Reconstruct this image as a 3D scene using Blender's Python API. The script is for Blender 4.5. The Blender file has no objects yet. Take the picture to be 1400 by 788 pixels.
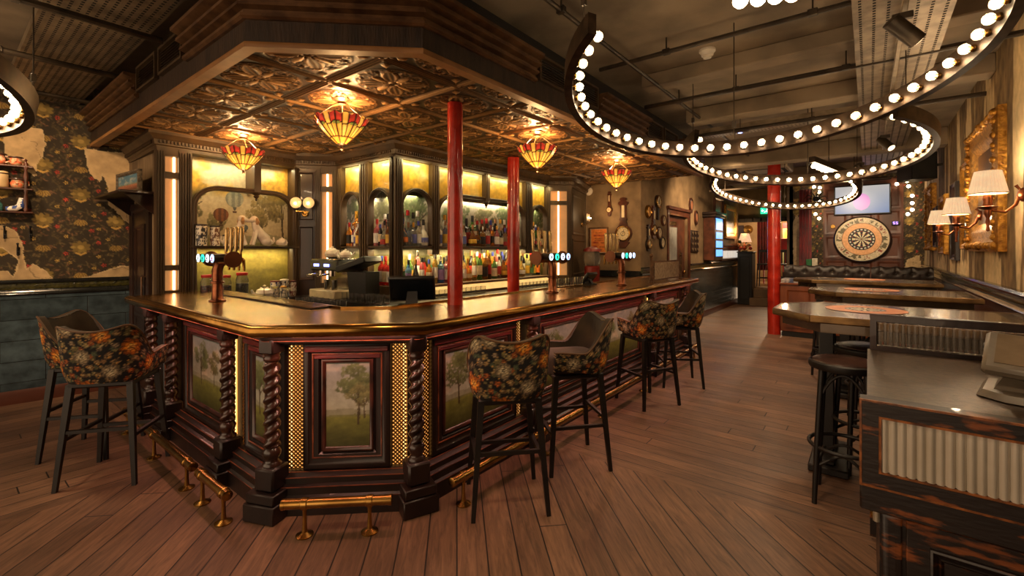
import bpy, math, random
import numpy as np
from mathutils import Matrix, Vector
random.seed(7); rng = np.random.default_rng(7)
PI = math.pi
sc = bpy.context.scene; col = sc.collection
# ------------------------------------------------------------------ camera, world, exposure
H0, FPX, HOR, ANG = 1.52, 622.0, 341.0, math.radians(38.1)
Fw = np.array([-math.sin(ANG), math.cos(ANG), 0.0]); Rt = np.array([math.cos(ANG), math.sin(ANG), 0.0])
cd = bpy.data.cameras.new('camera'); cam = bpy.data.objects.new('camera', cd); col.objects.link(cam)
cam.location = (0, 0, H0); cam.rotation_euler = (PI/2, 0, ANG)
cd.sensor_width = 36; cd.lens = FPX/1400*36; cd.shift_y = -(394-HOR)/1400; cd.clip_start = .05
sc.camera = cam
w = bpy.data.worlds.new('world'); sc.world = w; w.use_nodes = True
w.node_tree.nodes['Background'].inputs[0].default_value = (1.0, .70, .44, 1)
w.node_tree.nodes['Background'].inputs[1].default_value = 1.0
sc.view_settings.view_transform = 'Standard'; sc.view_settings.look = 'None'
sc.view_settings.exposure = 1.0; sc.view_settings.gamma = 1
try: sc.view_settings.use_curve_mapping = False
except Exception: pass
sc.cycles.max_bounces = 8; sc.cycles.caustics_reflective = False; sc.cycles.caustics_refractive = False
sc.cycles.sample_clamp_indirect = 4
WARM = (1, .62, .30); BULBC = (1, .70, .40)
LK = .93
def light(kind, loc, power, color=WARM, size=.1, rot=None, to=None, spot=60, blend=.6, size_y=None, name='lamp_or_fill_light'):
    d = bpy.data.lights.new(name, kind); d.energy = power*LK; d.color = color
    if kind == 'AREA':
        d.size = size
        if size_y: d.shape = 'RECTANGLE'; d.size_y = size_y
    else: d.shadow_soft_size = size
    if kind == 'SPOT': d.spot_size = math.radians(spot); d.spot_blend = blend
    o = bpy.data.objects.new(name, d); col.objects.link(o); o.location = loc
    if rot: o.rotation_euler = rot
    if to is not None:
        o.rotation_euler = (Vector(to)-Vector(loc)).to_track_quat('-Z', 'Y').to_euler()
    return o
# fill lights added to brighten the room, standing in for ceiling track spots
for (x, y, p, tx, ty) in [(-1.0, .9, 60, -1.3, 2.4), (-.7, 5.4, 80, -1.0, 5.2), (-.9, 8.3, 70, -.6, 8.2), (-4.4, .2, 60, -4.3, .9), (-2.2, 9.6, 90, -2.6, 10.5), (-.2, 3.2, 45, .4, 2.6)]:
    light('SPOT', (x, y, 3.05), p, (1, .70, .42), .12, to=(tx, ty, 0), spot=110, blend=1)
light('SPOT', (-4.5, .1, 2.9), 75, (1, .66, .36), .1, to=(-6.55, .75, 1.9), spot=80, blend=1)
light('SPOT', (-.3, 9.7, 2.9), 230, (1, .76, .48), .1, to=(-.12, 12.3, 1.45), spot=58, blend=1)  # added spot without a fixture, brightens the dartboard wall
light('SPOT', (-.9, 6.6, 3.02), 120, (1, .70, .40), .1, to=(-.6, 9.2, .6), spot=70, blend=1)  # added spot without a fixture, lifts the dark bench front
light('SPOT', (-1.6, 8.6, 2.9), 170, (1, .70, .40), .1, to=(-2.95, 9.6, 1.9), spot=100, blend=1)
light('SPOT', (-2.2, 6.0, 2.5), 45, (1, .66, .36), .08, to=(-3.3, 7.2, 1.8), spot=90, blend=1)
light('POINT', (-1.9, 16.2, 2.5), 110, (1, .74, .46), .2)
# ------------------------------------------------------------------ pixel helpers (1400x788 frame)
def ray(px, py=HOR): return Fw+Rt*((px-700)/FPX)+np.array([0, 0, (HOR-py)/FPX])
def atz(px, py, z): return ray(px, py)*((H0-z)*FPX/(py-HOR))+np.array([0, 0, H0])
def aty(px, py, Y): r = ray(px, py); return r*(Y/r[1])+np.array([0, 0, H0])
def atx(px, py, X): r = ray(px, py); return r*(X/r[0])+np.array([0, 0, H0])
# ------------------------------------------------------------------ mesh builder
def lin(c):
    c = np.asarray(c, float); return np.where(c <= .04045, c/12.92, ((c+.055)/1.055)**2.4)
def rgb(r, g, b): return tuple(lin(np.array([r, g, b])/255.0))
def TR(x=0, y=0, z=0, rz=0): return Matrix.Translation((x, y, z)) @ Matrix.Rotation(rz, 4, 'Z')
def basis(o, e, n):     # local x along e, local -y out along n
    return Matrix(((e[0], -n[0], 0, o[0]), (e[1], -n[1], 0, o[1]), (0, 0, 1, o[2] if len(o) > 2 else 0), (0, 0, 0, 1)))
class MB:
    def __init__(s, M=None): s.v = []; s.f = []; s.m = []; s.c = []; s.n = 0; s.M = M; s.hascol = False
    def add(s, v, f, mi=0, c=None):
        v = np.asarray(v, float).reshape(-1, 3)
        if s.M is not None:
            m = np.array(s.M); v = v @ m[:3, :3].T + m[:3, 3]
        s.v.append(v)
        k = s.n
        s.f += [[i+k for i in q] for q in f]; s.m += [mi]*len(f); s.n += len(v)
        if c is None: c = np.ones((len(v), 3))*.5
        else: s.hascol = True
        s.c.append(np.broadcast_to(np.asarray(c, float), (len(v), 3)))
        return s
    def box(s, x0, x1, y0, y1, z0, z1, b=0, mi=0):
        if b <= 0:
            v = [(x, y, z) for x in (x0, x1) for y in (y0, y1) for z in (z0, z1)]
            return s.add(v, [(0, 1, 3, 2), (4, 6, 7, 5), (0, 4, 5, 1), (2, 3, 7, 6), (0, 2, 6, 4), (1, 5, 7, 3)], mi)
        b = min(b, abs(x1-x0)*.45, abs(y1-y0)*.45, abs(z1-z0)*.45)
        def ring(i, z): return [(x0+i, y0+b+0*i, z), (x0+b, y0+i, z), (x1-b, y0+i, z), (x1-i, y0+b, z), (x1-i, y1-b, z), (x1-b, y1-i, z), (x0+b, y1-i, z), (x0+i, y1-b, z)]
        def ring2(z): return [(x0+b, y0+b, z), (x0+b, y0+b, z), (x1-b, y0+b, z), (x1-b, y0+b, z), (x1-b, y1-b, z), (x1-b, y1-b, z), (x0+b, y1-b, z), (x0+b, y1-b, z)]
        v = [(x0+b, y0+b, z0), (x1-b, y0+b, z0), (x1-b, y1-b, z0), (x0+b, y1-b, z0)]+ring(0, z0+b)+ring(0, z1-b)+[(x0+b, y0+b, z1), (x1-b, y0+b, z1), (x1-b, y1-b, z1), (x0+b, y1-b, z1)]
        f = [(3, 2, 1, 0), (20, 21, 22, 23)]
        for i in range(8):
            j = (i+1) % 8; f.append((4+i, 4+j, 12+j, 12+i))
        q = [(0, 0), (0, 1), (1, 1), (1, 1)]
        cm = [0, 0, 1, 1, 2, 2, 3, 3]
        for i in range(8):
            j = (i+1) % 8
            a, c_ = cm[i], cm[j]
            if a == c_:
                f.append((a, 4+j, 4+i)); f.append((20+a, 12+i, 12+j))
            else:
                f.append((a, c_, 4+j, 4+i)); f.append((20+c_, 20+a, 12+i, 12+j))
        return s.add(v, f, mi)
    def prism(s, poly, z0, z1, mi=0, top=None):
        n = len(poly); p2 = top or poly
        v = [(x, y, z0) for x, y in poly]+[(x, y, z1) for x, y in p2]
        f = [tuple(range(n))[::-1], tuple(range(n, 2*n))]+[(i, (i+1) % n, n+(i+1) % n, n+i) for i in range(n)]
        return s.add(v, f, mi)
    def slab(s, poly, y0, y1, mi=0):       # polygon in local x-z, extruded along y
        n = len(poly)
        v = [(x, y0, z) for x, z in poly]+[(x, y1, z) for x, z in poly]
        f = [tuple(range(n)), tuple(range(n, 2*n))[::-1]]+[(i, n+i, n+(i+1) % n, (i+1) % n) for i in range(n)]
        return s.add(v, f, mi)
    def frame(s, x0, x1, z0, z1, prof, mi=0):   # picture-frame moulding in local x-z; prof = [(inset, out)], out towards -y
        v = []; n = len(prof)
        for (cx, cz, sx, sz) in ((x0, z0, 1, 1), (x1, z0, -1, 1), (x1, z1, -1, -1), (x0, z1, 1, -1)):
            v += [(cx+sx*i, -o, cz+sz*i) for i, o in prof]
        f = []
        for k in range(4):
            l = (k+1) % 4
            for i in range(n-1): f.append((k*n+i, l*n+i, l*n+i+1, k*n+i+1))
        return s.add(v, f, mi)
    def lathe(s, prof, n=20, c=(0, 0, 0), mi=0, axis='z', a0=0, a1=2*PI, squash=1, cap=True):
        full = abs(a1-a0-2*PI) < 1e-6; k = n if full else n+1
        v = []
        for r, z in prof:
            for i in range(k):
                t = a0+(a1-a0)*i/n; x, y = r*math.cos(t), r*math.sin(t)*squash
                p = (x, y, z) if axis == 'z' else ((z, x, y) if axis == 'x' else (y, z, x))
                v.append((p[0]+c[0], p[1]+c[1], p[2]+c[2]))
        f = []
        for j in range(len(prof)-1):
            for i in range(n):
                i2 = (i+1) % k
                f.append((j*k+i, j*k+i2, (j+1)*k+i2, (j+1)*k+i))
        if full and cap:
            if prof[0][0] > 1e-4: f.append(tuple(range(k))[::-1])
            if prof[-1][0] > 1e-4: f.append(tuple(range((len(prof)-1)*k, len(prof)*k)))
        return s.add(v, f, mi)
    def sphere(s, c, r, n=14, mi=0, sz=1):
        m = max(6, n//2)
        return s.lathe([(max(1e-5, r*math.sin(PI*i/m)), -r*sz*math.cos(PI*i/m)) for i in range(m+1)], n, c, mi)
    def tube(s, pts, r, n=8, mi=0, closed=False, flat=1):
        P = np.array(pts, float); k = len(P)
        rs = np.full(k, r) if np.isscalar(r) else np.array(r)
        T = np.gradient(P, axis=0) if not closed else (np.roll(P, -1, 0)-np.roll(P, 1, 0))
        T /= np.linalg.norm(T, axis=1)[:, None]+1e-12
        up = np.array([0, 0, 1.0])
        if abs(T[0] @ up) > .9: up = np.array([1.0, 0, 0])
        v = []
        nrm = up-T[0]*(up @ T[0]); nrm /= np.linalg.norm(nrm)
        for i in range(k):
            nrm = nrm-T[i]*(nrm @ T[i]); nrm /= np.linalg.norm(nrm)+1e-12
            b = np.cross(T[i], nrm)
            for j in range(n):
                a = 2*PI*(j+.5)/n; v.append(P[i]+rs[i]*(math.cos(a)*nrm+flat*math.sin(a)*b))
        f = []
        for i in range(k-(0 if closed else 1)):
            i2 = (i+1) % k
            for j in range(n):
                j2 = (j+1) % n; f.append((i*n+j, i*n+j2, i2*n+j2, i2*n+j))
        if not closed: f += [tuple(range(n))[::-1], tuple(range((k-1)*n, k*n))]
        return s.add(v, f, mi)
    def bar(s, a, b, r0, r1=None, n=4, mi=0): return s.tube([a, b], [r0, r1 if r1 is not None else r0], n, mi)
    def sweep(s, prof, path, mi=0, side=1, closed_prof=True):   # prof [(out, z)], path [(x, y)], out to the right of travel
        path = [np.array(p[:2], float) for p in path]; k = len(path); v = []; n = len(prof)
        offs = mitre(path, side)
        for i in range(k):
            for o, z in prof: q = path[i]+offs[i]*o; v.append((q[0], q[1], z))
        f = []
        for i in range(k-1):
            for j in range(n if closed_prof else n-1):
                j2 = (j+1) % n; f.append((i*n+j, (i+1)*n+j, (i+1)*n+j2, i*n+j2))
        if closed_prof: f += [tuple(range(n)), tuple(range((k-1)*n, k*n))[::-1]]
        return s.add(v, f, mi)
    def grid(s, P, C=None, mi=0, closeu=False):
        P = np.asarray(P, float); a, b = P.shape[:2]
        f = []
        for i in range(a if closeu else a-1):
            i2 = (i+1) % a
            for j in range(b-1): f.append((i*b+j, i2*b+j, i2*b+j+1, i*b+j+1))
        return s.add(P.reshape(-1, 3), f, mi, None if C is None else np.asarray(C).reshape(-1, 3))
    def build(s, name, mats, parent=None, keep=True, smooth=38, uv=None):
        me = bpy.data.meshes.new(name)
        v = np.concatenate(s.v) if s.v else np.zeros((0, 3))
        me.from_pydata(v.tolist(), [], s.f)
        if not isinstance(mats, (list, tuple)): mats = [mats]
        for m in mats: me.materials.append(m)
        if len(mats) > 1: me.polygons.foreach_set('material_index', np.array(s.m, dtype=np.int32))
        if s.hascol:
            at = me.attributes.new('Col', 'FLOAT_COLOR', 'POINT')
            c = np.ones((len(v), 4), np.float32); c[:, :3] = lin(np.clip(np.concatenate(s.c), 0, 1)); at.data.foreach_set('color', c.ravel())
        me.polygons.foreach_set('use_smooth', np.ones(len(me.polygons), dtype=bool))
        me.update(); me.set_sharp_from_angle(angle=math.radians(smooth))
        o = bpy.data.objects.new(name, me); col.objects.link(o)
        if parent is not None: par(o, parent, keep)
        return o
def mitre(path, side=1):
    k = len(path); out = []
    for i in range(k):
        ns = []
        for a, b in ((i-1, i), (i, i+1)):
            if a < 0 or b >= k: continue
            t = path[b]-path[a]; t = t/(np.linalg.norm(t)+1e-12); ns.append(np.array([t[1], -t[0]])*side)
        if len(ns) == 2:
            m = ns[0]+ns[1]; m /= np.linalg.norm(m); out.append(m/max(.3, m @ ns[0]))
        else: out.append(ns[0])
    return out
def offset(path, d, side=1):
    path = [np.array(p, float) for p in path]; return [tuple(p+o*d) for p, o in zip(path, mitre(path, side))]
def wm(o):
    m = Matrix.Translation(o.location) @ o.rotation_euler.to_matrix().to_4x4()
    return m if o.parent is None else wm(o.parent) @ o.matrix_parent_inverse @ m
def par(o, p, keep=True):     # keep: o was modelled in world space
    o.parent = p
    if keep: o.matrix_parent_inverse = wm(p).inverted()
def T(name, label, cat, loc=(0, 0, 0), rz=0, group=None):
    o = bpy.data.objects.new(name, None); col.objects.link(o); o.location = loc; o.rotation_euler = (0, 0, rz)
    o.empty_display_size = .1
    return tag(o, label, cat, group)
def tag(o, label, cat, group=None):
    o['label'] = label; o['category'] = cat
    if group: o['group'] = group
    return o
def struct(o): o['kind'] = 'structure'; return o
def dup(root, loc=None, rz=None, label=None, group=None, mats=None):
    def cp(o, p):
        c = o.copy(); col.objects.link(c)
        if p is not None: c.parent = p
        for ch in kids.get(o.name, []): cp(ch, c)
        return c
    kids = {}
    stack = list(root.children)
    st = [root]
    while st:
        q = st.pop(); kids[q.name] = list(q.children); st += kids[q.name]
    r = cp(root, None)
    if loc is not None: r.location = loc
    if rz is not None: r.rotation_euler = (0, 0, rz)
    if label: r['label'] = label
    if group: r['group'] = group
    return r
# ------------------------------------------------------------------ materials
MATS = {}
def M(name, c=(.5, .5, .5), r=.5, m=0.0, c2=None, ns=9, det=4, bump=0.0, bs=60, emit=None, es=0, coat=0, stretch=(1, 1, 1), attr=False, trans=0, ior=1.45, alpha=1, sheen=0, mixlo=.35, mixhi=.65, spec=.5):
    if name in MATS: return MATS[name]
    ma = bpy.data.materials.new(name); ma.use_nodes = True; nt = ma.node_tree; N = nt.nodes; L = nt.links
    b = N['Principled BSDF']; MATS[name] = ma
    tc = N.new('ShaderNodeTexCoord'); mp = N.new('ShaderNodeMapping'); mp.inputs['Scale'].default_value = stretch
    L.new(tc.outputs['Object'], mp.inputs[0])
    no = N.new('ShaderNodeTexNoise'); no.inputs['Scale'].default_value = ns; no.inputs['Detail'].default_value = det
    L.new(mp.outputs[0], no.inputs['Vector'])
    mr = N.new('ShaderNodeMapRange'); mr.inputs[1].default_value = mixlo; mr.inputs[2].default_value = mixhi
    L.new(no.outputs[0], mr.inputs[0])
    mx = N.new('ShaderNodeMix'); mx.data_type = 'RGBA'; L.new(mr.outputs[0], mx.inputs[0])
    if attr:
        at = N.new('ShaderNodeAttribute'); at.attribute_name = 'Col'
        dk = N.new('ShaderNodeMix'); dk.data_type = 'RGBA'; dk.blend_type = 'MULTIPLY'; dk.inputs[0].default_value = 1; dk.inputs[7].default_value = (*(c2 or (.78, .78, .78)), 1)
        L.new(at.outputs[0], dk.inputs[6]); L.new(at.outputs[0], mx.inputs[6]); L.new(dk.outputs[2], mx.inputs[7])
    else:
        mx.inputs[6].default_value = (*c, 1); mx.inputs[7].default_value = (*(c2 or tuple(x*.72 for x in c)), 1)
    L.new(mx.outputs[2], b.inputs['Base Color'])
    b.inputs['Roughness'].default_value = r; b.inputs['Metallic'].default_value = m; b.inputs['IOR'].default_value = ior
    b.inputs['Coat Weight'].default_value = coat; b.inputs['Transmission Weight'].default_value = trans
    b.inputs['Alpha'].default_value = alpha; b.inputs['Sheen Weight'].default_value = sheen
    b.inputs['Specular IOR Level'].default_value = spec
    if emit is not None or es:
        if emit is None: L.new(mx.outputs[2], b.inputs['Emission Color'])
        else: b.inputs['Emission Color'].default_value = (*emit, 1)
        b.inputs['Emission Strength'].default_value = es
    if bump:
        n2 = N.new('ShaderNodeTexNoise'); n2.inputs['Scale'].default_value = bs; n2.inputs['Detail'].default_value = 3
        L.new(mp.outputs[0], n2.inputs['Vector'])
        bp = N.new('ShaderNodeBump'); bp.inputs['Strength'].default_value = bump; bp.inputs['Distance'].default_value = .01
        L.new(n2.outputs[0], bp.inputs['Height']); L.new(bp.outputs[0], b.inputs['Normal'])
    return ma
dark_wood = M('dark_wood', rgb(46, 25, 18), .38, c2=rgb(22, 11, 9), ns=6, stretch=(1, 1, .25), bump=.15, bs=25, coat=.25)
black_wood = M('black_wood', rgb(32, 17, 13), .42, c2=rgb(14, 8, 7), ns=5, stretch=(1, 1, .3), bump=.15, bs=22, coat=.12)
red_wood = M('red_stained_wood', rgb(108, 36, 36), .38, c2=rgb(58, 18, 20), ns=8, stretch=(.3, .3, 2), bump=.5, bs=30, coat=.3)
worn_wood = M('worn_dark_wood', rgb(124, 66, 28), .45, c2=rgb(24, 13, 9), ns=9, det=10, stretch=(.8, .8, 3), mixlo=.34, mixhi=.43, bump=.15, bs=25, coat=.2)
olive_wood = M('olive_brown_wood', rgb(74, 54, 32), .5, c2=rgb(46, 33, 20), ns=6, stretch=(1, 1, .2))
oak = M('orange_oak', rgb(128, 66, 32), .4, c2=rgb(86, 40, 20), ns=5, stretch=(1, 1, .2), coat=.2)
brass = M('brass', rgb(178, 138, 72), .27, 1, c2=rgb(146, 108, 54), ns=12)
brass_top = M('brass_worktop', rgb(196, 146, 74), .24, 1, c2=rgb(146, 104, 52), ns=5, det=6, bump=.02, bs=9)
copper = M('dark_copper', rgb(150, 92, 62), .3, 1, c2=rgb(104, 62, 44), ns=14)
gold = M('gilded_plaster', rgb(206, 150, 60), .38, .7, c2=rgb(140, 92, 34), ns=22, bump=.8, bs=45)
tin = M('shaded_antique_tin', r=.5, m=.3, spec=.35, attr=True, c2=(.8, .78, .74), ns=30)
fascia_m = M('fascia_wood', rgb(58, 42, 30), .45, c2=rgb(34, 24, 17), ns=7, stretch=(3, 3, .5), bump=.3, bs=30)
tan_trim = M('tan_edge', rgb(150, 104, 58), .5)
bronze = M('bronze_moulding', rgb(112, 80, 52), .38, .35, c2=rgb(72, 48, 30), ns=10)
ceil_m = M('ceiling_paint', rgb(150, 130, 104), .8, c2=rgb(100, 86, 68), ns=1.6, det=6)
metal_d = M('dark_steel', rgb(74, 62, 48), .45, .6, c2=rgb(50, 42, 33))
metal_l = M('galvanised_steel', rgb(150, 132, 106), .45, .7, c2=rgb(112, 96, 76))
blackm = M('black_plastic', rgb(24, 22, 21), .42, c2=rgb(16, 15, 14))
black_leg = M('black_stained_beech', rgb(26, 20, 17), .45, c2=rgb(16, 12, 10))
chrome = M('polished_steel', rgb(200, 190, 175), .18, 1)
red_paint = M('gloss_red_paint', rgb(186, 46, 30), .22, c2=rgb(134, 28, 18), ns=4, bump=.35, bs=26, coat=.5)
white_c = M('white_china', rgb(226, 214, 196), .25, c2=rgb(196, 180, 160), coat=.3)
velvet = M('olive_velvet', rgb(66, 50, 28), .85, c2=rgb(44, 32, 18), ns=7, sheen=.12)
leather = M('black_leather', rgb(50, 40, 36), .38, c2=rgb(32, 25, 22), bump=.2, bs=90)
paint_at = M('painted_surface', r=.6, attr=True, ns=30, c2=(.8, .8, .8))
paint_gl = M('varnished_painting', r=.35, attr=True, ns=24, c2=(.78, .78, .76), coat=.25)
fabric_at = M('tapestry_fabric', r=.85, attr=True, ns=160, c2=(.62, .62, .62), bump=.4, bs=300)
wall_at = M('wall_paper_and_plaster', r=.8, attr=True, ns=14, c2=(.80, .79, .77), bump=.12, bs=30)
glow = M('warm_led', (1, .7, .4), .5, emit=(1, .66, .30), es=4)
glow_amber = M('amber_diffuser', rgb(178, 112, 52), .6, c2=rgb(146, 88, 40), ns=6, emit=(1, .5, .17), es=.16)
globe_m = M('bulb_glass_globe', (1, .9, .75), .05, emit=(1, .70, .38), es=.42, alpha=.3)
fil_m = M('lit_filament', (1, .85, .6), .1, emit=(1, .76, .47), es=45)
bulb_m = M('lit_bulb_glass', (1, .85, .6), .1, emit=(1, .74, .44), es=13)
mute_w = M('ivory_plastic', rgb(222, 208, 188), .5)
# ------------------------------------------------------------------ little raster painter (numpy) sampled into vertex colours
def canvas(w, h, c): return np.ones((h, w, 3))*np.array(c)/255.0
def ell(cv, x, y, a, b, t, c, al=1, wrap=True, k=2.0):
    h, w = cv.shape[:2]; R = int(max(a, b))+2
    ix = np.arange(int(x)-R, int(x)+R+1); iy = np.arange(int(y)-R, int(y)+R+1)
    if not wrap:
        ix = ix[(ix >= 0) & (ix < w)]; iy = iy[(iy >= 0) & (iy < h)]
        if len(ix) == 0 or len(iy) == 0: return
    X, Y = np.meshgrid(ix-x, iy-y); u = (X*math.cos(t)+Y*math.sin(t))/max(a, .5); v = (-X*math.sin(t)+Y*math.cos(t))/max(b, .5)
    m = (np.clip((1-(u*u+v*v))*k+.5, 0, 1)*al)[..., None]
    I = np.ix_(iy % h, ix % w); cv[I] = cv[I]*(1-m)+np.array(c)/255.0*m
def flower(cv, x, y, r, c1, c2, c3, n=7, layers=3, t0=0):
    dk = np.array(c1)*.35
    for l in range(layers):
        q = r*(1-.3*l); cc = np.array([c1, c2, c3][min(l, 2)])
        for i in range(n-l):
            a = t0+2*PI*i/(n-l)+l*.5; px, py = x+math.cos(a)*q*.58, y+math.sin(a)*q*.58; tn = .85+.3*random.random()
            ell(cv, px, py, q*.46, q*.36, a, dk); ell(cv, px+math.cos(a)*q*.05, py+math.sin(a)*q*.05, q*.40, q*.29, a, cc*tn); ell(cv, px+math.cos(a)*q*.2, py+math.sin(a)*q*.2, q*.14, q*.22, a, cc*tn*1.18)
    ell(cv, x, y, r*.2, r*.2, 0, dk); ell(cv, x, y, r*.12, r*.12, 0, c3)
def leaf(cv, x, y, l, a, c):
    ell(cv, x+math.cos(a)*l/2, y+math.sin(a)*l/2, l/2, l*.2, a, c)
    ell(cv, x+math.cos(a)*l/2, y+math.sin(a)*l/2, l*.45, l*.05, a, np.array(c)*1.35)
def sample(cv, u, v):
    h, w = cv.shape[:2]; return cv[(np.floor(v*h).astype(int)) % h, (np.floor(u*w).astype(int)) % w]
def vnoise(x, y, seed=0):     # value noise
    def hsh(i, j): 
        n = np.sin(i*127.1+j*311.7+seed*74.7)*43758.5453; return n-np.floor(n)
    i, j = np.floor(x), np.floor(y); fx, fy = x-i, y-j; fx = fx*fx*(3-2*fx); fy = fy*fy*(3-2*fy)
    return (hsh(i, j)*(1-fx)+hsh(i+1, j)*fx)*(1-fy)+(hsh(i, j+1)*(1-fx)+hsh(i+1, j+1)*fx)*fy
def fbm(x, y, s=0, o=4):
    t = 0; a = .5
    for k in range(o): t = t+a*vnoise(x*2**k, y*2**k, s+k); a *= .5
    return t/(1-.5**o)
def mixc(a, b, m): return np.asarray(a)*(1-m[..., None])+np.asarray(b)*m[..., None]
def inpoly(px, py, poly):
    r = np.zeros(px.shape, bool); n = len(poly)
    for i in range(n):
        (x1, y1), (x2, y2) = poly[i], poly[(i+1) % n]
        c = ((y1 > py) != (y2 > py)) & (px < (x2-x1)*(py-y1)/((y2-y1) or 1e-9)+x1); r ^= c
    return r
def tapestry():
    random.seed(3)
    cv = canvas(320, 320, (14, 12, 12)); G_ = [(104, 94, 56), (82, 78, 48), (132, 114, 72), (68, 76, 54), (120, 88, 52)]
    for i in range(210):
        x, y, a, c = random.random()*320, random.random()*320, random.random()*6.28, random.choice(G_); l = random.uniform(12, 24)
        for k in (-.5, 0, .5): leaf(cv, x, y, l*(1 if k == 0 else .8), a+k, c)
    fl_ = []
    for i in range(13):
        for j in range(13):
            if (i+j) % 2: continue
            x, y = (i+.5+random.uniform(-.3, .3))*320/13, (j+.5+random.uniform(-.3, .3))*320/13; r = random.uniform(8, 13); flower(cv, x, y, r, *random.choice([((96, 80, 62), (140, 120, 92), (186, 166, 130)), ((110, 84, 50), (160, 130, 84), (206, 180, 128)), ((120, 60, 24), (170, 90, 36), (210, 140, 66))]), 6, 2, random.random())
    for i in range(260): ell(cv, random.random()*320, random.random()*320, 2.2, 2.2, 0, random.choice([(196, 172, 120), (160, 132, 84), (204, 150, 66)]))
    for (x, y, r, k) in [(60, 60, 30, 0), (215, 46, 27, 0), (140, 120, 27, 1), (275, 130, 29, 0), (60, 180, 26, 1), (200, 205, 30, 0), (120, 255, 28, 0), (20, 280, 25, 1), (290, 262, 27, 1)]:
        if k == 0: flower(cv, x, y, r, (150, 80, 18), (214, 128, 34), (244, 178, 84), 8, 3, random.random())
        else: flower(cv, x, y, r, (120, 104, 80), (166, 148, 114), (206, 190, 152), 11, 3, random.random())
    return cv
def paper():      # dark leafy wallpaper repeat
    random.seed(5)
    cv = canvas(300, 300, (50, 40, 26))
    for i in range(260): leaf(cv, random.random()*300, random.random()*300, random.uniform(12, 30), random.random()*6.28, random.choice([(74, 62, 38), (64, 52, 30), (84, 70, 44), (92, 66, 44), (58, 52, 34)]))
    for (x, y) in [(75, 75), (225, 225)]:
        for i in range(9):
            a = 2*PI*i/9; ell(cv, x+math.cos(a)*24, y+math.sin(a)*19, 19, 10, a, random.choice([(134, 112, 56), (152, 126, 66), (120, 98, 48)]))
        ell(cv, x, y, 14, 12, 0, (166, 138, 74))
        for i in range(7): ell(cv, x-18+i*6, y-42+abs(i-3)*3, 5, 5, 0, (196, 156, 80))
    for (x, y) in [(225, 60), (75, 215)]:
        for k in (-2, -1, 0, 1, 2): ell(cv, x+k*9, y+abs(k)*3, 6.5, 17, k*.3, (162, 130, 66)); ell(cv, x+k*9, y+abs(k)*3, 2, 15, k*.3, (104, 78, 36))
    for (x, y) in [(150, 30), (270, 140), (20, 150), (150, 170), (110, 270), (285, 285), (170, 105)]:
        flower(cv, x, y, 10, (160, 130, 66), (190, 160, 96), (206, 170, 90), 5, 1)
    for (x, y) in [(150, 250), (128, 120), (285, 190), (20, 40), (180, 20)]: flower(cv, x, y, 12, (150, 50, 36), (168, 68, 50), (130, 40, 30), 5, 2)
    return cv
def landscape(w, h, seed, trees, sky=((150, 150, 140), (196, 182, 150)), ground=(96, 92, 46), hor=.42):
    random.seed(seed); yy = np.linspace(0, 1, h)[:, None]*np.ones((1, w)); xx = np.linspace(0, w/h, w)[None]*np.ones((h, 1))
    cl = fbm(xx*4, yy*6, seed)
    cv = mixc(np.array(sky[1])/255, np.array(sky[0])/255, np.clip((yy-hor)/(1-hor), 0, 1)); cv = mixc(cv, np.array((206, 186, 158))/255, np.clip((cl-.5)*2.2, 0, .7))
    g = yy < hor+.03*fbm(xx*3, yy*0, seed+9)
    gc = mixc(np.array(ground)/255*1.15, np.array(ground)/255*.62, np.clip(1-yy/hor, 0, 1)); gc = gc*(.82+.36*fbm(xx*9, yy*26, seed+3))[..., None]
    cv[g] = gc[g]
    far = (yy > hor-.01) & (yy < hor+.05+.05*fbm(xx*6, yy*0+3, seed+5)); cv[far] = cv[far]*.5+np.array((112, 112, 86))/255*.5
    for (tx, ty, th, c) in trees:     # x (0..1), base y, height, colour
        X, Y = tx*w, ty*h; hh = th*h; br = (64, 52, 34)
        for q in np.linspace(0, 1, 9): ell(cv, X+math.sin(q*3+tx*9)*hh*.015, Y+hh*.6*q, hh*.02*(1-.5*q)+.7, hh*.05, 0, br, .9, False)
        for k in range(6):
            a = random.uniform(.5, 2.6); L_ = hh*random.uniform(.2, .36); b0 = hh*random.uniform(.28, .5)
            for q in np.linspace(0, 1, 7): ell(cv, X+math.cos(a)*L_*q, Y+b0+math.sin(a)*L_*q, hh*.012*(1-.6*q)+.5, hh*.03, a-1.57, br, .8, False)
        for k in range(15):
            a = random.random()*6.28; q = math.sqrt(random.random()); cx, cy = X+math.cos(a)*q*hh*.40, Y+hh*.66+math.sin(a)*q*hh*.27; cr = hh*random.uniform(.07, .15); tone = random.uniform(.72, 1.0)
            for i in range(46):
                b = random.random()*6.28; p = math.sqrt(random.random()); lt = .16*math.sin(b)*p
                ell(cv, cx+math.cos(b)*p*cr*1.3, cy+math.sin(b)*p*cr, hh*.024*random.uniform(.5, 1.3)+.3, hh*.017+.3, random.random()*3, np.array(c)*(tone+lt+random.uniform(-.08, .1)), .62, False)
    return np.clip(cv, 0, 1)
# ================================================================== THE SETTING
ZC = 3.25; WX = .88
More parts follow.
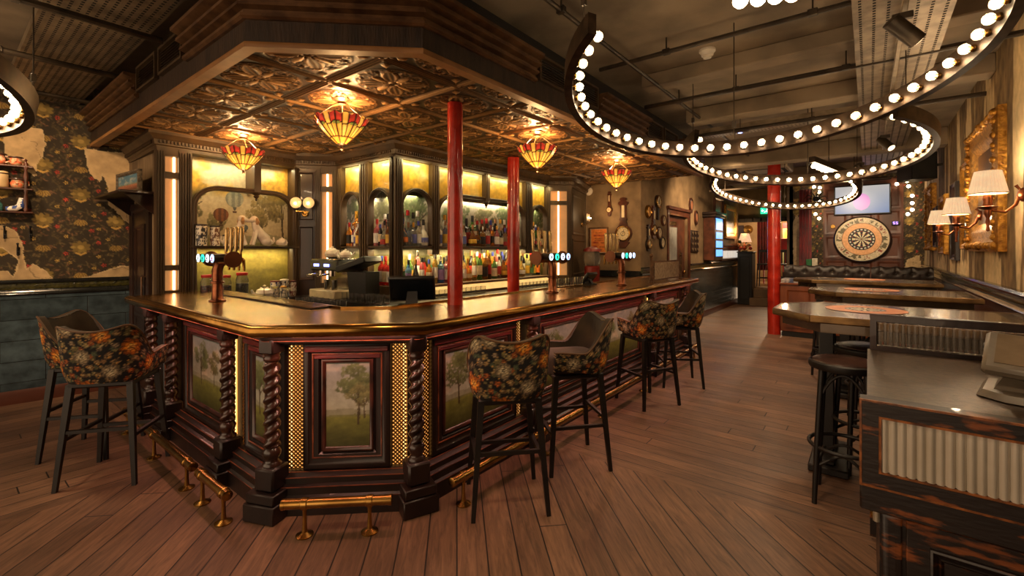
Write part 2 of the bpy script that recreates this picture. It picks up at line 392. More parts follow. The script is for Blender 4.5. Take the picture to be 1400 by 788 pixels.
# floor boards: three laying directions, mitred round the bar; uv.x along the board, uv.y across
def floor_mat():
    ma = bpy.data.materials.new('floor_boards'); ma.use_nodes = True; nt = ma.node_tree; N = nt.nodes; L = nt.links; b = N['Principled BSDF']
    uv = N.new('ShaderNodeUVMap'); uv.uv_map = 'UVMap'
    br = N.new('ShaderNodeTexBrick'); br.offset = 0; br.inputs['Scale'].default_value = 1; br.inputs['Brick Width'].default_value = 3.1; br.inputs['Row Height'].default_value = .15
    br.inputs['Mortar Size'].default_value = .0042; br.inputs['Mortar Smooth'].default_value = .35; br.inputs['Bias'].default_value = 0
    br.inputs['Color1'].default_value = (*rgb(122, 90, 68), 1); br.inputs['Color2'].default_value = (*rgb(94, 68, 51), 1); br.inputs['Mortar'].default_value = (*rgb(22, 14, 10), 1)
    sx = N.new('ShaderNodeSeparateXYZ'); L.new(uv.outputs[0], sx.inputs[0]); dv = N.new('ShaderNodeMath'); dv.operation = 'DIVIDE'; dv.inputs[1].default_value = .15; L.new(sx.outputs[1], dv.inputs[0])
    fo = N.new('ShaderNodeMath'); fo.operation = 'FLOOR'; L.new(dv.outputs[0], fo.inputs[0]); wn = N.new('ShaderNodeTexWhiteNoise'); wn.noise_dimensions = '1D'; L.new(fo.outputs[0], wn.inputs['W'])
    ad = N.new('ShaderNodeMath'); ad.operation = 'MULTIPLY_ADD'; ad.inputs[1].default_value = 7.0; L.new(wn.outputs[0], ad.inputs[0]); L.new(sx.outputs[0], ad.inputs[2])
    cb_ = N.new('ShaderNodeCombineXYZ'); L.new(ad.outputs[0], cb_.inputs[0]); L.new(sx.outputs[1], cb_.inputs[1]); L.new(cb_.outputs[0], br.inputs['Vector'])
    mp = N.new('ShaderNodeMapping'); mp.inputs['Scale'].default_value = (1.6, 16, 1); L.new(cb_.outputs[0], mp.inputs[0])
    no = N.new('ShaderNodeTexNoise'); no.inputs['Scale'].default_value = 2.2; no.inputs['Detail'].default_value = 8; no.inputs['Roughness'].default_value = .65; no.inputs['Distortion'].default_value = 1.2; L.new(mp.outputs[0], no.inputs[0])
    n2 = N.new('ShaderNodeTexNoise'); n2.inputs['Scale'].default_value = 1.7; n2.inputs['Detail'].default_value = 5; L.new(uv.outputs[0], n2.inputs[0])
    def mul(a, bcol, lo, hi, fac_src, f0, f1):
        mr = N.new('ShaderNodeMapRange'); mr.inputs[1].default_value = lo; mr.inputs[2].default_value = hi; mr.inputs[3].default_value = f0; mr.inputs[4].default_value = f1; L.new(fac_src, mr.inputs[0])
        mx = N.new('ShaderNodeMix'); mx.data_type = 'RGBA'; mx.blend_type = 'MULTIPLY'; mx.inputs[0].default_value = 1
        L.new(a, mx.inputs[6]); L.new(mr.outputs[0], mx.inputs[7]); return mx.outputs[2]
    c = mul(br.outputs[0], None, .3, .7, no.outputs[0], .5, 1.45)
    c = mul(c, None, .3, .7, n2.outputs[0], .74, 1.22)
    L.new(c, b.inputs['Base Color'])
    mr = N.new('ShaderNodeMapRange'); mr.inputs[1].default_value = .3; mr.inputs[2].default_value = .7; mr.inputs[3].default_value = .38; mr.inputs[4].default_value = .62; L.new(n2.outputs[0], mr.inputs[0]); L.new(mr.outputs[0], b.inputs['Roughness'])
    sb = N.new('ShaderNodeMath'); sb.operation = 'MULTIPLY_ADD'; sb.inputs[1].default_value = .35; L.new(no.outputs[0], sb.inputs[0])
    iv = N.new('ShaderNodeMath'); iv.operation = 'SUBTRACT'; iv.inputs[0].default_value = 1; L.new(br.outputs['Fac'], iv.inputs[1]); L.new(iv.outputs[0], sb.inputs[2])
    bp = N.new('ShaderNodeBump'); bp.inputs['Strength'].default_value = .5; bp.inputs['Distance'].default_value = .006; L.new(sb.outputs[0], bp.inputs['Height']); L.new(bp.outputs[0], b.inputs['Normal'])
    return ma
XL, YB, YF = -7.4, -3.2, 14.3
fm = MB()
fm.add([(XL, YB, 0), (-3.78, YB, 0), (-3.78, 1.0, 0), (XL, 1.0, 0)], [(0, 1, 2, 3)])
fm.add([(-3.78, YB, 0), (WX, YB, 0), (WX, 2.97, 0), (-3.78, 2.97, 0), (-3.78, 1.0, 0)], [(0, 1, 2, 3, 4)])
fm.add([(XL, 1.0, 0), (-3.78, 1.0, 0), (-3.78, 2.97, 0), (WX, 2.97, 0), (WX, YF, 0), (XL, YF, 0)], [(0, 1, 2), (0, 2, 3, 4, 5)])
fl = struct(fm.build('floor', floor_mat()))
uvl = fl.data.uv_layers.new(name='UVMap'); S2 = math.sqrt(.5)
for pi, p in enumerate(fl.data.polygons):
    for li in p.loop_indices:
        x, y, z = fl.data.vertices[fl.data.loops[li].vertex_index].co
        uvl.data[li].uv = (y, x*1.12) if pi == 0 else (((x-y)*S2, (x+y)*S2) if pi == 1 else (x, y*1.22))
mb = MB(); mb.box(XL, 1.2, YB, 14.3, ZC, ZC+.1); mb.box(XL, -2.95, 6.7, 14.3, ZC-.02, ZC); struct(mb.build('ceiling', ceil_m))
# downstands and beams across the ceiling
for i, (x0, x1, y0, y1, z0) in enumerate([(-1.78, WX, 4.35, 4.55, 3.12), (-1.78, WX, 5.75, 6.0, 3.08), (-2.9, WX, 8.8, 9.1, 3.0), (-2.9, WX, 11.2, 11.45, 3.0)]):
    mb = MB(); mb.box(x0, x1, y0, y1, z0, ZC, .01); struct(mb.build('trim_%d' % (i+1), ceil_m))
# ---- left wall (slightly out of square): torn dark wallpaper over plaster, tiled dado
PAPER = paper(); lw0, lw1 = np.array([-7.13, -3.0]), np.array([-6.50, 1.39])
LWd = (lw1-lw0)/np.linalg.norm(lw1-lw0); LWn = np.array([LWd[1], -LWd[0]])
def lwall(px, py):          # point of the photograph on the left wall -> (distance back from the corner, height)
    r = ray(px, py); n = np.array([LWn[0], LWn[1], 0]); t = ((np.array([*lw1, 0])-np.array([0, 0, H0])) @ n)/(r @ n)
    p = r*t+np.array([0, 0, H0]); return ((lw1-p[:2]) @ LWd, p[2])
def plaster_poly(pts): return [lwall(x, y) for x, y in pts]
PLAST = [plaster_poly(q) for q in (
    [(4, 170), (58, 178), (60, 197), (57, 215), (50, 225), (47, 242), (38, 232), (19, 230), (8, 212), (5, 190)],
    [(118, 205), (186, 212), (186, 312), (170, 300), (150, 280), (148, 250), (140, 236), (136, 248), (124, 238), (120, 222)],
    [(-40, 310), (4, 309), (20, 316), (28, 330), (31, 346), (34, 370), (46, 362), (60, 370), (74, 385), (-40, 392), (-40, 374), (10, 372), (20, 380), (27, 356), (10, 342), (-10, 332)],
    [(100, 384), (135, 375), (160, 366), (186, 363), (186, 392), (100, 392)],
    [(-150, 240), (-120, 250), (-110, 300), (-140, 330), (-180, 300)])]
def wall_paint(P, seed, polys, torn=.03):      # P[...,2] = (distance, height)
    u, z = P[..., 0], P[..., 1]
    jx = (fbm(u*22, z*22, seed)-.5)*torn; jz = (fbm(u*22, z*22, seed+7)-.5)*torn
    mask = np.zeros(u.shape, bool); edge = np.zeros(u.shape, bool)
    for q in polys:
        m = inpoly(u+jx, z+jz, q); mask |= m
        for du, dz in ((.009, 0), (-.009, 0), (0, .009), (0, -.009)): edge |= inpoly(u+jx+du, z+jz+dz, q)
    pl = np.array((196, 166, 122))/255*(.78+.4*fbm(u*2.2, z*2.2, seed+2))[..., None]*(.9+.2*fbm(u*14, z*14, seed+4))[..., None]
    cr = np.abs(fbm(u*3, z*3, seed+11)-.5); pl[cr < .006] *= .75
    pa = sample(PAPER, u/.56, z/.56)
    c = np.where(mask[..., None], pl, pa); c[edge & ~mask] = np.array((206, 180, 136))/255
    return c
def painted_wall(name, p0, d, n, L0, L1, z0, z1, step, painter, th=.12):
    us = np.arange(L0, L1+step, step); us[-1] = L1; zs = np.arange(z0, z1+step, step); zs[-1] = z1
    U, Z = np.meshgrid(us, zs, indexing='ij'); P = np.stack([p0[0]+d[0]*U, p0[1]+d[1]*U, Z], -1)
    C = painter(np.stack([U, Z], -1)); m = MB(); m.grid(P, C)
    cs = []; b0, b1 = p0+d*L0-n*th, p0+d*L1-n*th; a0, a1 = p0+d*L0, p0+d*L1
    cc = np.array((120, 100, 72))/255
    m.add([(*b0, z0), (*b1, z0), (*b1, z1), (*b0, z1), (*a0, z0), (*a1, z0), (*a1, z1), (*a0, z1)], [(0, 1, 2, 3), (0, 4, 5, 1), (3, 2, 6, 7), (0, 3, 7, 4), (1, 5, 6, 2)], 0, cc)
    return struct(m.build(name, wall_at, smooth=30))
painted_wall('wall_left', lw1, -LWd, LWn, -.1, 1.75, 1.14, ZC, .0075, lambda P: wall_paint(P, 1, PLAST))
m = MB(); a, b_ = lw1-LWd*1.75, lw1-LWd*4.4
m.prism([tuple(a), tuple(b_), tuple(b_-LWn*.12), tuple(a-LWn*.12)], 0, ZC); struct(m.build('wall_left_front', M('brown_plaster', rgb(120, 98, 66), .8, ns=4)))
# dado tiles
def tile_mat(nm, sc_, c1, c2, rowh, bw, r=.22):
    ma = bpy.data.materials.new(nm); ma.use_nodes = True; nt = ma.node_tree; N = nt.nodes; L = nt.links; b = N['Principled BSDF']
    uv = N.new('ShaderNodeUVMap'); br = N.new('ShaderNodeTexBrick'); L.new(uv.outputs[0], br.inputs[0])
    br.inputs['Scale'].default_value = 1; br.inputs['Brick Width'].default_value = bw; br.inputs['Row Height'].default_value = rowh; br.inputs['Mortar Size'].default_value = .003; br.inputs['Mortar Smooth'].default_value = .3
    br.inputs['Color1'].default_value = (*c1, 1); br.inputs['Color2'].default_value = (*c2, 1); br.inputs['Mortar'].default_value = (*rgb(20, 20, 18), 1)
    no = N.new('ShaderNodeTexNoise'); no.inputs['Scale'].default_value = 9; no.inputs['Detail'].default_value = 5; L.new(uv.outputs[0], no.inputs[0])
    mr = N.new('ShaderNodeMapRange'); mr.inputs[1].default_value = .35; mr.inputs[2].default_value = .65; mr.inputs[3].default_value = .6; mr.inputs[4].default_value = 1.25; L.new(no.outputs[0], mr.inputs[0])
    mx = N.new('ShaderNodeMix'); mx.data_type = 'RGBA'; mx.blend_type = 'MULTIPLY'; mx.inputs[0].default_value = 1; L.new(br.outputs[0], mx.inputs[6]); L.new(mr.outputs[0], mx.inputs[7]); L.new(mx.outputs[2], b.inputs['Base Color'])
    b.inputs['Roughness'].default_value = r
    iv = N.new('ShaderNodeMath'); iv.operation = 'MULTIPLY_ADD'; iv.inputs[1].default_value = -1; L.new(br.outputs['Fac'], iv.inputs[0]); L.new(no.outputs[0], iv.inputs[2])
    bp = N.new('ShaderNodeBump'); bp.inputs['Strength'].default_value = .5; bp.inputs['Distance'].default_value = .008; L.new(iv.outputs[0], bp.inputs['Height']); L.new(bp.outputs[0], b.inputs['Normal'])
    return ma
blue_tile = tile_mat('blue_grey_glazed_tile', 1, rgb(74, 90, 98), rgb(54, 66, 72), .205, .62)
small_tile = tile_mat('dark_blue_glazed_tile', 1, rgb(56, 68, 73), rgb(40, 50, 54), .1, .2)
green_tile = M('green_glazed_moulding', rgb(72, 68, 26), .2, c2=rgb(40, 40, 18), ns=30, bump=.6, bs=60, coat=.4)
dark_tile = M('black_glazed_moulding', rgb(36, 38, 36), .16, c2=rgb(22, 24, 24), coat=.4)
def dado(name, p0, p1, n, mat, z1=1.06, base=True, idx=0, side='left'):
    p0, p1, n = np.array(p0), np.array(p1), np.array(n); d = (p1-p0)/np.linalg.norm(p1-p0); ln = np.linalg.norm(p1-p0)
    m = MB(); q = [p0, p1, p1+n*.02, p0+n*.02]
    for z0_, z1_ in ((0, z1),):
        m.add([(*p0, z0_), (*p1, z0_), (*p1, z1_), (*p0, z1_), (*(p0+n*.02), z0_), (*(p1+n*.02), z0_), (*(p1+n*.02), z1_), (*(p0+n*.02), z1_)], [(4, 5, 6, 7), (7, 6, 2, 3), (0, 4, 7, 3), (1, 2, 6, 5), (0, 1, 5, 4)])
    o = struct(m.build(name, mat)); uvl = o.data.uv_layers.new(name='UVMap')
    for li, lp in enumerate(o.data.loops):
        co = o.data.vertices[lp.vertex_index].co; uvl.data[li].uv = ((np.array(co[:2])-p0) @ d, co[2])
    sd = 1 if np.cross(d, n) < 0 else -1
    m = MB(); m.sweep([(.0, z1), (.03, z1), (.045, z1+.015), (.03, z1+.03), (.024, z1+.06), (.0, z1+.06)], [p0, p1], side=sd); struct(m.build('trim_%d' % (20+idx), dark_tile))
    m = MB(); m.sweep([(.0, z1+.06), (.03, z1+.062), (.036, z1+.09), (.028, z1+.122), (.0, z1+.122)], [p0, p1], side=sd); m.sweep([(.0, z1+.122), (.05, z1+.124), (.058, z1+.14), (.04, z1+.158), (0, z1+.16)], [p0, p1], mi=1, side=sd)
    struct(m.build('trim_%d' % (30+idx), [green_tile, dark_tile]))
    if base:
        m = MB(); m.sweep([(.0, 0), (.04, 0), (.04, .1), (.028, .13), (0, .135)], [p0, p1], side=sd); struct(m.build('baseboard_%s' % side, M('red_brown_skirting', rgb(84, 42, 26), .4, ns=6, stretch=(.3, .3, 2))))
dado('wall_left_tiles', lw1-LWd*4.4, lw1, LWn, blue_tile, idx=0, side='left')
# ---- wall at the far end of the bar (barometers) and the wall running on to the back
grey_pl = M('grey_plaster', rgb(132, 108, 78), .8, c2=rgb(98, 78, 54), ns=3.2, det=7, bump=.25, bs=14)
m = MB(); m.box(-4.1, -2.951, 7.2, 7.32, 0, ZC); struct(m.build('wall_bar_end', grey_pl))
dY0, dY1, dH = 8.52, 9.65, 2.17
m = MB(); m.box(-3.07, -2.95, 7.205, dY0, 0, ZC); m.box(-3.07, -2.95, dY1, 14.3, 0, ZC); m.box(-3.07, -2.95, dY0, dY1, dH, ZC); struct(m.build('wall_bar_side', grey_pl))
dado('wall_bar_side_tiles', (-2.95, 9.75), (-2.95, 14.3), (1, 0), small_tile, idx=1, side='bar')
dado('wall_bar_side_tiles_near', (-2.95, 7.2), (-2.95, 8.4), (1, 0), small_tile, idx=2, side='bar_near')
m = MB(); m.box(-4.1, -2.95, 7.17, 7.2, 1.06, 1.16); struct(m.build('trim_12', dark_tile))
# ---- right wall: distressed damask with long pale torn strips
def right_paint(P):
    u, z = P[..., 0], P[..., 1]
    base = np.array((138, 112, 74))/255*(.66+.7*fbm(u*9, z*2.2, 31))[..., None]
    dm = np.sin(u*34)*np.sin(z*22)+.5*np.sin(u*17+2*np.sin(z*11)); base = mixc(base, np.array((92, 70, 46))/255, np.clip(dm*.7, 0, .6)); base = mixc(base, np.array((150, 112, 70))/255, np.clip(fbm(u*22, z*5, 36)-.52, 0, .3)*2)
    strip = fbm(u*3.4, z*.30+fbm(u*2, z*1.4, 8)*.5, 40, 3); strip2 = fbm(u*8.2, z*.4, 44, 3)
    m = np.clip((strip-.55)*40, 0, 1)+np.clip((strip2-.62)*40, 0, 1)
    drip = np.clip((fbm(u*16, u*0+1, 47)*.35+.03-(z-1.2))*40, 0, 1)*np.clip((fbm(u*2.6, u*0, 48)-.45)*30, 0, 1)
    pale = np.array((232, 204, 154))/255*(.84+.28*fbm(u*6, z*3, 49))[..., None]
    return mixc(base, pale, np.clip(m+drip, 0, 1))
painted_wall('wall_right', np.array([WX, 0.0]), np.array([0, 1.0]), np.array([-1.0, 0]), 2.2, 12.3, 1.1, ZC, .022, right_paint)
m = MB(); m.box(WX, WX+.12, YB, 2.2, 0, ZC); m.box(WX, WX+.12, 2.2, 12.3, 0, 1.1); struct(m.build('wall_right_lower', M('dark_panel_paint', rgb(60, 54, 44), .4, ns=5)))
dado('wall_right_tiles', (WX, 2.0), (WX, 12.3), (-1, 0), small_tile, idx=3, side='right')
# ---- far walls
YD = 12.3
def far_paint(P): return wall_paint(P, 61, [[(.92, 1.2), (1.3, 1.3), (1.24, 1.62), (1.1, 1.7), (1.22, 1.95), (1.05, 2.25), (.9, 2.3)], [(2.0, 1.0), (2.3, 1.05), (2.24, 1.4), (2.08, 1.3)], [(.1, 1.0), (.34, 1.0), (.3, 1.9), (.16, 2.3), (.05, 2.1)]])
painted_wall('wall_dartboard', np.array([-1.45, YD]), np.array([1.0, 0]), np.array([0, -1.0]), 0, 2.45, 0, ZC, .018, far_paint)
m = MB(); m.box(-3.07, -1.35, 14.3, 14.45, 2.34, ZC); struct(m.build('wall_back_header', M('olive_plaster', rgb(104, 86, 56), .8, ns=4, bump=.2, bs=12)))
m = MB(); m.box(-1.5, -1.38, 12.3, 14.45, 0, ZC); struct(m.build('wall_back_return', grey_pl))
m = MB(); m.box(-4.6, -.9, 14.3, 18, .42, .45); m.box(-2.55, -1.38, 13.7, 14.3, 0, .2); m.box(-2.55, -1.38, 14.0, 14.32, .2, .44); struct(m.build('floor_back_room', M('pale_boards', rgb(120, 92, 62), .5, ns=5, stretch=(1, 5, 1))))
m = MB(); m.box(-5.6, .2, 17.9, 18.0, .4, ZC); m.box(-5.6, -5.5, 14.3, 18, .4, ZC); m.box(.1, .2, 14.3, 18, .4, ZC); m.box(-5.6, .2, 14.3, 18, ZC, ZC+.1); struct(m.build('wall_back_room', M('cream_plaster', rgb(168, 138, 98), .8, ns=3, bump=.1, bs=14)))
# ---- ceiling services
def tray_mb(x0, x1, y0, y1, z, along, nrow):
    m = MB(); m.box(x0, x1, y0, y1, z, z+.012); hx = .008
    if along == 'y':
        m.box(x0-.004, x0, y0, y1, z-.0, z+.06); m.box(x1, x1+.004, y0, y1, z, z+.06)
        for i in range(nrow):
            x = x0+(x1-x0)*(i+.5)/nrow; k = 0; y = y0+.02
            while y < y1-.02: m.box(x-hx, x+hx, y, y+.018, z-.0012, z, 0, 1); y += .04
    else:
        m.box(x0, x1, y0-.004, y0, z, z+.06); m.box(x0, x1, y1, y1+.004, z, z+.06)
        for i in range(nrow):
            y = y0+(y1-y0)*(i+.5)/nrow; x = x0+.02
            while x < x1-.02: m.box(x, x+.018, y-hx, y+hx, z-.0012, z, 0, 1); x += .04
    return m
holes = M('slot_shadow_black', rgb(22, 18, 14), .9)
tag(tray_mb(-.08, .42, 2.6, 10.4, 3.04, 'y', 7).build('cable_tray', [metal_l, holes]), 'long wide perforated cable tray running along the right side of the ceiling', 'cable tray')
tag(tray_mb(-6.75, -2.7, .42, .95, 3.04, 'x', 12).build('cable_tray', [metal_l, holes]), 'wide perforated metal tray on the ceiling beside the canopy', 'cable tray')
tag(tray_mb(-1.75, -.1, 6.1, 6.4, 3.0, 'x', 5).build('cable_tray', [metal_l, holes]), 'narrow perforated tray crossing the ceiling behind the first bulb chandelier', 'cable tray')
tag(tray_mb(-7.0, -5.6, -.7, -.45, 3.0, 'x', 4).build('cable_tray', [metal_l, holes]), 'pale slotted tray at the ceiling above the left bulb chandelier', 'cable tray')
def conduit(pts, r, label, rods=(), m_=metal_d):
    t = T('ceiling_conduit', label, 'conduit', tuple(pts[0])); m = MB(); m.tube(pts, r, 8); m.build('pipe', m_, t)
    for p in rods: q = MB(); q.tube([p, (p[0], p[1], ZC)], .006, 6); q.box(p[0]-.03, p[0]+.03, p[1]-.02, p[1]+.02, p[2]-.02, p[2]+.025, .004); q.build('clamp', m_, t)
    return t
conduit([(-1.9, 3.7, 3.13), (.86, 3.7, 3.13)], .018, 'steel conduit crossing the ceiling beside the white smoke detector', [(-1.3, 3.7, 3.13), (-.3, 3.7, 3.13)])
conduit([(-1.9, 4.75, 3.05), (.86, 4.75, 3.05)], .022, 'steel conduit crossing the ceiling under the first beam', [(-1.0, 4.75, 3.05), (-.15, 4.75, 3.05)])
conduit([(-1.9, 6.05, 2.97), (.86, 6.05, 2.97)], .022, 'steel conduit crossing the ceiling along the narrow tray', [(-.5, 6.05, 2.97)])
conduit([(-1.62, .8, 3.12), (-1.62, 8.6, 3.12)], .018, 'steel conduit running along the ceiling beside the long canopy side', [(-1.62, 2.6, 3.12), (-1.62, 5, 3.12)])
conduit([(-2.6, 9.95, 2.72), (.3, 9.95, 2.72)], .025, 'thick dark pipe low across the room near the far chandelier', [(-2.3, 9.95, 2.72), (-.2, 9.95, 2.72)])
for k, (x, yy) in enumerate([(-6.1, 0), (-5.0, 0), (-3.9, 0)]):
    conduit([(x, .2, 2.98), (x, 1.0, 2.98)], .022, ['steel strut under the wide left tray, nearest the papered wall', 'middle steel strut under the wide tray beside the canopy', 'steel strut under the wide tray nearest the canopy corner'][k], [(x, .3, 2.98)])
# light track with spotlights
t = T('lighting_track', 'pale lighting track under the long cable tray', 'light track', (.17, 3, 2.98)); m = MB(); m.box(.155, .185, 2.7, 8.5, 2.96, 2.99, .004); m.build('rail', metal_l, t)
for y in (3.2, 5.2, 7.4): m = MB(); m.tube([(.17, y, 2.99), (.17, y, 3.05)], .006, 6); m.build('hanger', metal_d, t)
def spotlight(x, y, z, dx, dy, label):
    t = T('track_spotlight', label, 'spotlight', (x, y, z+.1), 0, 'ceiling spotlights')
    m = MB(); m.box(x-.05, x+.05, y-.02, y+.02, z+.06, z+.1, .004); m.tube([(x, y, z+.07), (x, y, z)], .008, 8); m.build('bracket', metal_d, t)
    d = Vector((dx, dy, -.8)).normalized(); a = Vector((x, y, z))-d*.09; b2 = Vector((x, y, z))+d*.11
    m = MB(); m.tube([a, b2], .048, 18); m.build('barrel', metal_d, t)
    m = MB(); m.tube([b2, b2+d*.003], .038, 18); m.build('lens', M('spot_lens', (1, .8, .6), .2, emit=(1, .72, .45), es=2.5), t)
spotlight(.16, 3.6, 2.84, .8, .5, 'dark cylinder spotlight on the track nearest the viewer')
spotlight(.16, 5.5, 2.84, -.5, .8, 'dark cylinder spotlight on the track behind the first chandelier')
spotlight(.16, 7.3, 2.84, .6, -.5, 'dark cylinder spotlight on the track above the second chandelier')
spotlight(-.1, 8.8, 2.75, .6, .5, 'dark cylinder spotlight by the far ceiling beam')
spotlight(-1.75, 5.75, 2.75, -.8, .4, 'dark cylinder spotlight beside the end of the canopy')
# smoke detector, access point, cassette unit, loudspeaker
p = atz(967, 68, 3.14)
t = T('smoke_detector', 'white round smoke detector under the ceiling conduit', 'smoke detector', tuple(p)); m = MB(TR(*p))
m.lathe([(.02, .0), (.062, 0), (.062, -.018), (.05, -.03), (.045, -.05), (.0, -.052)], 24); m.build('base', mute_w, t); m = MB(TR(*p)); m.lathe([(.032, -.05), (.03, -.068), (.0, -.072)], 20); m.build('sensor', mute_w, t)
p = atz(1012, 180, 2.93); t = T('access_point', 'dark flat round disc hanging from a thin ceiling wire', 'wireless disc', tuple(p)); m = MB(TR(*p)); m.lathe([(0, .012), (.09, .01), (.1, 0), (.07, -.014), (0, -.016)], 28); m.build('housing', metal_d, t); m = MB(TR(*p)); m.lathe([(.025, -.016), (.0, -.018)], 12); m.build('blue_light', M('blue_led', (.2, .3, 1), .3, emit=(.2, .3, 1), es=3), t); m = MB(); m.tube([p, (p[0], p[1], ZC)], .004, 5); m.build('wire', metal_d, t)
p = aty(1046, 232, 9.9); t = T('cassette_air_conditioner', 'pale square ceiling air unit with dark slots behind the red column', 'air conditioner', tuple(p)); m = MB(TR(*p)); m.box(-.42, .42, -.42, .42, -.04, .22, .02); m.build('casing', M('grey_white_metal', rgb(170, 152, 126), .5), t)
for k in (-1, 1): m = MB(TR(*p)); m.box(-.3, .3, k*.33-.03, k*.33+.03, -.046, -.038); m.box(k*.33-.03, k*.33+.03, -.28, .28, -.046, -.038); m.build('air_slot', holes, t)
t = T('loudspeaker', 'big black loudspeaker hung high on the right wall', 'loudspeaker', (.62, 9.2, 2.85)); m = MB(TR(.58, 9.4, 2.78, .35)); m.prism([(-.16, -.22), (.16, -.22), (.2, .12), (-.2, .12)], -.2, .2); m.build('cabinet', blackm, t); m = MB(TR(.58, 9.4, 2.78, .35)); m.box(-.14, .14, -.235, -.222, -.18, .18, .005); m.build('grille', M('speaker_cloth', rgb(34, 31, 28), .8, bump=.5, bs=200), t); m = MB(); m.tube([(.7, 9.4, 2.8), (.875, 9.4, 2.8)], .02, 8); m.build('bracket', metal_d, t)
# ================================================================== BAR CANOPY
ZS = 2.635
CAN = [(-6.58, 1.05), (-2.66, 1.05), (-1.97, 1.70), (-1.97, 7.15)]
cl = T('bar_canopy', 'big dark wood canopy over the bar with copper tin underside', 'canopy', (-2.6, 1.6, ZS))
def tin_height(u, v):
    r = np.hypot(u, v); a = np.arctan2(v, u); h = np.zeros(u.shape); mx = np.maximum(abs(u), abs(v))
    ss = lambda d, w: np.clip(1-np.abs(d)/w, 0, 1)
    h = np.maximum(h, 1.2*ss(mx-.975, .03)); h = np.maximum(h, .8*ss(mx-.90, .022)); 
    al = np.where(abs(u) > abs(v), v, u); h = np.maximum(h, .7*ss(mx-.845, .022)*(.5+.5*np.cos(al*62)))
    inn = mx < .81
    h = np.maximum(h, .8*ss(r-.80, .022)*inn); h = np.maximum(h, .6*ss(r-.735, .025)*(.5+.5*np.cos(44*a))*inn)
    U, V = u, v; u, v = u*.88, v*.88; r = r*.88
    for k in range(4):
        b = k*PI/2+PI/4; x = u*np.cos(b)+v*np.sin(b); y = -u*np.sin(b)+v*np.cos(b)
        w = .165*np.sin(PI*np.clip((x-.1)/.58, 0, 1))**.8+1e-6; q = np.abs(y)/w; ins = (x > .1)&(x < .68)
        pet = (np.where(q < 1, .35+.75*np.clip((q-.45)/.4, 0, 1)*np.clip((1-q)/.15, 0, 1), 0)+.55*ss(y, .02))*ins; h = np.maximum(h, pet)
        # corner leaf
        w = .15*np.sin(PI*np.clip((x-.84)/.36, 0, 1))+1e-6; q = np.abs(y)/w; ins = (x > .84)&(x < 1.2)&(mx < .82); h = np.maximum(h, (np.where(q < 1, .3+.6*np.clip((1-q)/.4, 0, 1), 0)+.3*ss(y, .02))*ins)
        b = k*PI/2; x = u*np.cos(b)+v*np.sin(b); y = -u*np.sin(b)+v*np.cos(b)
        w = .075*np.sin(PI*np.clip((x-.1)/.42, 0, 1))+1e-6; q = np.abs(y)/w; ins = (x > .1)&(x < .52); h = np.maximum(h, np.where(q < 1, .5+.6*np.clip((1-q)/.5, 0, 1), 0)*ins)
        for s in (-1, 1):
            d = np.hypot(x-.56, y-s*.13); h = np.maximum(h, .95*ss(d-.10, .025)); h = np.maximum(h, .9*ss(d, .045))
            t = np.hypot(x-.30, y-s*.30); h = np.maximum(h, .7*ss(t-.22, .02)*(x > .3)*inn)
    h = np.maximum(h, 1.1*ss(r-.085, .03)); h = np.maximum(h, .9*ss(r, .05))
    return h
m = MB(); NT = 58; g = np.linspace(-1, 1, NT); gu, gv = np.meshgrid(g, g, indexing='ij'); HT = tin_height(gu, gv)*.013; TCOL = mixc(np.array((44, 30, 19))/255, np.array((200, 154, 100))/255, np.clip(HT/.013*.85-.05, 0, 1)).reshape(-1, 3)  # relief shade painted into antique copper colour: dark recesses, bright ridges
TS = .6
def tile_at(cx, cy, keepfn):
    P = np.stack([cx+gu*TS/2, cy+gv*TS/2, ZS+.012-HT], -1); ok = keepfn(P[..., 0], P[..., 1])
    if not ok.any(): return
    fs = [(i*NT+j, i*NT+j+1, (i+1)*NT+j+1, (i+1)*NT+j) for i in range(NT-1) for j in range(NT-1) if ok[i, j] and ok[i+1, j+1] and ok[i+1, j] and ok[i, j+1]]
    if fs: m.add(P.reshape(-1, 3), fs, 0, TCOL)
inn = offset(CAN, .03, -1); cpoly = [inn[0], inn[1], inn[2], inn[3], (-4.1, 7.15), (-4.1, 3.1), (-5.5, 3.1), (-5.5, 1.5), (-6.58, 1.5)]
for i in range(-1, 9):
    for j in range(0, 11): tile_at(-2.54-.6*i, 1.33+.6*j, lambda x, y: inpoly(x, y, cpoly))
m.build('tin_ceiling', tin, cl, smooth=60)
m = MB(); m.prism([tuple(p) for p in cpoly], ZS+.03, ZS+.06); m.build('ceiling_board', dark_wood, cl)
m = MB(); m.sweep([(-.05, ZS), (0, ZS), (0, ZS+.23), (-.05, ZS+.23)], CAN); m.build('fascia', fascia_m, cl)
m = MB(); m.sweep([(-.06, ZS-.018), (.008, ZS-.018), (.012, ZS), (.008, ZS+.012), (-.06, ZS)], CAN); m.build('edge_trim', tan_trim, cl)
m = MB(); bk = offset(CAN, .2, -1); m.sweep([(-.03, ZS+.2), (0, ZS+.2), (0, ZC), (-.03, ZC)], bk); m.build('bulkhead', M('near_black_board', rgb(26, 20, 15), .7), cl)
m = MB(); m.sweep([(-.22, ZS+.225), (.0, ZS+.225), (.0, ZS+.235), (-.22, ZS+.235)], CAN); m.build('top_board', fascia_m, cl)
CPROF = [(-.02, .13), (.018, .13), (.034, .14), (.034, .156), (.014, .162), (.014, .182), (.05, .192), (.05, .208), (.03, .214), (.03, .232), (.07, .244), (.07, .262), (.05, .268), (.05, .284), (.10, .298), (.10, .32), (-.02, .32)]
cpz = [(o, ZS+z) for o, z in CPROF]
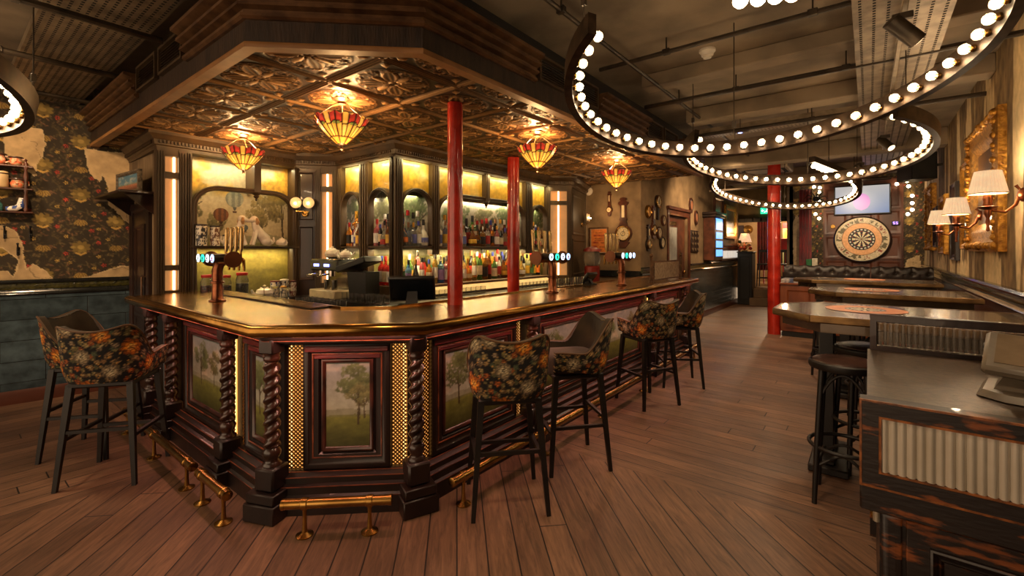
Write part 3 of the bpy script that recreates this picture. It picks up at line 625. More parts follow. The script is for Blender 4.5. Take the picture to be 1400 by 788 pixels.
for path in ([(-6.5, 1.05), (-4.72, 1.05)], [(-3.56, 1.05), (-2.66, 1.05), (-1.97, 1.70), (-1.97, 2.78)], [(-1.97, 3.80), (-1.97, 4.9)], [(-1.97, 6.0), (-1.97, 7.1)]):
    m = MB(); m.sweep(cpz, path); m.build('cornice', bronze, cl, smooth=14)
def grille(p0, p1, n):
    m = MB(basis((*p0, 0), ((p1[0]-p0[0]), (p1[1]-p0[1])), n)); L_ = 1; ln = math.hypot(p1[0]-p0[0], p1[1]-p0[1]); e = ((p1[0]-p0[0])/ln, (p1[1]-p0[1])/ln)
    m.M = basis((*p0, 0), e, n); z0, z1 = ZS+.16, ZS+.36
    m.frame(.02, ln-.02, z0, z1, [(0, -.01), (0, .03), (.018, .03), (.018, 0)])
    for i in range(8): z = z0+.022+i*(z1-z0-.04)/8; m.add([(.03, -.02, z), (ln-.03, -.02, z), (ln-.03, .015, z+.02), (.03, .015, z+.02), (.03, -.02, z-.003), (ln-.03, -.02, z-.003), (ln-.03, .015, z+.017), (.03, .015, z+.017)], [(0, 1, 2, 3), (7, 6, 5, 4), (0, 4, 5, 1), (2, 6, 7, 3)])
    m.build('vent_grille', M('grille_metal', rgb(84, 66, 46), .4, .4), cl)
grille((-4.70, 1.05), (-4.16, 1.05), (0, -1)); grille((-4.12, 1.05), (-3.58, 1.05), (0, -1))
grille((-1.97, 2.80), (-1.97, 3.28), (1, 0)); grille((-1.97, 3.31), (-1.97, 3.78), (1, 0)); grille((-1.97, 4.92), (-1.97, 5.44), (1, 0)); grille((-1.97, 5.46), (-1.97, 5.98), (1, 0))
# ================================================================== THE BAR
CO = [(-5.2, 1.09), (-2.65, 1.09), (-1.98, 1.71), (-1.98, 6.9)]
ZT = 1.10
ci = offset(CO, -.70); inner = [(-5.31, 1.79), ci[1], ci[2], (-2.68, 6.9)]
ct = T('bar_counter', 'long angled brass bar worktop with rounded front edge', 'bar counter', (-2.5, 1.5, 1.05))
m = MB()
for a in range(3):
    q = [CO[a], CO[a+1], inner[a+1], inner[a]]; m.prism(q, 1.055, ZT)
m.build('worktop', brass_top, ct)
m = MB(); m.sweep([(-.03, 1.035), (.012, 1.035), (.03, 1.045), (.036, 1.066), (.032, 1.09), (.018, 1.102), (-.005, 1.106), (-.03, 1.1005)], CO); m.build('rounded_edge', M('edge_brass', rgb(170, 128, 64), .22, 1, c2=rgb(128, 90, 42), ns=6), ct, smooth=60)
m = MB(); m.sweep([(-.02, 1.055), (0, 1.055), (0, 1.115), (-.02, 1.115)], inner, side=-1); m.build('inner_lip', brass, ct)
bf = T('carved_bar', 'carved dark wood bar front with twisted columns, lit lattices and painted panels', 'bar', (-2.6, 1.6, 0))
m = MB(); m.sweep([(-.55, .02), (-.20, .02), (-.20, 1.05), (-.55, 1.05)], CO); m.build('carcass', black_wood, bf)
m = MB(); m.sweep([(-.2, 0), (-.08, 0), (-.08, .10), (-.095, .112), (-.095, .155), (-.12, .165), (-.12, .198), (-.155, .215), (-.2, .222)], CO); m.build('plinth', black_wood, bf)
worn = M('worn_edge_wood', rgb(136, 72, 44), .4, c2=rgb(60, 28, 18), ns=9)
m = MB()
for o, z in ((-.08, .1), (-.095, .155), (-.12, .198), (-.155, .215), (-.1, .985), (-.06, 1.0)): m.sweep([(o-.004, z-.002), (o+.0016, z-.002), (o+.0016, z+.0016), (o-.004, z+.0016)], CO)
m.build('worn_edge', worn, bf)
m = MB(); m.sweep([(-.2, .965), (-.13, .965), (-.125, .98), (-.1, .985), (-.09, .998), (-.06, 1.0), (-.05, 1.015), (-.05, 1.055), (-.2, 1.055)], CO); m.build('frieze', black_wood, bf)
CPT = offset(CO, -.115); FPT = offset(CO, -.2)
def twist(c, rz, nm='twisted_column'):
    m = MB(TR(c[0], c[1], 0, rz))
    m.box(-.105, .105, -.105, .105, 0, .10, .006); m.box(-.094, .094, -.094, .094, .10, .156, .006); m.box(-.066, .066, -.066, .066, .156, .285, .012)
    m.build('pedestal', black_wood, bf)
    m = MB(TR(c[0], c[1], 0, rz)); m.box(-.05, .05, -.05, .05, .925, 1.052, .008); m.build('capital_block', black_wood, bf)
    m = MB(TR(c[0], c[1], 0, rz))
    m.lathe([(.05, .28), (.052, .295), (.04, .305), (.034, .32), (.046, .34), (.05, .36), (.044, .375), (.036, .385), (.042, .395)], 20)
    nz, na = 110, 24; z = np.linspace(.395, .88, nz); a = np.linspace(0, 2*PI, na, endpoint=False); A, Z = np.meshgrid(a, z, indexing='ij')
    R = .0385+.0085*np.sin(2*A-2*PI*(Z-.395)/.064); P = np.stack([R*np.cos(A), R*np.sin(A), Z], -1); m.grid(P, closeu=True)
    m.lathe([(.036, .878), (.044, .885), (.046, .9), (.04, .912), (.05, .93)], 20)
    m.build(nm, M('turned_wood', rgb(64, 36, 26), .3, c2=rgb(30, 16, 12), ns=7, coat=.4), bf, smooth=60)
def onl(x): return (x, CPT[0][1])
def onr(y): return (CPT[3][0], y)
for c, rz in ((onl(-5.02), 0), (onl(-4.47), 0), (onl(-3.33), 0), (CPT[1], PI/8), (CPT[2], 3*PI/8), (onr(2.93), 0), (onr(5.44), 0), (onr(6.72), 0)): twist(c, rz)
lat_m = M('lattice_bronze', rgb(120, 82, 40), .4, .7)
lat_glow = M('lattice_glow', (1, .6, .25), .6, emit=(1, .43, .09), es=.62)
def lattice(mb, x0, x1, z0, z1, y, p=.0235, t=.0042):
    for sg in (1, -1):
        k = -40
        cs = np.arange((z0-(x1 if sg > 0 else -x0))-p, (z1-(x0 if sg > 0 else -x1))+p, p)
        for c in cs:           # z = sg*x + c
            xa, xb = x0, x1
            if sg > 0: xa, xb = max(xa, z0-c), min(xb, z1-c)
            else: xa, xb = max(xa, c-z1), min(xb, c-z0)
            if xb-xa < .003: continue
            za, zb = sg*xa+c, sg*xb+c; nx, nz = -sg*t*.707, t*.707
            v = []
            for yy in (y-.002*(1 if sg > 0 else .4), y+.002): v += [(xa-nx, yy, za-nz), (xb-nx, yy, zb-nz), (xb+nx, yy, zb+nz), (xa+nx, yy, za+nz)]
            mb.add(v, [(0, 1, 2, 3), (4, 7, 6, 5), (0, 4, 5, 1), (3, 2, 6, 7)])
PANSEED = [0]
def panel_paint(o, e, n, x0, x1, z0, z1, y, cv, nm='painting', parent=None, step=.006, mat=None):
    nx, nz = max(2, int((x1-x0)/step)), max(2, int((z1-z0)/step)); U, V = np.meshgrid(np.linspace(0, 1, nx), np.linspace(0, 1, nz), indexing='ij')
    h, w = cv.shape[:2]; C = cv[np.clip((V*(h-1)).astype(int), 0, h-1), np.clip((U*(w-1)).astype(int), 0, w-1)]
    m = MB(basis(o, e, n)); m.grid(np.stack([x0+(x1-x0)*U, np.full(U.shape, y), z0+(z1-z0)*V], -1), C)
    m.box(x0, x1, y+.001, y+.012, z0, z1); m.c[-1] = np.ones((8, 3))*.2
    return m.build(nm, mat or paint_gl, parent)
def bay(a, b, trees, seed, lat=(1, 1), lw=.078, c0=.06, c1=.06, wide=1):
    a, b = np.array(a), np.array(b); ln = np.linalg.norm(b-a); e = (b-a)/ln; n = np.array([e[1], -e[0]]); o = (*a, 0)
    x0, x1 = c0, ln-c1
    for k, on in enumerate(lat):
        if not on: continue
        l0, l1 = (x0, x0+lw) if k == 0 else (x1-lw, x1)
        m = MB(basis(o, e, n)); m.box(l0, l1, -.008, -.002, .225, .955); g = m.build('lattice_panel', lat_glow, bf)
        m = MB(basis(o, e, n)); lattice(m, l0, l1, .225, .955, -.0165); m.build('lattice', lat_m, g)
        q = l0+.014 if k == 0 else l1-.014
        m = MB(basis(o, e, n)); m.box(q-.006, q+.006, -.0125, -.0085, .23, .95); m.build('led_strip', M('lattice_led', (1, .7, .4), .5, emit=(1, .55, .18), es=1.8), g)
        if k == 0: x0 = l1+.006
        else: x1 = l0-.006
    m = MB(basis(o, e, n)); m.frame(x0, x1, .222, .962, [(0, -.01), (0, .035), (.012, .042), (.03, .042), (.04, .034), (.055, .03), (.085, .03), (.09, .024), (.1, .012), (.12, .01)])
    i0, i1, j0, j1 = x0+.115, x1-.115, .335, .855
    m.box(i0-.02, i1+.02, -.016, 0, j0-.02, j1+.02)
    pf = m.build('panel_frame', black_wood, bf)
    m = MB(basis(o, e, n)); m.box(x0+.012, x1-.012, -.05, -.04, .915, .95, .004); m.box(x0+.06, x1-.06, -.036, -.028, .872, .898, .004); m.build('carved_rail', red_wood, pf)
    m = MB(basis(o, e, n)); m.frame(i0-.012, i1+.012, j0-.012, j1+.012, [(0, .012), (0, .03), (.008, .034), (.016, .03), (.024, .018), (.026, .012)]); m.build('picture_bead', M('bead_wood', rgb(74, 36, 28), .35, c2=rgb(34, 16, 12), coat=.3), pf)
    m = MB(basis(o, e, n)); m.frame(x0+.05, x1-.05, .285, .905, [(0, .028), (.0, .034), (.004, .036), (.008, .034), (.008, .028)]); m.build('worn_bead', worn, pf)
    asp = (i1-i0-.02)/(j1-j0-.02); cv = landscape(max(40, int(150*asp)), 150, seed, trees, ((126, 138, 138), (166, 168, 146)), (104, 106, 50), .36)
    panel_paint(o, e, n, i0+.012, i1-.012, j0+.012, j1-.012, -.018, cv, 'painting', pf)
GT, GB = (98, 112, 68), (112, 112, 72)
F0, F1, F2, F3 = [np.array(p) for p in FPT]
def fx(x): return np.array([x, F0[1]])
def fy(y): return np.array([F3[0], y])
bay(fx(-5.02), fx(-4.47), [(.5, .3, .6, GT)], 11, (1, 0), .07)
bay(fx(-4.47), fx(-3.33), [(.3, .3, .62, GT), (.72, .34, .5, GB)], 12, (1, 1))
bay(fx(-3.33), F1, [(.4, .3, .7, GT)], 13, (1, 0), .07, .06, .07)
bay(F1, F2, [(.72, .28, .68, GT), (.85, .34, .4, GB)], 14, (1, 1), .085, .03, .03)
bay(F2, fy(2.93), [(.2, .3, .66, GT), (.55, .36, .5, GB), (.9, .3, .6, GT)], 15, (1, 1), .075, .05, .06)
bay(fy(2.93), fy(5.44), [(.08, .3, .6, GT), (.33, .36, .4, GB), (.62, .26, .66, GT), (.9, .3, .62, GB)], 16, (1, 1), .075)
bay(fy(5.44), fy(6.72), [(.3, .3, .6, GT), (.75, .34, .5, GB)], 17, (1, 1), .075)
# pink strip light under the worktop overhang (washes the carved rails and the floor)
PK = (1, .42, .30)
light('AREA', (-3.9, 1.12, 1.03), 3.4, PK, 2.4, rot=(math.radians(12), 0, 0), size_y=.03)
light('AREA', (-2.33, 1.42, 1.03), 1.9, PK, .8, rot=(math.radians(12), 0, PI/4), size_y=.03)
light('AREA', (-2.01, 4.3, 1.03), 9, PK, .03, rot=(0, math.radians(12), 0), size_y=5.0)
# foot rails
def foot_rail(p0, p1, posts, label):
    p0, p1 = np.array(p0), np.array(p1); d = (p1-p0)/np.linalg.norm(p1-p0); L_ = np.linalg.norm(p1-p0); ang = math.atan2(d[1], d[0])
    t = T('foot_rail', label, 'foot rail', (*p0, 0), 0, 'brass foot rails round the bar'); W = TR(p0[0], p0[1], 0, ang); zr = .168
    m = MB(W); m.tube([(0, 0, zr), (L_, 0, zr)], .026, 20); m.build('rail', brass, t)
    for f in posts:
        x = L_*f; m = MB(TR(*(p0+d*x), 0)); m.lathe([(.045, 0), (.045, .006), (.03, .012), (.015, .02), (.012, .05), (.01, .10), (.012, .142)], 16); m.build('post', brass, t)
        m = MB(W); m.tube([(x-.018, 0, zr), (x-.014, 0, zr), (x+.014, 0, zr), (x+.018, 0, zr)], [.027, .031, .031, .027], 20); m.build('collar', brass, t)
    for x, s_ in ((0, -1), (L_, 1)): m = MB(W); m.tube([(x-.014*s_, 0, zr), (x+.004*s_, 0, zr), (x+.007*s_, 0, zr)], [.028, .028, .022], 20); m.build('end_cap', brass, t)
foot_rail((-4.9, 1.0), (-3.30, 1.0), (.05, .5, .93), 'brass foot rail along the left side of the bar under the two left stools')
foot_rail((-3.19, 1.0), (-2.77, 1.0), (.12, .88), 'short brass foot rail on the left of the corner twisted column')
foot_rail((-2.44, 1.145), (-2.03, 1.53), (.2, .8), 'short brass foot rail under the middle panel painted with a tree')
foot_rail((-1.90, 1.86), (-1.90, 6.6), (.02, .2, .4, .6, .8, .98), 'longest brass foot rail under the four stools on the long side')
# ---- columns
def red_col(x, y, r, z1, label, z0=0):
    t = T('red_column', label, 'column', (x, y, z0)); m = MB(); z = np.linspace(z0, z1, 40)
    m.lathe([(r*(1+.012*math.sin(k*1.7)), zz) for k, zz in enumerate(z)], 28, (x, y, 0)); m.build('shaft', red_paint, t, smooth=80)
red_col(-2.49, 2.47, .059, 2.634, 'glossy red iron column rising through the brass worktop')
red_col(-3.41, 4.375, .074, 2.634, 'glossy red iron column behind the bar by the bottle shelves')
red_col(-1.34, 9.35, .105, ZC, 'glossy red column at the open end of the black tufted bench')
# ---- pendant lamps
stained = M('stained_glass', r=.25, attr=True, es=.85, c2=(.7, .7, .7), ns=18)
def make_lamp(label):
    t = T('pendant_lamp', label, 'lamp', (0, 0, 0), 0, 'stained glass lamps under the tin ceiling')
    m = MB(); m.lathe([(.07, 0), (.075, -.012), (.055, -.022), (.03, -.03), (.03, -.045), (.0, -.05)], 24); m.build('ceiling_rose', bronze, t, False)
    for k in range(3):
        a = k*2*PI/3+.4; m = MB(); m.tube([(.03*math.cos(a), .03*math.sin(a), -.035), (.185*math.cos(a), .185*math.sin(a), -.165)], .004, 6); m.build('hanging_rod', bronze, t, False)
    NS = 8; na = 96; rows = np.linspace(0, 1, 22); a = np.linspace(0, 2*PI, na, endpoint=False); A, V = np.meshgrid(a, rows, indexing='ij')
    fa = np.mod(A, 2*PI/NS)-PI/NS; face = math.cos(PI/NS)/np.cos(fa)
    rr = (.035+.165*V+.012*np.sin(V*PI))*face
    Z = -.34+.175*V+np.where(V > .9, .018*np.abs(np.cos(A*NS)), 0)
    C = mixc(np.array((220, 128, 34))/255, np.array((248, 184, 78))/255, np.clip(np.cos(fa*NS/2*1.0), 0, 1)*np.clip(1-np.abs(V-.45)*1.6, 0, 1))
    red = (V > .72)&(np.abs(fa) > .12); C[red] = np.array((178, 48, 26))/255; C[(V > .86)] = np.array((150, 40, 24))/255; C[(V > .8)&(np.abs(fa) < .1)] = np.array((226, 140, 50))/255
    C[(V > .62)&(V < .74)&(np.abs(fa) > .2)] = np.array((120, 110, 40))/255
    ld = np.zeros(A.shape, bool); ld |= np.abs(np.abs(fa)-PI/NS) < .035; ld |= np.abs(V-.24) < .024; ld |= (V > .24)&(np.abs(np.abs(fa)-.13) < .03); ld |= (np.abs(V-.72+.05*np.cos(fa*NS)) < .024)
    C[ld] = np.array((34, 18, 8))/255
    m = MB(); m.grid(np.stack([rr*np.cos(A), rr*np.sin(A), Z], -1), C, closeu=True); m.build('shade', stained, t, False)
    m = MB()
    for k in range(NS):
        b = (k+.0)*2*PI/NS; pts = [((.036+.165*v+.012*math.sin(v*PI))*math.cos(b)*1.01, (.036+.165*v+.012*math.sin(v*PI))*math.sin(b)*1.01, -.34+.175*v) for v in np.linspace(0, 1, 6)]; m.tube(pts, .0035, 6)
    m.build('leading', bronze, t, False)
    m = MB(); m.lathe([(.037, -.33), (.03, -.342), (.012, -.35), (.008, -.37), (.013, -.38), (.0, -.392)], 16); m.build('finial', bronze, t, False)
    m = MB(); m.sphere((0, 0, -.2), .03, 14); m.build('bulb', bulb_m, t, False)
    return t
lamp0 = make_lamp('stained glass lamp over the left end of the bar in front of the balloon mural')
LP = [(-4.84, 1.89, 'stained glass lamp over the left end of the bar in front of the balloon mural'), (-3.1, 1.89, 'stained glass lamp with the biggest flared shade, over the bar corner'), (-2.5, 3.58, 'stained glass lamp between the two glossy red bar columns and the chandelier'), (-2.5, 5.32, 'stained glass lamp over the far end of the bar near the wall barometers')]
for i, (x, y, lb) in enumerate(LP):
    o = lamp0 if i == 0 else dup(lamp0, label=lb); o.location = (x, y, ZS+.012)
    light('POINT', (x, y, ZS-.115), 13, (1, .60, .24), .03); light('POINT', (x, y, ZS-.44), 4, (1, .58, .24), .05)
# ================================================================== BACK BAR
BP = [(-6.49, 1.37), (-5.33, 1.33), (-5.33, 2.65), (-5.0, 3.0), (-3.9, 3.0), (-3.9, 5.85), (-3.62, 6.13), (-3.96, 7.19)]
ZP = 2.49; ZSH = 1.555; ZBC = .985; ZST = 1.125
m = MB(); m.box(-6.49, -5.42, 1.36, 1.45, 0, ZP); struct(m.build('wall_bar_left', M('streaky_plaster', rgb(122, 100, 72), .8, c2=rgb(84, 66, 46), ns=5, stretch=(2, 2, .5))))
cn = T('back_bar_cornice', 'dark dentilled cornice running along the top of the back bar', 'cornice', (-4, 3, 2.49))
m = MB(); m.sweep([(-.06, ZP-.01), (.015, ZP-.01), (.02, ZP+.02), (.035, ZP+.03), (.04, ZP+.075), (.06, ZP+.09), (.075, ZP+.11), (.09, ZP+.12), (.09, ZS+.03), (-.06, ZS+.03)], BP); m.build('moulding', olive_wood, cn)
m = MB()
for (a, b), ou in zip(zip(BP[:-1], BP[1:]), [1]*8):
    a, b = np.array(a), np.array(b); ln = np.linalg.norm(b-a); e = (b-a)/ln; n = np.array([e[1], -e[0]]); m.M = basis((*a, 0), e, n)
    for k in range(int(ln/.03)): m.box(k*.03, k*.03+.017, -.052, -.03, ZP+.042, ZP+.072)
m.build('dentil_band', olive_wood, cn)
# side door by the torn wallpaper, with its shelf
d1 = struct(MB(basis((-6.36, 1.36), (1, 0), (0, -1))).frame(0, .72, 0, 2.0, [(0, 0), (0, .03), (.05, .04), (.09, .02), (.09, 0)]).build('door_1', dark_wood))
m = MB(basis((-6.36, 1.36), (1, 0), (0, -1))); m.box(.09, .63, -.012, 0, 0, 1.92); 
for z0_, z1_ in ((.2, .85), (1.0, 1.78)): m.frame(.17, .55, z0_, z1_, [(0, .012), (.0, .024), (.02, .028), (.05, .014)])
m.build('door_leaf', dark_wood, d1); m = MB(basis((-6.36, 1.36), (1, 0), (0, -1))); m.tube([(.57, -.012, .98), (.57, -.05, .98), (.57, -.05, 1.24), (.57, -.012, 1.24)], .009, 8); m.build('door_handle', bronze, d1)
t = T('wall_shelf', 'dark shelf with bracket above the narrow door at the left of the bar', 'shelf', (-6.0, 1.2, 2.05)); m = MB(); m.box(-6.45, -5.42, 1.06, 1.36, 2.05, 2.075, .005); m.build('board', dark_wood, t)
for x in (-6.3, -5.55): m = MB(basis((x, 1.36), (0, 1), (1, 0))); m.slab([(0, 2.05), (-.24, 2.05), (-.2, 2.02), (-.06, 1.9), (0, 1.86)], -.012, .012); m.build('bracket', dark_wood, t)
t = T('scenic_picture', 'blue painted scenic panel with a worn frame on the shelf above the door', 'picture', (-5.8, 1.28, 2.08)); o_, e_, n_ = (-6.2, 1.2, 0), (.998, .06), (.06, -.998)
m = MB(basis(o_, e_, n_)); m.frame(0, .66, 2.078, 2.3, [(0, -.02), (0, .012), (.02, .016), (.035, .004), (.035, 0)]); m.build('frame', M('chipped_frame', rgb(110, 96, 76), .6, c2=rgb(50, 40, 30), ns=40), t)
cvp = landscape(120, 44, 3, [], ((70, 108, 130), (96, 128, 140)), (150, 96, 70), .35); panel_paint(o_, e_, n_, .03, .63, 2.108, 2.27, 0, cvp, 'painting', t, .006, paint_at)
# ---- building blocks
def lit_column(par_, o, e, n, wd, ledx, name='lit_column'):
    m = MB(basis(o, e, n)); s_ = .045
    m.box(-.02, s_, -.04, .05, .0, ZP); m.box(wd-s_, wd+.02, -.04, .05, 0, ZP)
    for z0_, z1_ in ((0, 1.12), (1.315, 1.365), (2.205, 2.265), (2.42, ZP)): m.box(s_-.001, wd-s_+.001, -.035, .05, z0_, z1_)
    for q in (-.012, .01, .03): m.box(q, q+.008, -.048, -.04, .1, ZP-.03); m.box(wd-q-.008, wd-q, -.048, -.04, .1, ZP-.03)
    c = m.build(name, olive_wood, par_)
    m = MB(basis(o, e, n)); m.box(s_, wd-s_, .02, .05, 1.1, 2.44); m.build('amber_panel', glow_amber, c)
    for z0_, z1_ in ((1.125, 1.31), (1.37, 2.2), (2.27, 2.415)): m = MB(basis(o, e, n)); m.box(ledx-.009, ledx+.009, .004, .018, z0_, z1_); m.build('led_tube', glow, c)
    return c
def arch_pts(x0, x1, zs, zt, flat=0, n=26):
    w_ = (x1-x0)/2-flat; xc0, xc1 = x0+w_, x1-w_; pts = []
    for k in range(n+1):
        a = PI-PI*k/n; cx = xc0 if k <= n/2 else xc1; pts.append((cx+w_*math.cos(a), zs+(zt-zs)*math.sin(a)))
        if k == n//2 and flat > 0: pts.append((xc1, zt))
    return pts
gl_up = M('crackled_gold_glass', rgb(176, 140, 52), .4, c2=rgb(132, 112, 52), ns=7, det=8, bump=.2, bs=60)
def mural(seed, asp, trees, h=150): return landscape(int(h*asp), h, seed, trees, ((150, 150, 136), (176, 166, 140)), (126, 118, 56), .3)
YG = (176, 136, 44)
def arch_bay(par_, o, e, n, x0, x1, zs, zt, flat, depth=.25, mull=None, seed=1, trees=(), lower=True, goldtop=True):
    pts = arch_pts(x0, x1, zs, zt, flat)
    # gilded picture above the arch, cut to the arch
    up = pts+[(x1, ZP), (x0, ZP)]
    nx = 40; xs = np.linspace(x0, x1, nx); zb = np.interp(xs, [p[0] for p in pts], [p[1] for p in pts]); V = np.linspace(0, 1, 26)
    Z = zb[:, None]+(ZP-zb[:, None])*V[None]; X = np.repeat(xs[:, None], 26, 1)
    C = mixc(np.array((184, 140, 44))/255, np.array((170, 160, 120))/255, np.clip((Z-2.28)*5+(fbm(X*5+seed, Z*6, seed)-.5)*2.4, 0, 1)); C = C*(.72+.5*fbm(X*26+seed, Z*26, seed+1))[..., None]
    m = MB(basis(o, e, n)); m.grid(np.stack([X, np.full(X.shape, .03), Z], -1), C); m.grid(np.stack([X[::-1], np.full(X.shape, .04), Z], -1), C*.5); m.build('gilded_picture', paint_gl, par_)
    m = MB(basis(o, e, n))       # arch moulding
    P3 = []; q = [(x0, ZSH+.02)]+pts+[(x1, ZSH+.02)]
    ins = [( (x0+x1)/2, (zs+ZSH)/2 )]
    k = len(q); V_ = []
    qa = np.array(q); tn = np.gradient(qa, axis=0); tn /= np.linalg.norm(tn, axis=1)[:, None]; nm_ = np.stack([tn[:, 1], -tn[:, 0]], -1)
    pr = [(-.022, .03), (-.022, -.03), (-.012, -.036), (-.002, -.03), (.004, -.034), (.010, -.026), (.014, .03)]
    v = [(qa[i, 0]+nm_[i, 0]*d_, y_, qa[i, 1]+nm_[i, 1]*d_) for i in range(k) for d_, y_ in pr]; f = [(i*7+j, (i+1)*7+j, (i+1)*7+(j+1) % 7, i*7+(j+1) % 7) for i in range(k-1) for j in range(7)]
    m.add(v, f); m.build('arch_moulding', olive_wood, par_)
    pass
    m = MB(basis(o, e, n)); m.box(x0-.05, x1+.05, -.03, .195, ZSH-.022, ZSH, .003); m.build('shelf', olive_wood, par_)
    if mull is not None:
        m = MB(basis(o, e, n)); m.box(mull-.035, mull+.035, -.045, .03, zt-.03, ZP); m.box(mull-.02, mull+.02, -.055, -.045, zt, ZP); m.lathe([(.03, zt-.03), (.04, zt-.045), (.018, zt-.06), (.026, zt-.075), (.008, zt-.095), (.012, zt-.105), (0, zt-.12)], 14, (mull, -.01, 0)); m.build('centre_mullion', olive_wood, par_)
def post(par_, o, e, n, x0, x1, z0=ZBC, nm='post'):
    m = MB(basis(o, e, n)); m.box(x0, x1, -.03, .05, z0, ZP); w_ = x1-x0
    for k in range(3): m.box(x0+w_*(.2+.25*k), x0+w_*(.3+.25*k), -.042, -.03, z0+.05, ZP-.02)
    m.build(nm, olive_wood, par_)
# ---- mural bay (faces the left end of the bar)
mu = T('mural_back_bar', 'back bar bay with balloon mural under a wide arch and a lit column', 'back bar', (-5.33, 2.0, 0))
o1, e1, n1 = (-5.33, 1.33, 0), (0, 1), (1, 0)
lit_column(mu, o1, e1, n1, .2, .13)
cvm = landscape(190, 170, 5, [(.06, .40, .44, (112, 106, 66)), (.92, .40, .46, (126, 110, 66)), (.70, .40, .36, (136, 118, 72)), (.28, .40, .22, (120, 112, 74))], ((168, 160, 138), (190, 168, 130)), (140, 124, 56), .38)
g_ = landscape(190, 170, 6, [], hor=.1); yy = np.linspace(0, 1, 170)[:, None]; xx = np.linspace(0, 1, 190)[None]
yel = np.clip((yy-.72)*14, 0, 1)*np.clip((fbm(xx*5+0*yy, yy*7+0*xx, 9)-.36+np.abs(xx-.42)*.5-(yy-.72)*1.4)*6, 0, 1); cvm = mixc(cvm, np.array((196, 150, 52))/255*(.7+.5*fbm(xx*30+0*yy, yy*30+0*xx, 4))[..., None], yel)
panel_paint(o1, e1, n1, .25, 1.34, ZBC, ZP, .2, cvm, 'mural', mu, .008, paint_at)
m = MB(basis(o1, e1, n1)); pts = arch_pts(.27, 1.32, 1.95, 2.18, .27); qa = np.array([(.27, ZBC)]+pts+[(1.32, ZBC)]); tn = np.gradient(qa, axis=0); tn /= np.linalg.norm(tn, axis=1)[:, None]; nm_ = np.stack([tn[:, 1], -tn[:, 0]], -1)
pr = [(0, .04), (0, -.03), (.012, -.036), (.024, -.03), (.036, -.034), (.044, -.026), (.048, .04)]
m.add([(qa[i, 0]+nm_[i, 0]*d_, y_, qa[i, 1]+nm_[i, 1]*d_) for i in range(len(qa)) for d_, y_ in pr], [(i*7+j, (i+1)*7+j, (i+1)*7+(j+1) % 7, i*7+(j+1) % 7) for i in range(len(qa)-1) for j in range(7)]); m.build('arch_moulding', olive_wood, mu)
post(mu, o1, e1, n1, .2, .27); post(mu, o1, e1, n1, 1.30, 1.36)
m = MB(basis(o1, e1, n1)); m.box(.85, .92, -.04, .19, 2.15, ZP); m.lathe([(.03, 2.15), (.045, 2.13), (.02, 2.115), (.03, 2.1), (.008, 2.08), (.014, 2.065), (0, 2.05)], 14, (.885, -.0, 0)); m.build('centre_mullion', olive_wood, mu)
m = MB(basis(o1, e1, n1)); m.box(.24, 1.35, -.04, .2, ZSH-.025, ZSH, .004); m.build('shelf', olive_wood, mu)
m = MB(basis(o1, e1, n1)); m.box(1.325, 1.345, 0, .22, ZBC-.1, ZP); m.box(.225, .245, 0, .22, ZBC-.1, ZP); m.build('side_lining', olive_wood, mu); m = MB(basis(o1, e1, n1)); m.box(.2, 1.36, 0, .24, ZP, ZP+.02); m.build('soffit', olive_wood, mu)
def balloon(x, z, r, c1, c2, nm='painted_balloon'):
    m = MB(basis(o1, e1, n1)); a = np.linspace(0, 2*PI, 40); rr = np.linspace(0, 1, 9); A, R_ = np.meshgrid(a, rr, indexing='ij')
    X = x+R_*r*np.cos(A); Z = z+R_*r*np.sin(A)*np.where(np.sin(A) < 0, 1.05, .9); st = np.sin((X-x)/r*9) > 0
    C = np.where(st[..., None], np.array(c1)/255, np.array(c2)/255); m.grid(np.stack([X, np.full(X.shape, .196), Z], -1), C)
    m.add([(x-.02, .196, z-r*1.02), (x+.02, .196, z-r*1.02), (x+.008, .196, z-r*1.45), (x-.008, .196, z-r*1.45)], [(0, 1, 2, 3)], 0, np.array(c2)/255*.7)
    m.add([(x-.022, .196, z-r*1.5), (x+.022, .196, z-r*1.5), (x+.018, .196, z-r*1.72), (x-.018, .196, z-r*1.72)], [(0, 1, 2, 3)], 0, np.array((80, 52, 34))/255)
    m.build(nm, paint_at, mu)
balloon(.605, 1.90, .075, (120, 70, 36), (84, 48, 28)); balloon(.74, 2.08, .092, (150, 150, 134), (116, 118, 108)); balloon(.848, 1.766, .032, (92, 96, 96), (70, 76, 80))
light('AREA', (-5.42, 2.13, ZP-.03), 5, (1, .80, .42), .03, rot=(0, math.radians(0), 0), size_y=1.0)
light('AREA', (-5.40, 2.13, ZSH-.03), 4.5, (1, .78, .36), .04, size_y=1.0)
# ---- inner corner with the second lit column and panel
cb = T('corner_back_bar', 'dark corner panel of the back bar with a glowing column beside the arches', 'back bar', (-5.2, 2.8, 0))
d45 = np.array([.33, .35])/math.hypot(.33, .35); n45 = np.array([d45[1], -d45[0]])
m = MB(basis((-5.33, 2.65, 0), d45, n45)); m.box(0, .25, -.0, .05, 0, ZP); m.frame(.03, .22, 1.15, 1.8, [(0, 0), (0, .012), (.015, .014), (.03, 0)]); m.frame(.03, .22, 1.85, 2.44, [(0, 0), (0, .012), (.015, .014), (.03, 0)]); m.build('panel', dark_wood, cb)
lit_column(cb, (-5.33+d45[0]*.25, 2.65+d45[1]*.25, 0), d45, n45, .22, .11)
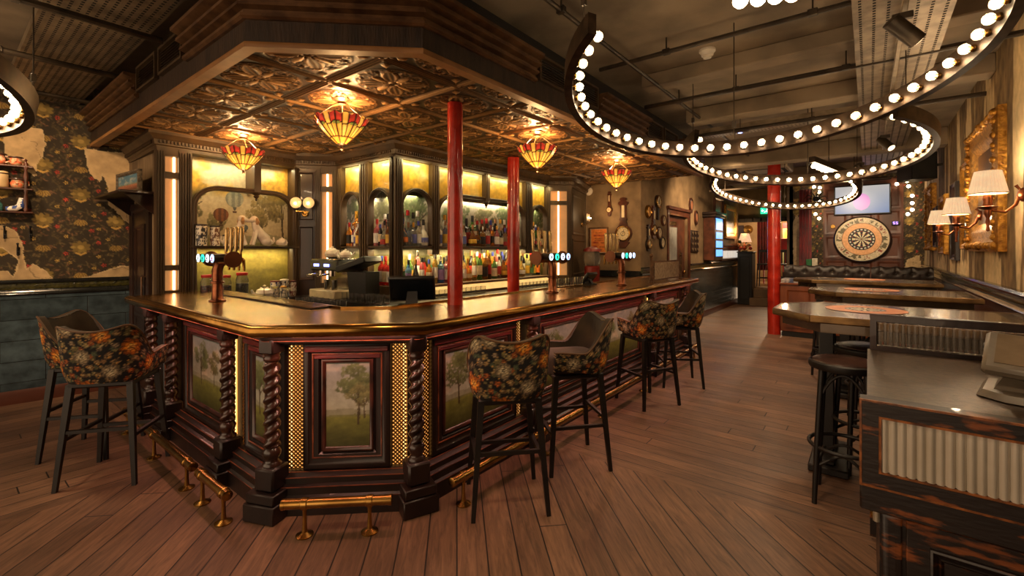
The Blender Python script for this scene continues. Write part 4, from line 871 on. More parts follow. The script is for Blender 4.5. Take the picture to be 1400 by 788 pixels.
# ---- bottle display, the two-arch side and the long side
b1 = T('arched_bottle_display', 'two-arch bottle display of the back bar facing the corner', 'back bar', (-4.4, 3.0, 0))
oA, eA, nA = (-5.0, 3.0, 0), (1, 0), (0, -1)
panel_paint(oA, eA, nA, -.34, .95, ZBC, ZP, .20, mural(22, .7, ((.22, .42, .4, GT), (.75, .42, .42, GB))), 'mural', b1, .011, paint_at)
m = MB(basis(oA, eA, nA)); m.box(-.05, 1.1, 0, .22, ZP, ZP+.02); m.build('soffit', olive_wood, b1)
post(b1, oA, eA, nA, .0, .11); arch_bay(b1, oA, eA, nA, .11, .48, 1.98, 2.165, 0, seed=21, trees=((.5, .3, .6, GT),)); post(b1, oA, eA, nA, .48, .65); arch_bay(b1, oA, eA, nA, .65, 1.03, 1.98, 2.165, 0, seed=22, trees=((.5, .32, .6, GT),)); post(b1, oA, eA, nA, 1.03, 1.1)
b2 = T('arched_bottle_display', 'long bottle display of the back bar with one wide and two narrow arches', 'back bar', (-3.9, 4.4, 0))
oB, eB, nB = (-3.9, 3.0, 0), (0, 1), (1, 0)
panel_paint(oB, eB, nB, .18, 3.1, ZBC, ZP, .20, mural(24, 2.0, ((.09, .42, .4, GT), (.3, .42, .36, GT), (.5, .42, .3, GB), (.68, .42, .42, GT), (.9, .42, .4, GT))), 'mural', b2, .011, paint_at)
m = MB(basis(oB, eB, nB)); m.box(-.05, 3.1, 0, .22, ZP, ZP+.02); m.build('soffit', olive_wood, b2)
post(b2, oB, eB, nB, -.03, .07); arch_bay(b2, oB, eB, nB, .07, .48, 1.98, 2.165, 0, seed=23, trees=((.8, .3, .5, GT),)); post(b2, oB, eB, nB, .48, .59, 1.46)
arch_bay(b2, oB, eB, nB, .59, 2.25, 1.94, 2.165, .5, mull=1.42, seed=24, trees=((.15, .3, .6, GT), (.45, .3, .5, GB), (.8, .3, .66, GT))); post(b2, oB, eB, nB, 2.25, 2.43, 1.46); arch_bay(b2, oB, eB, nB, 2.43, 2.81, 1.98, 2.165, 0, seed=25, trees=((.5, .3, .6, GT),)); post(b2, oB, eB, nB, 2.81, 2.87)
for q, sy in ((3.25, .4), (4.42, 1.6), (5.62, .4)):
    light('AREA', (-3.81, q, ZP-.02), 2.0*sy+.8, (1, .84, .40), .03, rot=(0, math.radians(30), 0), size_y=sy)
    light('AREA', (-3.96, q, ZSH-.035), 5.5*sy+1, (1, .76, .36), .05, size_y=sy)
    light('AREA', (-4.08, q, 2.13), 2.4*sy+1.0, (1, .80, .50), .05, rot=(0, 0, 0), size_y=sy)
for q in (-4.70, -4.16):
    light('AREA', (q, 2.91, ZP-.02), 1.5, (1, .82, .38), .34, rot=(math.radians(30), 0, 0), size_y=.03); light('AREA', (q, 3.08, ZSH-.035), 1.6, (1, .76, .36), .34, size_y=.05); light('AREA', (q, 3.17, 2.12), 2.2, (1, .80, .48), .34, size_y=.05)
# ---- right end: third lit column and dark panel
rb = T('end_back_bar', 'glowing column and dark panel closing the far end of the back bar', 'back bar', (-3.7, 6.3, 0))
dE = np.array([.28, .28])/math.hypot(.28, .28); lit_column(rb, (-3.9, 5.85, 0), dE, np.array([dE[1], -dE[0]]), .36, .18)
a, b = np.array([-3.64, 6.12]), np.array([-3.96, 7.19]); e = (b-a)/np.linalg.norm(b-a); n = np.array([e[1], -e[0]])
m = MB(basis((*a, 0), e, n)); m.box(0, 1.1, 0, .05, 0, ZP); m.frame(.1, 1.0, 1.75, 2.4, [(0, 0), (0, .012), (.02, .014), (.04, 0)]); m.frame(.1, 1.0, 1.1, 1.68, [(0, 0), (0, .012), (.02, .014), (.04, 0)]); m.build('panel', M('grey_brown_panel', rgb(70, 58, 42), .5, ns=6, stretch=(1, 1, .3)), rb)
# ---- back counter
bc = T('back_counter', 'dark back counter with bottle riser running below the arches', 'back counter', (-3.8, 4, 0))
BCO = [(-5.28, 2.60), (-3.5, 2.62), (-3.5, 6.0)]
m = MB(); m.prism([(-5.20, 2.62), (-3.52, 2.64), (-3.52, 5.8), (-3.86, 5.8), (-3.86, 2.95), (-4.92, 2.95), (-5.20, 2.67)], .02, ZBC-.04); m.build('cabinet_front', dark_wood, bc)
m = MB(); m.prism([(-5.22, 2.60), (-3.5, 2.62), (-3.5, 5.84), (-4.09, 5.84), (-4.09, 3.19), (-4.94, 3.19), (-4.94, 2.93), (-5.22, 2.66)], ZBC-.04, ZBC); m.build('worktop', black_wood, bc)
m = MB(); m.box(-4.14, -3.82, 3.06, 5.82, ZBC, ZST, .004); m.box(-4.92, -3.96, 3.0, 3.24, ZBC, ZST, .004); m.build('riser', M('riser_wood', rgb(84, 58, 32), .45), bc)
m = MB(); m.box(-3.818, -3.812, 3.12, 5.8, ZBC+.03, ZST-.03); m.build('led_strip', M('riser_led', (1, .7, .3), .5, emit=(1, .62, .2), es=.45), bc)
m = MB(); m.box(-5.27, -5.10, 1.60, 2.58, .02, ZBC-.03); m.build('side_cabinet', dark_wood, bc); m = MB(); m.box(-5.27, -5.06, 1.58, 2.6, ZBC-.03, ZBC); m.build('side_worktop', black_wood, bc)
# ---- sconces with round glass plates
def disc_sconce(x, y, z, n, label):
    t = T('disc_sconce', label, 'wall light', (x, y, z)); nn = np.array(n)/np.hypot(*n); ax = np.arctan2(nn[1], nn[0])
    W = TR(x, y, z, ax)
    m = MB(W); m.lathe([(.035, .0), (.04, .01), (.03, .02), (0, .022)], 18, (0, 0, -.12), axis='x'); m.tube([(.02, 0, -.12), (.07, 0, -.13), (.1, 0, -.10)], .007, 8); m.tube([(.1, -.07, -.1), (.1, .07, -.1)], .007, 8); m.build('bracket', brass, t)
    for s_ in (-1, 1):
        m = MB(W); m.lathe([(.062, 0), (.064, .006), (.05, .012), (.03, .016), (.0, .017)], 24, (.11, s_*.07, .0), axis='x'); m.build('glass_plate', M('amber_clear_glass', rgb(220, 190, 140), .08, emit=(1, .66, .32), es=.12), t)
        m = MB(W); m.sphere((.14, s_*.07, -.01), .012, 12); m.build('bulb', bulb_m, t)
    light('POINT', (x+nn[0]*.4, y+nn[1]*.4, z+.05), 2, WARM, .04)
p = np.array([-5.33, 2.65])+d45*.11; disc_sconce(p[0], p[1], 2.06, n45, 'twin round glass sconce on the dark panel right of the balloon mural')
p = a+e*.75; disc_sconce(p[0], p[1], 2.06, n, 'twin round glass sconce on the dark panel at the far end of the back bar')
# ================================================================== BOTTLES
def gl(nm, c, tr=.9, r=.06): return M('bottle_'+nm, c, r, c2=tuple(x*.9 for x in c), trans=tr, ior=1.3, ns=3)
GLS = {'clear': gl('clear', (.93, .92, .86)), 'amber': gl('amber', (.80, .36, .06)), 'brown': gl('brown', (.30, .10, .02), .7), 'green': gl('green', (.16, .36, .08), .75), 'red': gl('red', (.80, .04, .03), .7), 'blue': gl('blue', (.08, .22, .62), .7),
       'orange': gl('orange', (.95, .36, .05), .7), 'pink': gl('pink', (.95, .30, .34), .8), 'black': M('bottle_black', (.012, .01, .01), .15), 'teal': M('bottle_teal', rgb(96, 178, 166), .35), 'gold': gl('gold', (.85, .55, .14), .7), 'white': M('bottle_white', rgb(220, 212, 196), .3)}
def flatm(nm, c, r=.5): return M(nm, rgb(*c), r, ns=20)
CAPS = {'black': flatm('cap_black', (20, 18, 18)), 'silver': M('cap_silver', rgb(190, 186, 178), .25, 1), 'red': flatm('cap_red', (170, 26, 24)), 'gold': M('cap_gold', rgb(200, 150, 60), .3, 1), 'cork': flatm('cap_cork', (150, 104, 66)), 'white': flatm('cap_white', (220, 214, 204)), 'blue': flatm('cap_blue', (50, 60, 150)), 'green': flatm('cap_green', (50, 110, 50))}
LABS = {'cream': flatm('label_cream', (222, 206, 172)), 'white': flatm('label_white', (228, 224, 216)), 'yellow': flatm('label_yellow', (222, 176, 60)), 'red': flatm('label_red', (166, 34, 28)), 'black': flatm('label_black', (26, 22, 22)), 'blue': flatm('label_blue', (96, 104, 176)), 'orange': flatm('label_orange', (214, 112, 36)), 'green': flatm('label_green', (70, 110, 60)), 'lilac': flatm('label_lilac', (150, 120, 180))}
SHP = {  # unit-height profiles, radius relative to height
    'tall': ([(.11, 0), (.125, .01), (.125, .56), (.115, .62), (.06, .70), (.042, .76), (.04, .92)], .125, (.12, .48)),
    'square': ([(.13, 0), (.142, .012), (.142, .60), (.13, .65), (.06, .70), (.046, .74), (.044, .90)], .142, (.12, .5)),
    'wine': ([(.11, 0), (.118, .01), (.118, .50), (.108, .58), (.06, .68), (.042, .74), (.04, .95)], .118, (.12, .42)),
    'round': ([(.12, 0), (.17, .03), (.19, .18), (.18, .36), (.12, .5), (.06, .6), (.045, .66), (.043, .88)], .19, (.14, .32)),
    'cone': ([(.17, 0), (.18, .012), (.165, .2), (.12, .42), (.07, .6), (.045, .70), (.043, .9)], .17, (.06, .26)),
    'slim': ([(.085, 0), (.092, .01), (.092, .66), (.085, .72), (.05, .80), (.036, .84), (.035, .94)], .092, (.2, .55))}
MC = {}
def mesh_of(key, fn):
    if key not in MC:
        o = fn(); MC[key] = o.data; bpy.data.objects.remove(o)
    return MC[key]
def obj_of(name, me, parent):
    o = bpy.data.objects.new(name, me); col.objects.link(o); o.parent = parent; return o
def bottle(x, y, z, shp, g, cap, lab, h, label, group):
    t = T('bottle', label, 'bottle', (x, y, z), random.random()*6, group); pr, rl, (l0, l1) = SHP[shp]; sq = 4 if shp == 'square' else 16
    h = round(h/.02)*.02
    obj_of('glass_body', mesh_of((shp, g, h, 'b'), lambda: MB().lathe([(r*h, q*h) for r, q in pr], 16).build('b', GLS[g])), t)
    c0 = pr[-1][1]-.10; obj_of('cap', mesh_of((shp, cap, h, 'c'), lambda: MB().lathe([(.05*h, c0*h), (.052*h, (c0+.02)*h), (.05*h, h), (.0, h)], 12).build('c', CAPS[cap])), t)
    if lab:
        def mk():
            r_ = [np.interp(q, [p[1] for p in pr], [p[0] for p in pr])*h+.0012 for q in (l0, (l0+l1)/2, l1)]; zz = [l0*h, (l0+l1)/2*h, l1*h]; m = MB(); a = np.linspace(0, 2*PI, 20); m.grid([[(r_[k]*math.cos(q), r_[k]*math.sin(q), zz[k]) for k in range(3)] for q in a]); return m.build('l', LABS[lab])
        obj_of('paper_label', mesh_of((shp, lab, h, 'l'), mk), t)
    return t
ORD = ['first', 'second', 'third', 'fourth', 'fifth', 'sixth', 'seventh', 'eighth', 'ninth', 'tenth', 'eleventh', 'twelfth', 'thirteenth', 'fourteenth', 'fifteenth', 'sixteenth', 'seventeenth', 'eighteenth', 'nineteenth', 'twentieth']
CLEARS = [('clear', 'white'), ('clear', 'cream'), ('clear', 'blue'), ('clear', 'yellow'), ('clear', None), ('white', 'blue'), ('clear', 'orange')]
WARMS = [('amber', 'cream'), ('brown', 'cream'), ('brown', 'yellow'), ('green', 'cream'), ('black', 'cream'), ('red', 'white'), ('orange', 'black'), ('gold', 'red'), ('amber', 'black'), ('clear', 'red'), ('black', 'red'), ('pink', 'white')]
BRIGHT = [('red', 'red'), ('brown', 'red'), ('black', 'white'), ('green', 'yellow'), ('blue', 'lilac'), ('clear', 'lilac'), ('orange', 'cream'), ('clear', 'yellow'), ('pink', 'white'), ('black', 'orange'), ('amber', 'yellow'), ('gold', 'white'), ('clear', 'green')]
def row(o, e, n, x0, x1, out, z, k, pal, where, group, h0=.27, h1=.34, shapes=None):
    e, n = np.array(e), np.array(n); o = np.array(o[:2])
    for i in range(k):
        x = x0+(x1-x0)*(i+.5)/k+random.uniform(-.008, .008); p = o+e*x+n*(out+random.uniform(-.006, .006)); g, lab = pal[(i*5+k+int(x0*10)) % len(pal)] if random.random() < .75 else random.choice(pal)
        sh = random.choice(shapes or ['tall', 'tall', 'square', 'wine', 'round', 'slim', 'cone']); cap = random.choice(['black', 'silver', 'red', 'gold', 'cork', 'white', 'black', 'blue'])
        bottle(p[0], p[1], z, sh, g, cap, lab, random.uniform(h0, h1), f'{g} {sh if sh != "square" else "broad"} bottle, {cap} cap, {ORD[i]} {where}', group)
random.seed(21)
def two_rows(o, e, n, x0, x1, k, pal, bay_, group):
    row(o, e, n, x0+.03, x1-.03, -.145, ZSH, k, pal, f'in back row, upper shelf, {bay_}', group, .34, .42, ['tall', 'wine', 'slim', 'square'])
    row(o, e, n, x0+.03, x1-.03, -.05, ZSH, k, pal, f'in front row, upper shelf, {bay_}', group, .24, .31)
two_rows(oA, eA, nA, .11, .48, 5, WARMS+CLEARS, 'first narrow arch', 'bottles on the upper bar shelf')
two_rows(oA, eA, nA, .65, 1.03, 5, WARMS, 'second narrow arch', 'bottles on the upper bar shelf')
two_rows(oB, eB, nB, .07, .48, 5, CLEARS, 'arch beside corner post', 'bottles on the upper bar shelf')
two_rows(oB, eB, nB, .59, 1.15, 6, CLEARS, 'wide arch before near column', 'bottles on the upper bar shelf')
two_rows(oB, eB, nB, 1.15, 2.25, 11, WARMS, 'wide arch between columns', 'bottles on the upper bar shelf')
two_rows(oB, eB, nB, 2.43, 2.81, 5, WARMS, 'last narrow arch', 'bottles on the upper bar shelf')
row(oB, eB, nB, .08, 1.2, -.055, ZST, 12, BRIGHT, 'on lower riser before near red column', 'bottles on the lower bar riser', .27, .36)
row(oB, eB, nB, .14, 1.2, -.15, ZST, 10, BRIGHT, 'in back row, lower riser, before near column', 'bottles on the lower bar riser', .30, .40, ['tall', 'wine', 'slim'])
row(oB, eB, nB, 1.22, 2.3, -.055, ZST, 11, WARMS+BRIGHT, 'on lower riser between red columns', 'bottles on the lower bar riser', .27, .36)
row(oB, eB, nB, 1.26, 2.3, -.15, ZST, 10, WARMS, 'in back row, lower riser, between red columns', 'bottles on the lower bar riser', .32, .40, ['tall', 'wine', 'slim'])
row(oB, eB, nB, 2.35, 2.8, -.12, ZST, 5, BRIGHT, 'on lower riser beyond far red column', 'bottles on the lower bar riser', .26, .34)
row(oA, eA, nA, .72, 1.02, -.08, ZST, 4, [('red', 'cream'), ('red', 'white')], 'beside corner post on lower riser', 'bottles on the lower bar riser', .31, .32, ['tall'])
# ---- tumblers and other glassware
glass_m = M('clear_drinking_glass', (.96, .95, .92), .04, trans=.96, ior=1.35, ns=3)
tum = lambda: MB().lathe([(.026, 0), (.031, .004), (.034, .088), (.031, .088), (.028, .01), (0, .008)], 16).build('g', glass_m)
def tumbler(x, y, z, label, group): o = obj_of('tumbler', mesh_of('tum', tum), None); o.location = (x, y, z); return tag(o, label, 'glass', group)
for r_ in range(2):
    for i in range(8): tumbler(-4.30+i*.085, 2.66+r_*.08, ZBC, f'small clear tumbler, {ORD[i]} from left in the {["front", "rear"][r_]} row by the black till', 'tumblers on the back counter')
for i in range(13): tumbler(-3.72, 3.15+i*.085, ZBC, f'small clear tumbler, {ORD[i]} along the back counter from the corner post', 'tumblers on the back counter')
for i in range(10): tumbler(-3.66, 4.85+i*.085, ZBC, f'tumbler lit yellow, {ORD[i]} in the row beyond the far red column', 'tumblers on the back counter')
for i in range(8): tumbler(-2.60, 3.98+i*.1+(.04 if i % 2 else 0), ZT+.016, f'clear tumbler on the far inner bar edge, {ORD[i]} beyond the middle beer tower', 'tumblers on the brass bar')
for r_ in range(2):
    for i in range(7): tumbler(-3.75+i*.085, 1.90+r_*.08, 1.03, f'upturned clear tumbler, {ORD[i]} from left in the {["front", "rear"][r_]} row behind the striped bar mat', 'tumblers behind the bar mat')
t = T('glass_tray', 'dark shelf of glasses just behind the striped bar mat', 'tray', (-3.5, 1.94, 1.0)); m = MB(); m.box(-3.86, -3.1, 1.84, 2.04, 1.005, 1.03, .004); m.build('tray_base', blackm, t)
for k in range(4): m = MB(); m.box(-3.84 if k < 2 else -3.14, -3.82 if k < 2 else -3.12, 1.86 if k % 2 else 2.0, 1.88 if k % 2 else 2.02, 0, 1.005); m.build('leg', blackm, t)
def wine_mesh(): return MB().lathe([(.033, 0), (.038, .03), (.034, .075), (.012, .10), (.0042, .105), (.004, .165), (.033, .178), (.034, .181), (0, .182)], 18).build('w', glass_m)
for i in range(5):
    q = atz(379+i*9.5, 411, 1.06); o = obj_of('wine_glass', mesh_of('wine', wine_mesh), None); o.location = (-4.34+i*.105, 1.87+(i % 2)*.05, 1.0); tag(o, f'upturned stemmed glass, {ORD[i]} from left behind the striped bar mat', 'glass', 'upturned stemmed glasses')
t = T('glass_rack', 'low dark rack under the upturned stemmed glasses', 'rack', (-4.1, 1.92, .98)); m = MB(); m.box(-4.4, -3.87, 1.83, 1.98, .98, 1.0, .003); m.build('rack_top', blackm, t)
for x in (-4.38, -3.9): m = MB(); m.box(x, x+.02, 1.84, 1.97, 0, .98); m.build('support', blackm, t)
# striped bar mat along the inner edge
t = T('bar_mat', 'long ribbed bar mat striped dark and brass on the inner edge of the bar', 'bar mat', (-4.0, 1.72, ZT)); m = MB(); m.prism([(-4.85, 1.62), (-3.05, 1.62), (-3.05, 1.76), (-4.85, 1.76)], ZT+.001, ZT+.008); m.build('base', blackm, t); m = MB()
for k in range(44): x = -4.84+k*.041; m.box(x, x+.02, 1.625, 1.755, ZT+.008, ZT+.014)
m.build('ribs', brass, t)
# ---- beer towers
lens_c = {'pale': (.75, .9, 1.0), 'green': (.02, .55, .32), 'white': (.8, .85, 1), 'mix': (.35, .55, 1.0)}
def make_tower(label):
    t = T('beer_tower', label, 'beer tower', (0, 0, 0), 0, 'copper beer towers on the bar')
    m = MB(); m.lathe([(.062, 0), (.062, .008), (.048, .014), (.04, .03), (.038, .14), (.05, .145), (.05, .155), (.038, .16), (.038, .22)], 24); m.tube([(0, 0, .21), (0, .0, .25), (.0, .012, .29), (0, .035, .325)], .038, 20); m.build('column', copper, t, False)
    m = MB(); m.tube([(-.22, .03, .335), (.22, .03, .335)], .046, 24); m.build('crossbar', copper, t, False)
    for s_ in (-1, 1):
        m = MB(); m.tube([(.222*s_, .03, .335), (.236*s_, .03, .335)], .064, 28); 
        for k in range(4): a_ = k*PI/2+.6; m.tube([(.236*s_, .03+.05*math.cos(a_), .335+.05*math.sin(a_)), (.239*s_, .03+.05*math.cos(a_), .335+.05*math.sin(a_))], .005, 8)
        m.build('end_plate', M('plate_copper', rgb(118, 74, 50), .35, .8), t, False)
    for k, (x, c) in enumerate([(-.15, 'pale'), (-.05, 'green'), (.05, 'white'), (.15, 'mix')]):
        m = MB(); m.tube([(x, .02, .345), (x, -.085, .345)], .034, 20); b_ = m.build('badge_barrel', blackm, t, False)
        m = MB(); m.tube([(x, -.085, .345), (x, -.09, .345)], .031, 24); m.build('badge_lens', M('lens_'+c, lens_c[c], .2, emit=lens_c[c], es=1.6), t, False)
        m = MB(); m.tube([(x, -.0905, .345), (x, -.0915, .345)], .014, 5); m.tube([(x-.018, -.0905, .328), (x+.018, -.0905, .328)], .004, 6); m.build('badge_emblem', M('emblem_'+c, (.01, .02, .04) if c != 'mix' else (.6, .02, .03), .5), t, False)
        m = MB(); m.tube([(x, .07, .34), (x, .12, .34), (x, .135, .33), (x, .14, .27), (x, .14, .24)], [.016, .015, .014, .011, .009], 12); m.tube([(x, .115, .34), (x, .115, .4)], [.012, .009], 10); tp = m.build('tap', brass, t, False)
        m = MB(); m.tube([(x, .115, .395), (x, .118, .41), (x, .125, .58), (x, .126, .60)], [.01, .013, .019, .014], 12); m.build('tap_handle', M('gold_handle', rgb(190, 158, 104), .22, .8), t, False)
    return t
tw = make_tower('copper beer tower on the left end of the bar with glowing badges')
for i, (p, rz, lb) in enumerate([((-4.13, 1.42, ZT+.004), 0, 'copper beer tower on the left end of the bar with glowing badges'), ((-2.38, 3.66, ZT+.004), PI/2, 'copper beer tower in the middle of the long side, beyond the red columns'), ((-2.24, 4.9, ZT+.004), PI/2, 'copper beer tower nearest the far end of the brass bar')]):
    o = tw if i == 0 else dup(tw, label=lb); o.location = p; o.rotation_euler = (0, 0, rz)
# ---- tills
def till(x, y, z, rz, label, s=1.0):
    t = T('till_screen', label, 'till', (x, y, z), rz); m = MB(); m.prism([(-.11*s, -.08*s), (.11*s, -.08*s), (.11*s, .09*s), (-.11*s, .09*s)], 0, .02); m.prism([(-.05*s, -.02*s), (.05*s, -.02*s), (.05*s, .06*s), (-.05*s, .06*s)], .02, .12*s, 0, [(-.04*s, -.06*s), (.04*s, -.06*s), (.04*s, .0), (-.04*s, .0)]); m.build('stand', blackm, t, False)
    R_ = Matrix.Translation((0, -.03*s, .15*s)) @ Matrix.Rotation(math.radians(52), 4, 'X')
    m = MB(R_); m.box(-.19*s, .19*s, -.13*s, .13*s, -.025, .012, .01); m.build('screen_housing', blackm, t, False); m = MB(R_); m.box(-.17*s, .17*s, -.11*s, .11*s, -.028, -.024); m.build('screen', M('dark_screen', rgb(22, 26, 30), .1), t, False)
    return t
till(-2.86, 2.36, ZT-.03, math.radians(225), 'black till screen seen from behind beside the near red column', .95)
till(-2.58, 4.78, ZT, math.radians(270), 'small black till by the far beer tower', .6)
m = MB(); m.box(-3.02, -2.72, 2.22, 2.52, 1.0, 1.068, .004); tag(m.build('till_ledge', dark_wood), 'dark ledge under the till screen by the near red column', 'ledge')
# ---- espresso machine, grinder till, teapots, popcorn jar
t = T('espresso_machine', 'espresso machine with blue displays on the back counter by the lit column', 'coffee machine', (-4.78, 2.83, ZBC)); W = TR(-4.70, 2.80, ZBC)
m = MB(W); m.box(-.26, .26, -.18, .16, 0, .09, .01); m.build('base', M('cream_metal', rgb(190, 172, 140), .4), t); m = MB(W); m.box(-.25, .25, .04, .16, .09, .42, .01); m.build('back_body', chrome, t); m = MB(W); m.box(-.28, .28, -.16, .16, .30, .42, .015); m.build('head', blackm, t)
m = MB(W); m.box(-.27, .27, -.15, .15, .42, .43, .004); m.build('cup_tray', chrome, t)
for x in (-.13, .08): m = MB(W); m.box(x-.05, x+.05, -.168, -.16, .345, .375); m.build('display', M('blue_display', (.2, .25, 1), .3, emit=(.25, .3, 1), es=2), t); m = MB(W); m.lathe([(.035, .24), (.036, .3)], 16, (x, -.1, 0)); m.tube([(x, -.13, .265), (x-.02, -.26, .25)], .011, 8); m.build('portafilter', chrome, t)
for x in (-.02, .13): m = MB(W); m.lathe([(.03, .091), (.034, .2), (.03, .2), (.028, .1)], 16, (x, -.1, 0)); m.build('milk_jug', chrome, t)
t = T('bar_till', 'bulky black hooded till beside the espresso machine', 'till', (-4.2, 2.9, ZBC)); W = TR(-4.17, 2.80, ZBC, .2); m = MB(W); m.prism([(-.1, -.1), (.12, -.1), (.12, .1), (-.1, .1)], 0, .3, 0, [(-.14, -.1), (.12, -.1), (.12, .1), (-.1, .1)]); m.build('body', blackm, t); m = MB(W @ Matrix.Translation((-.06, -.02, .36)) @ Matrix.Rotation(math.radians(-16), 4, 'Y')); m.box(-.2, .22, -.13, .13, -.02, .05, .012); m.build('hood', blackm, t)
def teapot(x, y, z, s, rz, label):
    t = T('teapot', label, 'teapot', (x, y, z), rz); m = MB(); m.lathe([(.04*s, 0), (.075*s, .02*s), (.085*s, .055*s), (.07*s, .09*s), (.04*s, .105*s)], 20); m.tube([(.075*s, 0, .045*s), (.11*s, 0, .06*s), (.125*s, 0, .095*s)], [.02*s, .014*s, .01*s], 10); m.build('body', white_c, t, False)
    m = MB(); m.lathe([(.045*s, .1*s), (.035*s, .115*s), (.012*s, .122*s), (.014*s, .135*s), (0, .14*s)], 16); m.build('lid', white_c, t, False)
    m = MB(); a = np.linspace(-1.3, 1.3, 10); m.tube([(-.078*s-.04*s*math.cos(q), 0, .055*s+.038*s*math.sin(q)) for q in a], .008*s, 8); m.build('handle', white_c, t, False); return t
teapot(-4.78, 2.80, ZBC+.43, 1.0, 0, 'white teapot on top of the espresso machine'); teapot(-4.56, 2.83, ZBC+.43, .8, .6, 'smaller white teapot on the right of the espresso machine top')
t = T('popcorn_jar', 'red and white round jar machine in front of the far dark panel', 'jar', (-3.52, 6.45, ZBC)); W = TR(-3.42, 6.4, ZBC)
m = MB(); m.box(-3.56, -3.26, 6.22, 6.6, 0, ZBC); m.build('stand', dark_wood, t); m = MB(W); m.lathe([(.12, 0), (.12, .26), (.1, .28)], 20); m.build('base', M('red_enamel', rgb(120, 34, 24), .3), t); m = MB(W); m.lathe([(.11, .28), (.13, .34), (.13, .46), (.1, .52)], 20); m.build('glass_bowl', glass_m, t); m = MB(W); m.lathe([(.14, .5), (.13, .54), (.06, .57), (0, .58)], 20); m.build('lid', M('red_enamel'), t)
# ---- things on the mural bay shelf and its side counter
def jar(x, y, z, r, h, fill, lid, label):
    t = T('storage_jar', label, 'jar', (x, y, z)); m = MB(TR(x, y, z)); m.lathe([(r*.9, 0), (r, .01), (r, h*.75), (r*.8, h*.86), (r*.8, h*.92)], 18); m.build('glass', glass_m, t)
    m = MB(TR(x, y, z)); m.lathe([(0, .006), (r*.86, .008), (r*.9, h*.6), (0, h*.62)], 14); m.build('contents', M('jar_fill_'+fill, {'nuts': rgb(150, 84, 40), 'sweets': rgb(190, 70, 40), 'olives': rgb(110, 104, 40)}[fill], .6, ns=60, c2=rgb(60, 34, 16)), t)
    m = MB(TR(x, y, z)); m.lathe([(r*.86, h*.9), (r*.92, h*.93), (r*.9, h), (0, h)], 18); m.build('lid', CAPS[lid], t)
jar(-5.2, 1.70, ZBC, .06, .28, 'sweets', 'red', 'glass jar with red lid nearest the lit column under the mural shelf'); jar(-5.2, 1.86, ZBC, .055, .27, 'nuts', 'red', 'glass jar with red lid and brown contents behind the left beer tower'); jar(-5.2, 2.02, ZBC, .06, .29, 'olives', 'red', 'glass jar with red lid and olive contents right of the left beer tower')
teapot(-5.19, 2.24, ZBC, 1.05, PI/2+PI, 'patterned white teapot under the mural shelf')
def tin_can(x, y, z, r, h, c, lid, label):
    t = T('patterned_canister', label, 'canister', (x, y, z)); a = np.linspace(0, 2*PI, 40); zz = np.linspace(0, h, 24); A, Z = np.meshgrid(a, zz, indexing='ij'); pat = fbm(A*4, Z*60, int(x*1000) % 50) > .5
    C = np.where(pat[..., None], np.array(c)/255, np.array((226, 214, 192))/255); m = MB(TR(x, y, z)); m.grid(np.stack([r*np.cos(A), r*np.sin(A), Z], -1), C); m.lathe([(0, .001), (r, 0)], 20); m.c[-1] = np.ones((len(m.v[-1]), 3))*.5; m.build('body', paint_gl, t); m = MB(TR(x, y, z)); m.lathe([(r*1.03, h), (r*1.03, h+.015), (r*.3, h+.02), (0, h+.02)], 20); m.build('lid', lid, t)
tin_can(-5.2, 2.36, ZBC, .05, .17, (60, 70, 110), red_wood, 'blue and white patterned canister beside the teapot'); tin_can(-5.2, 2.46, ZBC, .045, .18, (40, 40, 60), white_c, 'dark patterned canister, second of the row below the mural shelf'); tin_can(-5.2, 2.555, ZBC, .04, .16, (130, 60, 60), red_wood, 'reddish patterned canister at the right end below the mural shelf')
tin_can(-5.12, 2.41, ZBC, .035, .11, (60, 60, 70), gold, 'short patterned canister in front of the row below the mural shelf')
tin_can(-5.27, 1.67, ZSH, .05, .2, (40, 36, 40), dark_wood, 'tall black and white patterned canister on the mural shelf'); tin_can(-5.27, 1.79, ZSH, .045, .19, (110, 70, 50), dark_wood, 'brown flowered canister second on the mural shelf'); tin_can(-5.25, 1.89, ZSH, .035, .10, (90, 90, 60), dark_wood, 'small olive canister on the mural shelf beside the first china dog')
def china_dog(y, flip, label):
    t = T('china_dog', label, 'figurine', (-5.25, y, ZSH)); s = -1 if flip else 1; X = -5.25; m = MB()
    m.tube([(X, y-s*.08, ZSH+.03), (X, y-s*.05, ZSH+.08), (X, y, ZSH+.14), (X, y+s*.045, ZSH+.21), (X, y+s*.055, ZSH+.26)], [.045, .06, .05, .038, .034], 14); m.sphere((X, y-s*.09, ZSH+.045), .045, 14); m.sphere((X+.01, y-s*.055, ZSH+.06), .055, 14)
    m.tube([(X+.02, y+s*.04, ZSH+.17), (X+.025, y+s*.065, ZSH+.08), (X+.025, y+s*.085, ZSH+.012)], [.022, .017, .02], 10); m.tube([(X-.02, y+s*.04, ZSH+.17), (X-.02, y+s*.065, ZSH+.08), (X-.02, y+s*.085, ZSH+.012)], [.022, .017, .02], 10); m.tube([(X, y-s*.12, ZSH+.03), (X, y-s*.15, ZSH+.06), (X, y-s*.14, ZSH+.1)], [.018, .015, .01], 8); m.build('body', white_c, t, smooth=80)
    m = MB(); m.sphere((X, y+s*.06, ZSH+.285), .043, 16); m.tube([(X+.01, y+s*.085, ZSH+.28), (X+.015, y+s*.125, ZSH+.268)], [.026, .018], 12); m.build('head', white_c, t, smooth=80)
    for q in (-1, 1): m = MB(); m.tube([(X+q*.04, y+s*.05, ZSH+.30), (X+q*.05, y+s*.045, ZSH+.26), (X+q*.047, y+s*.05, ZSH+.23)], [.012, .02, .012], 8); m.build('ear', M('tan_china', rgb(176, 130, 80), .3), t)
china_dog(1.98, False, 'white sitting china dog on the mural shelf facing right'); china_dog(2.22, True, 'white sitting china dog on the mural shelf facing left')
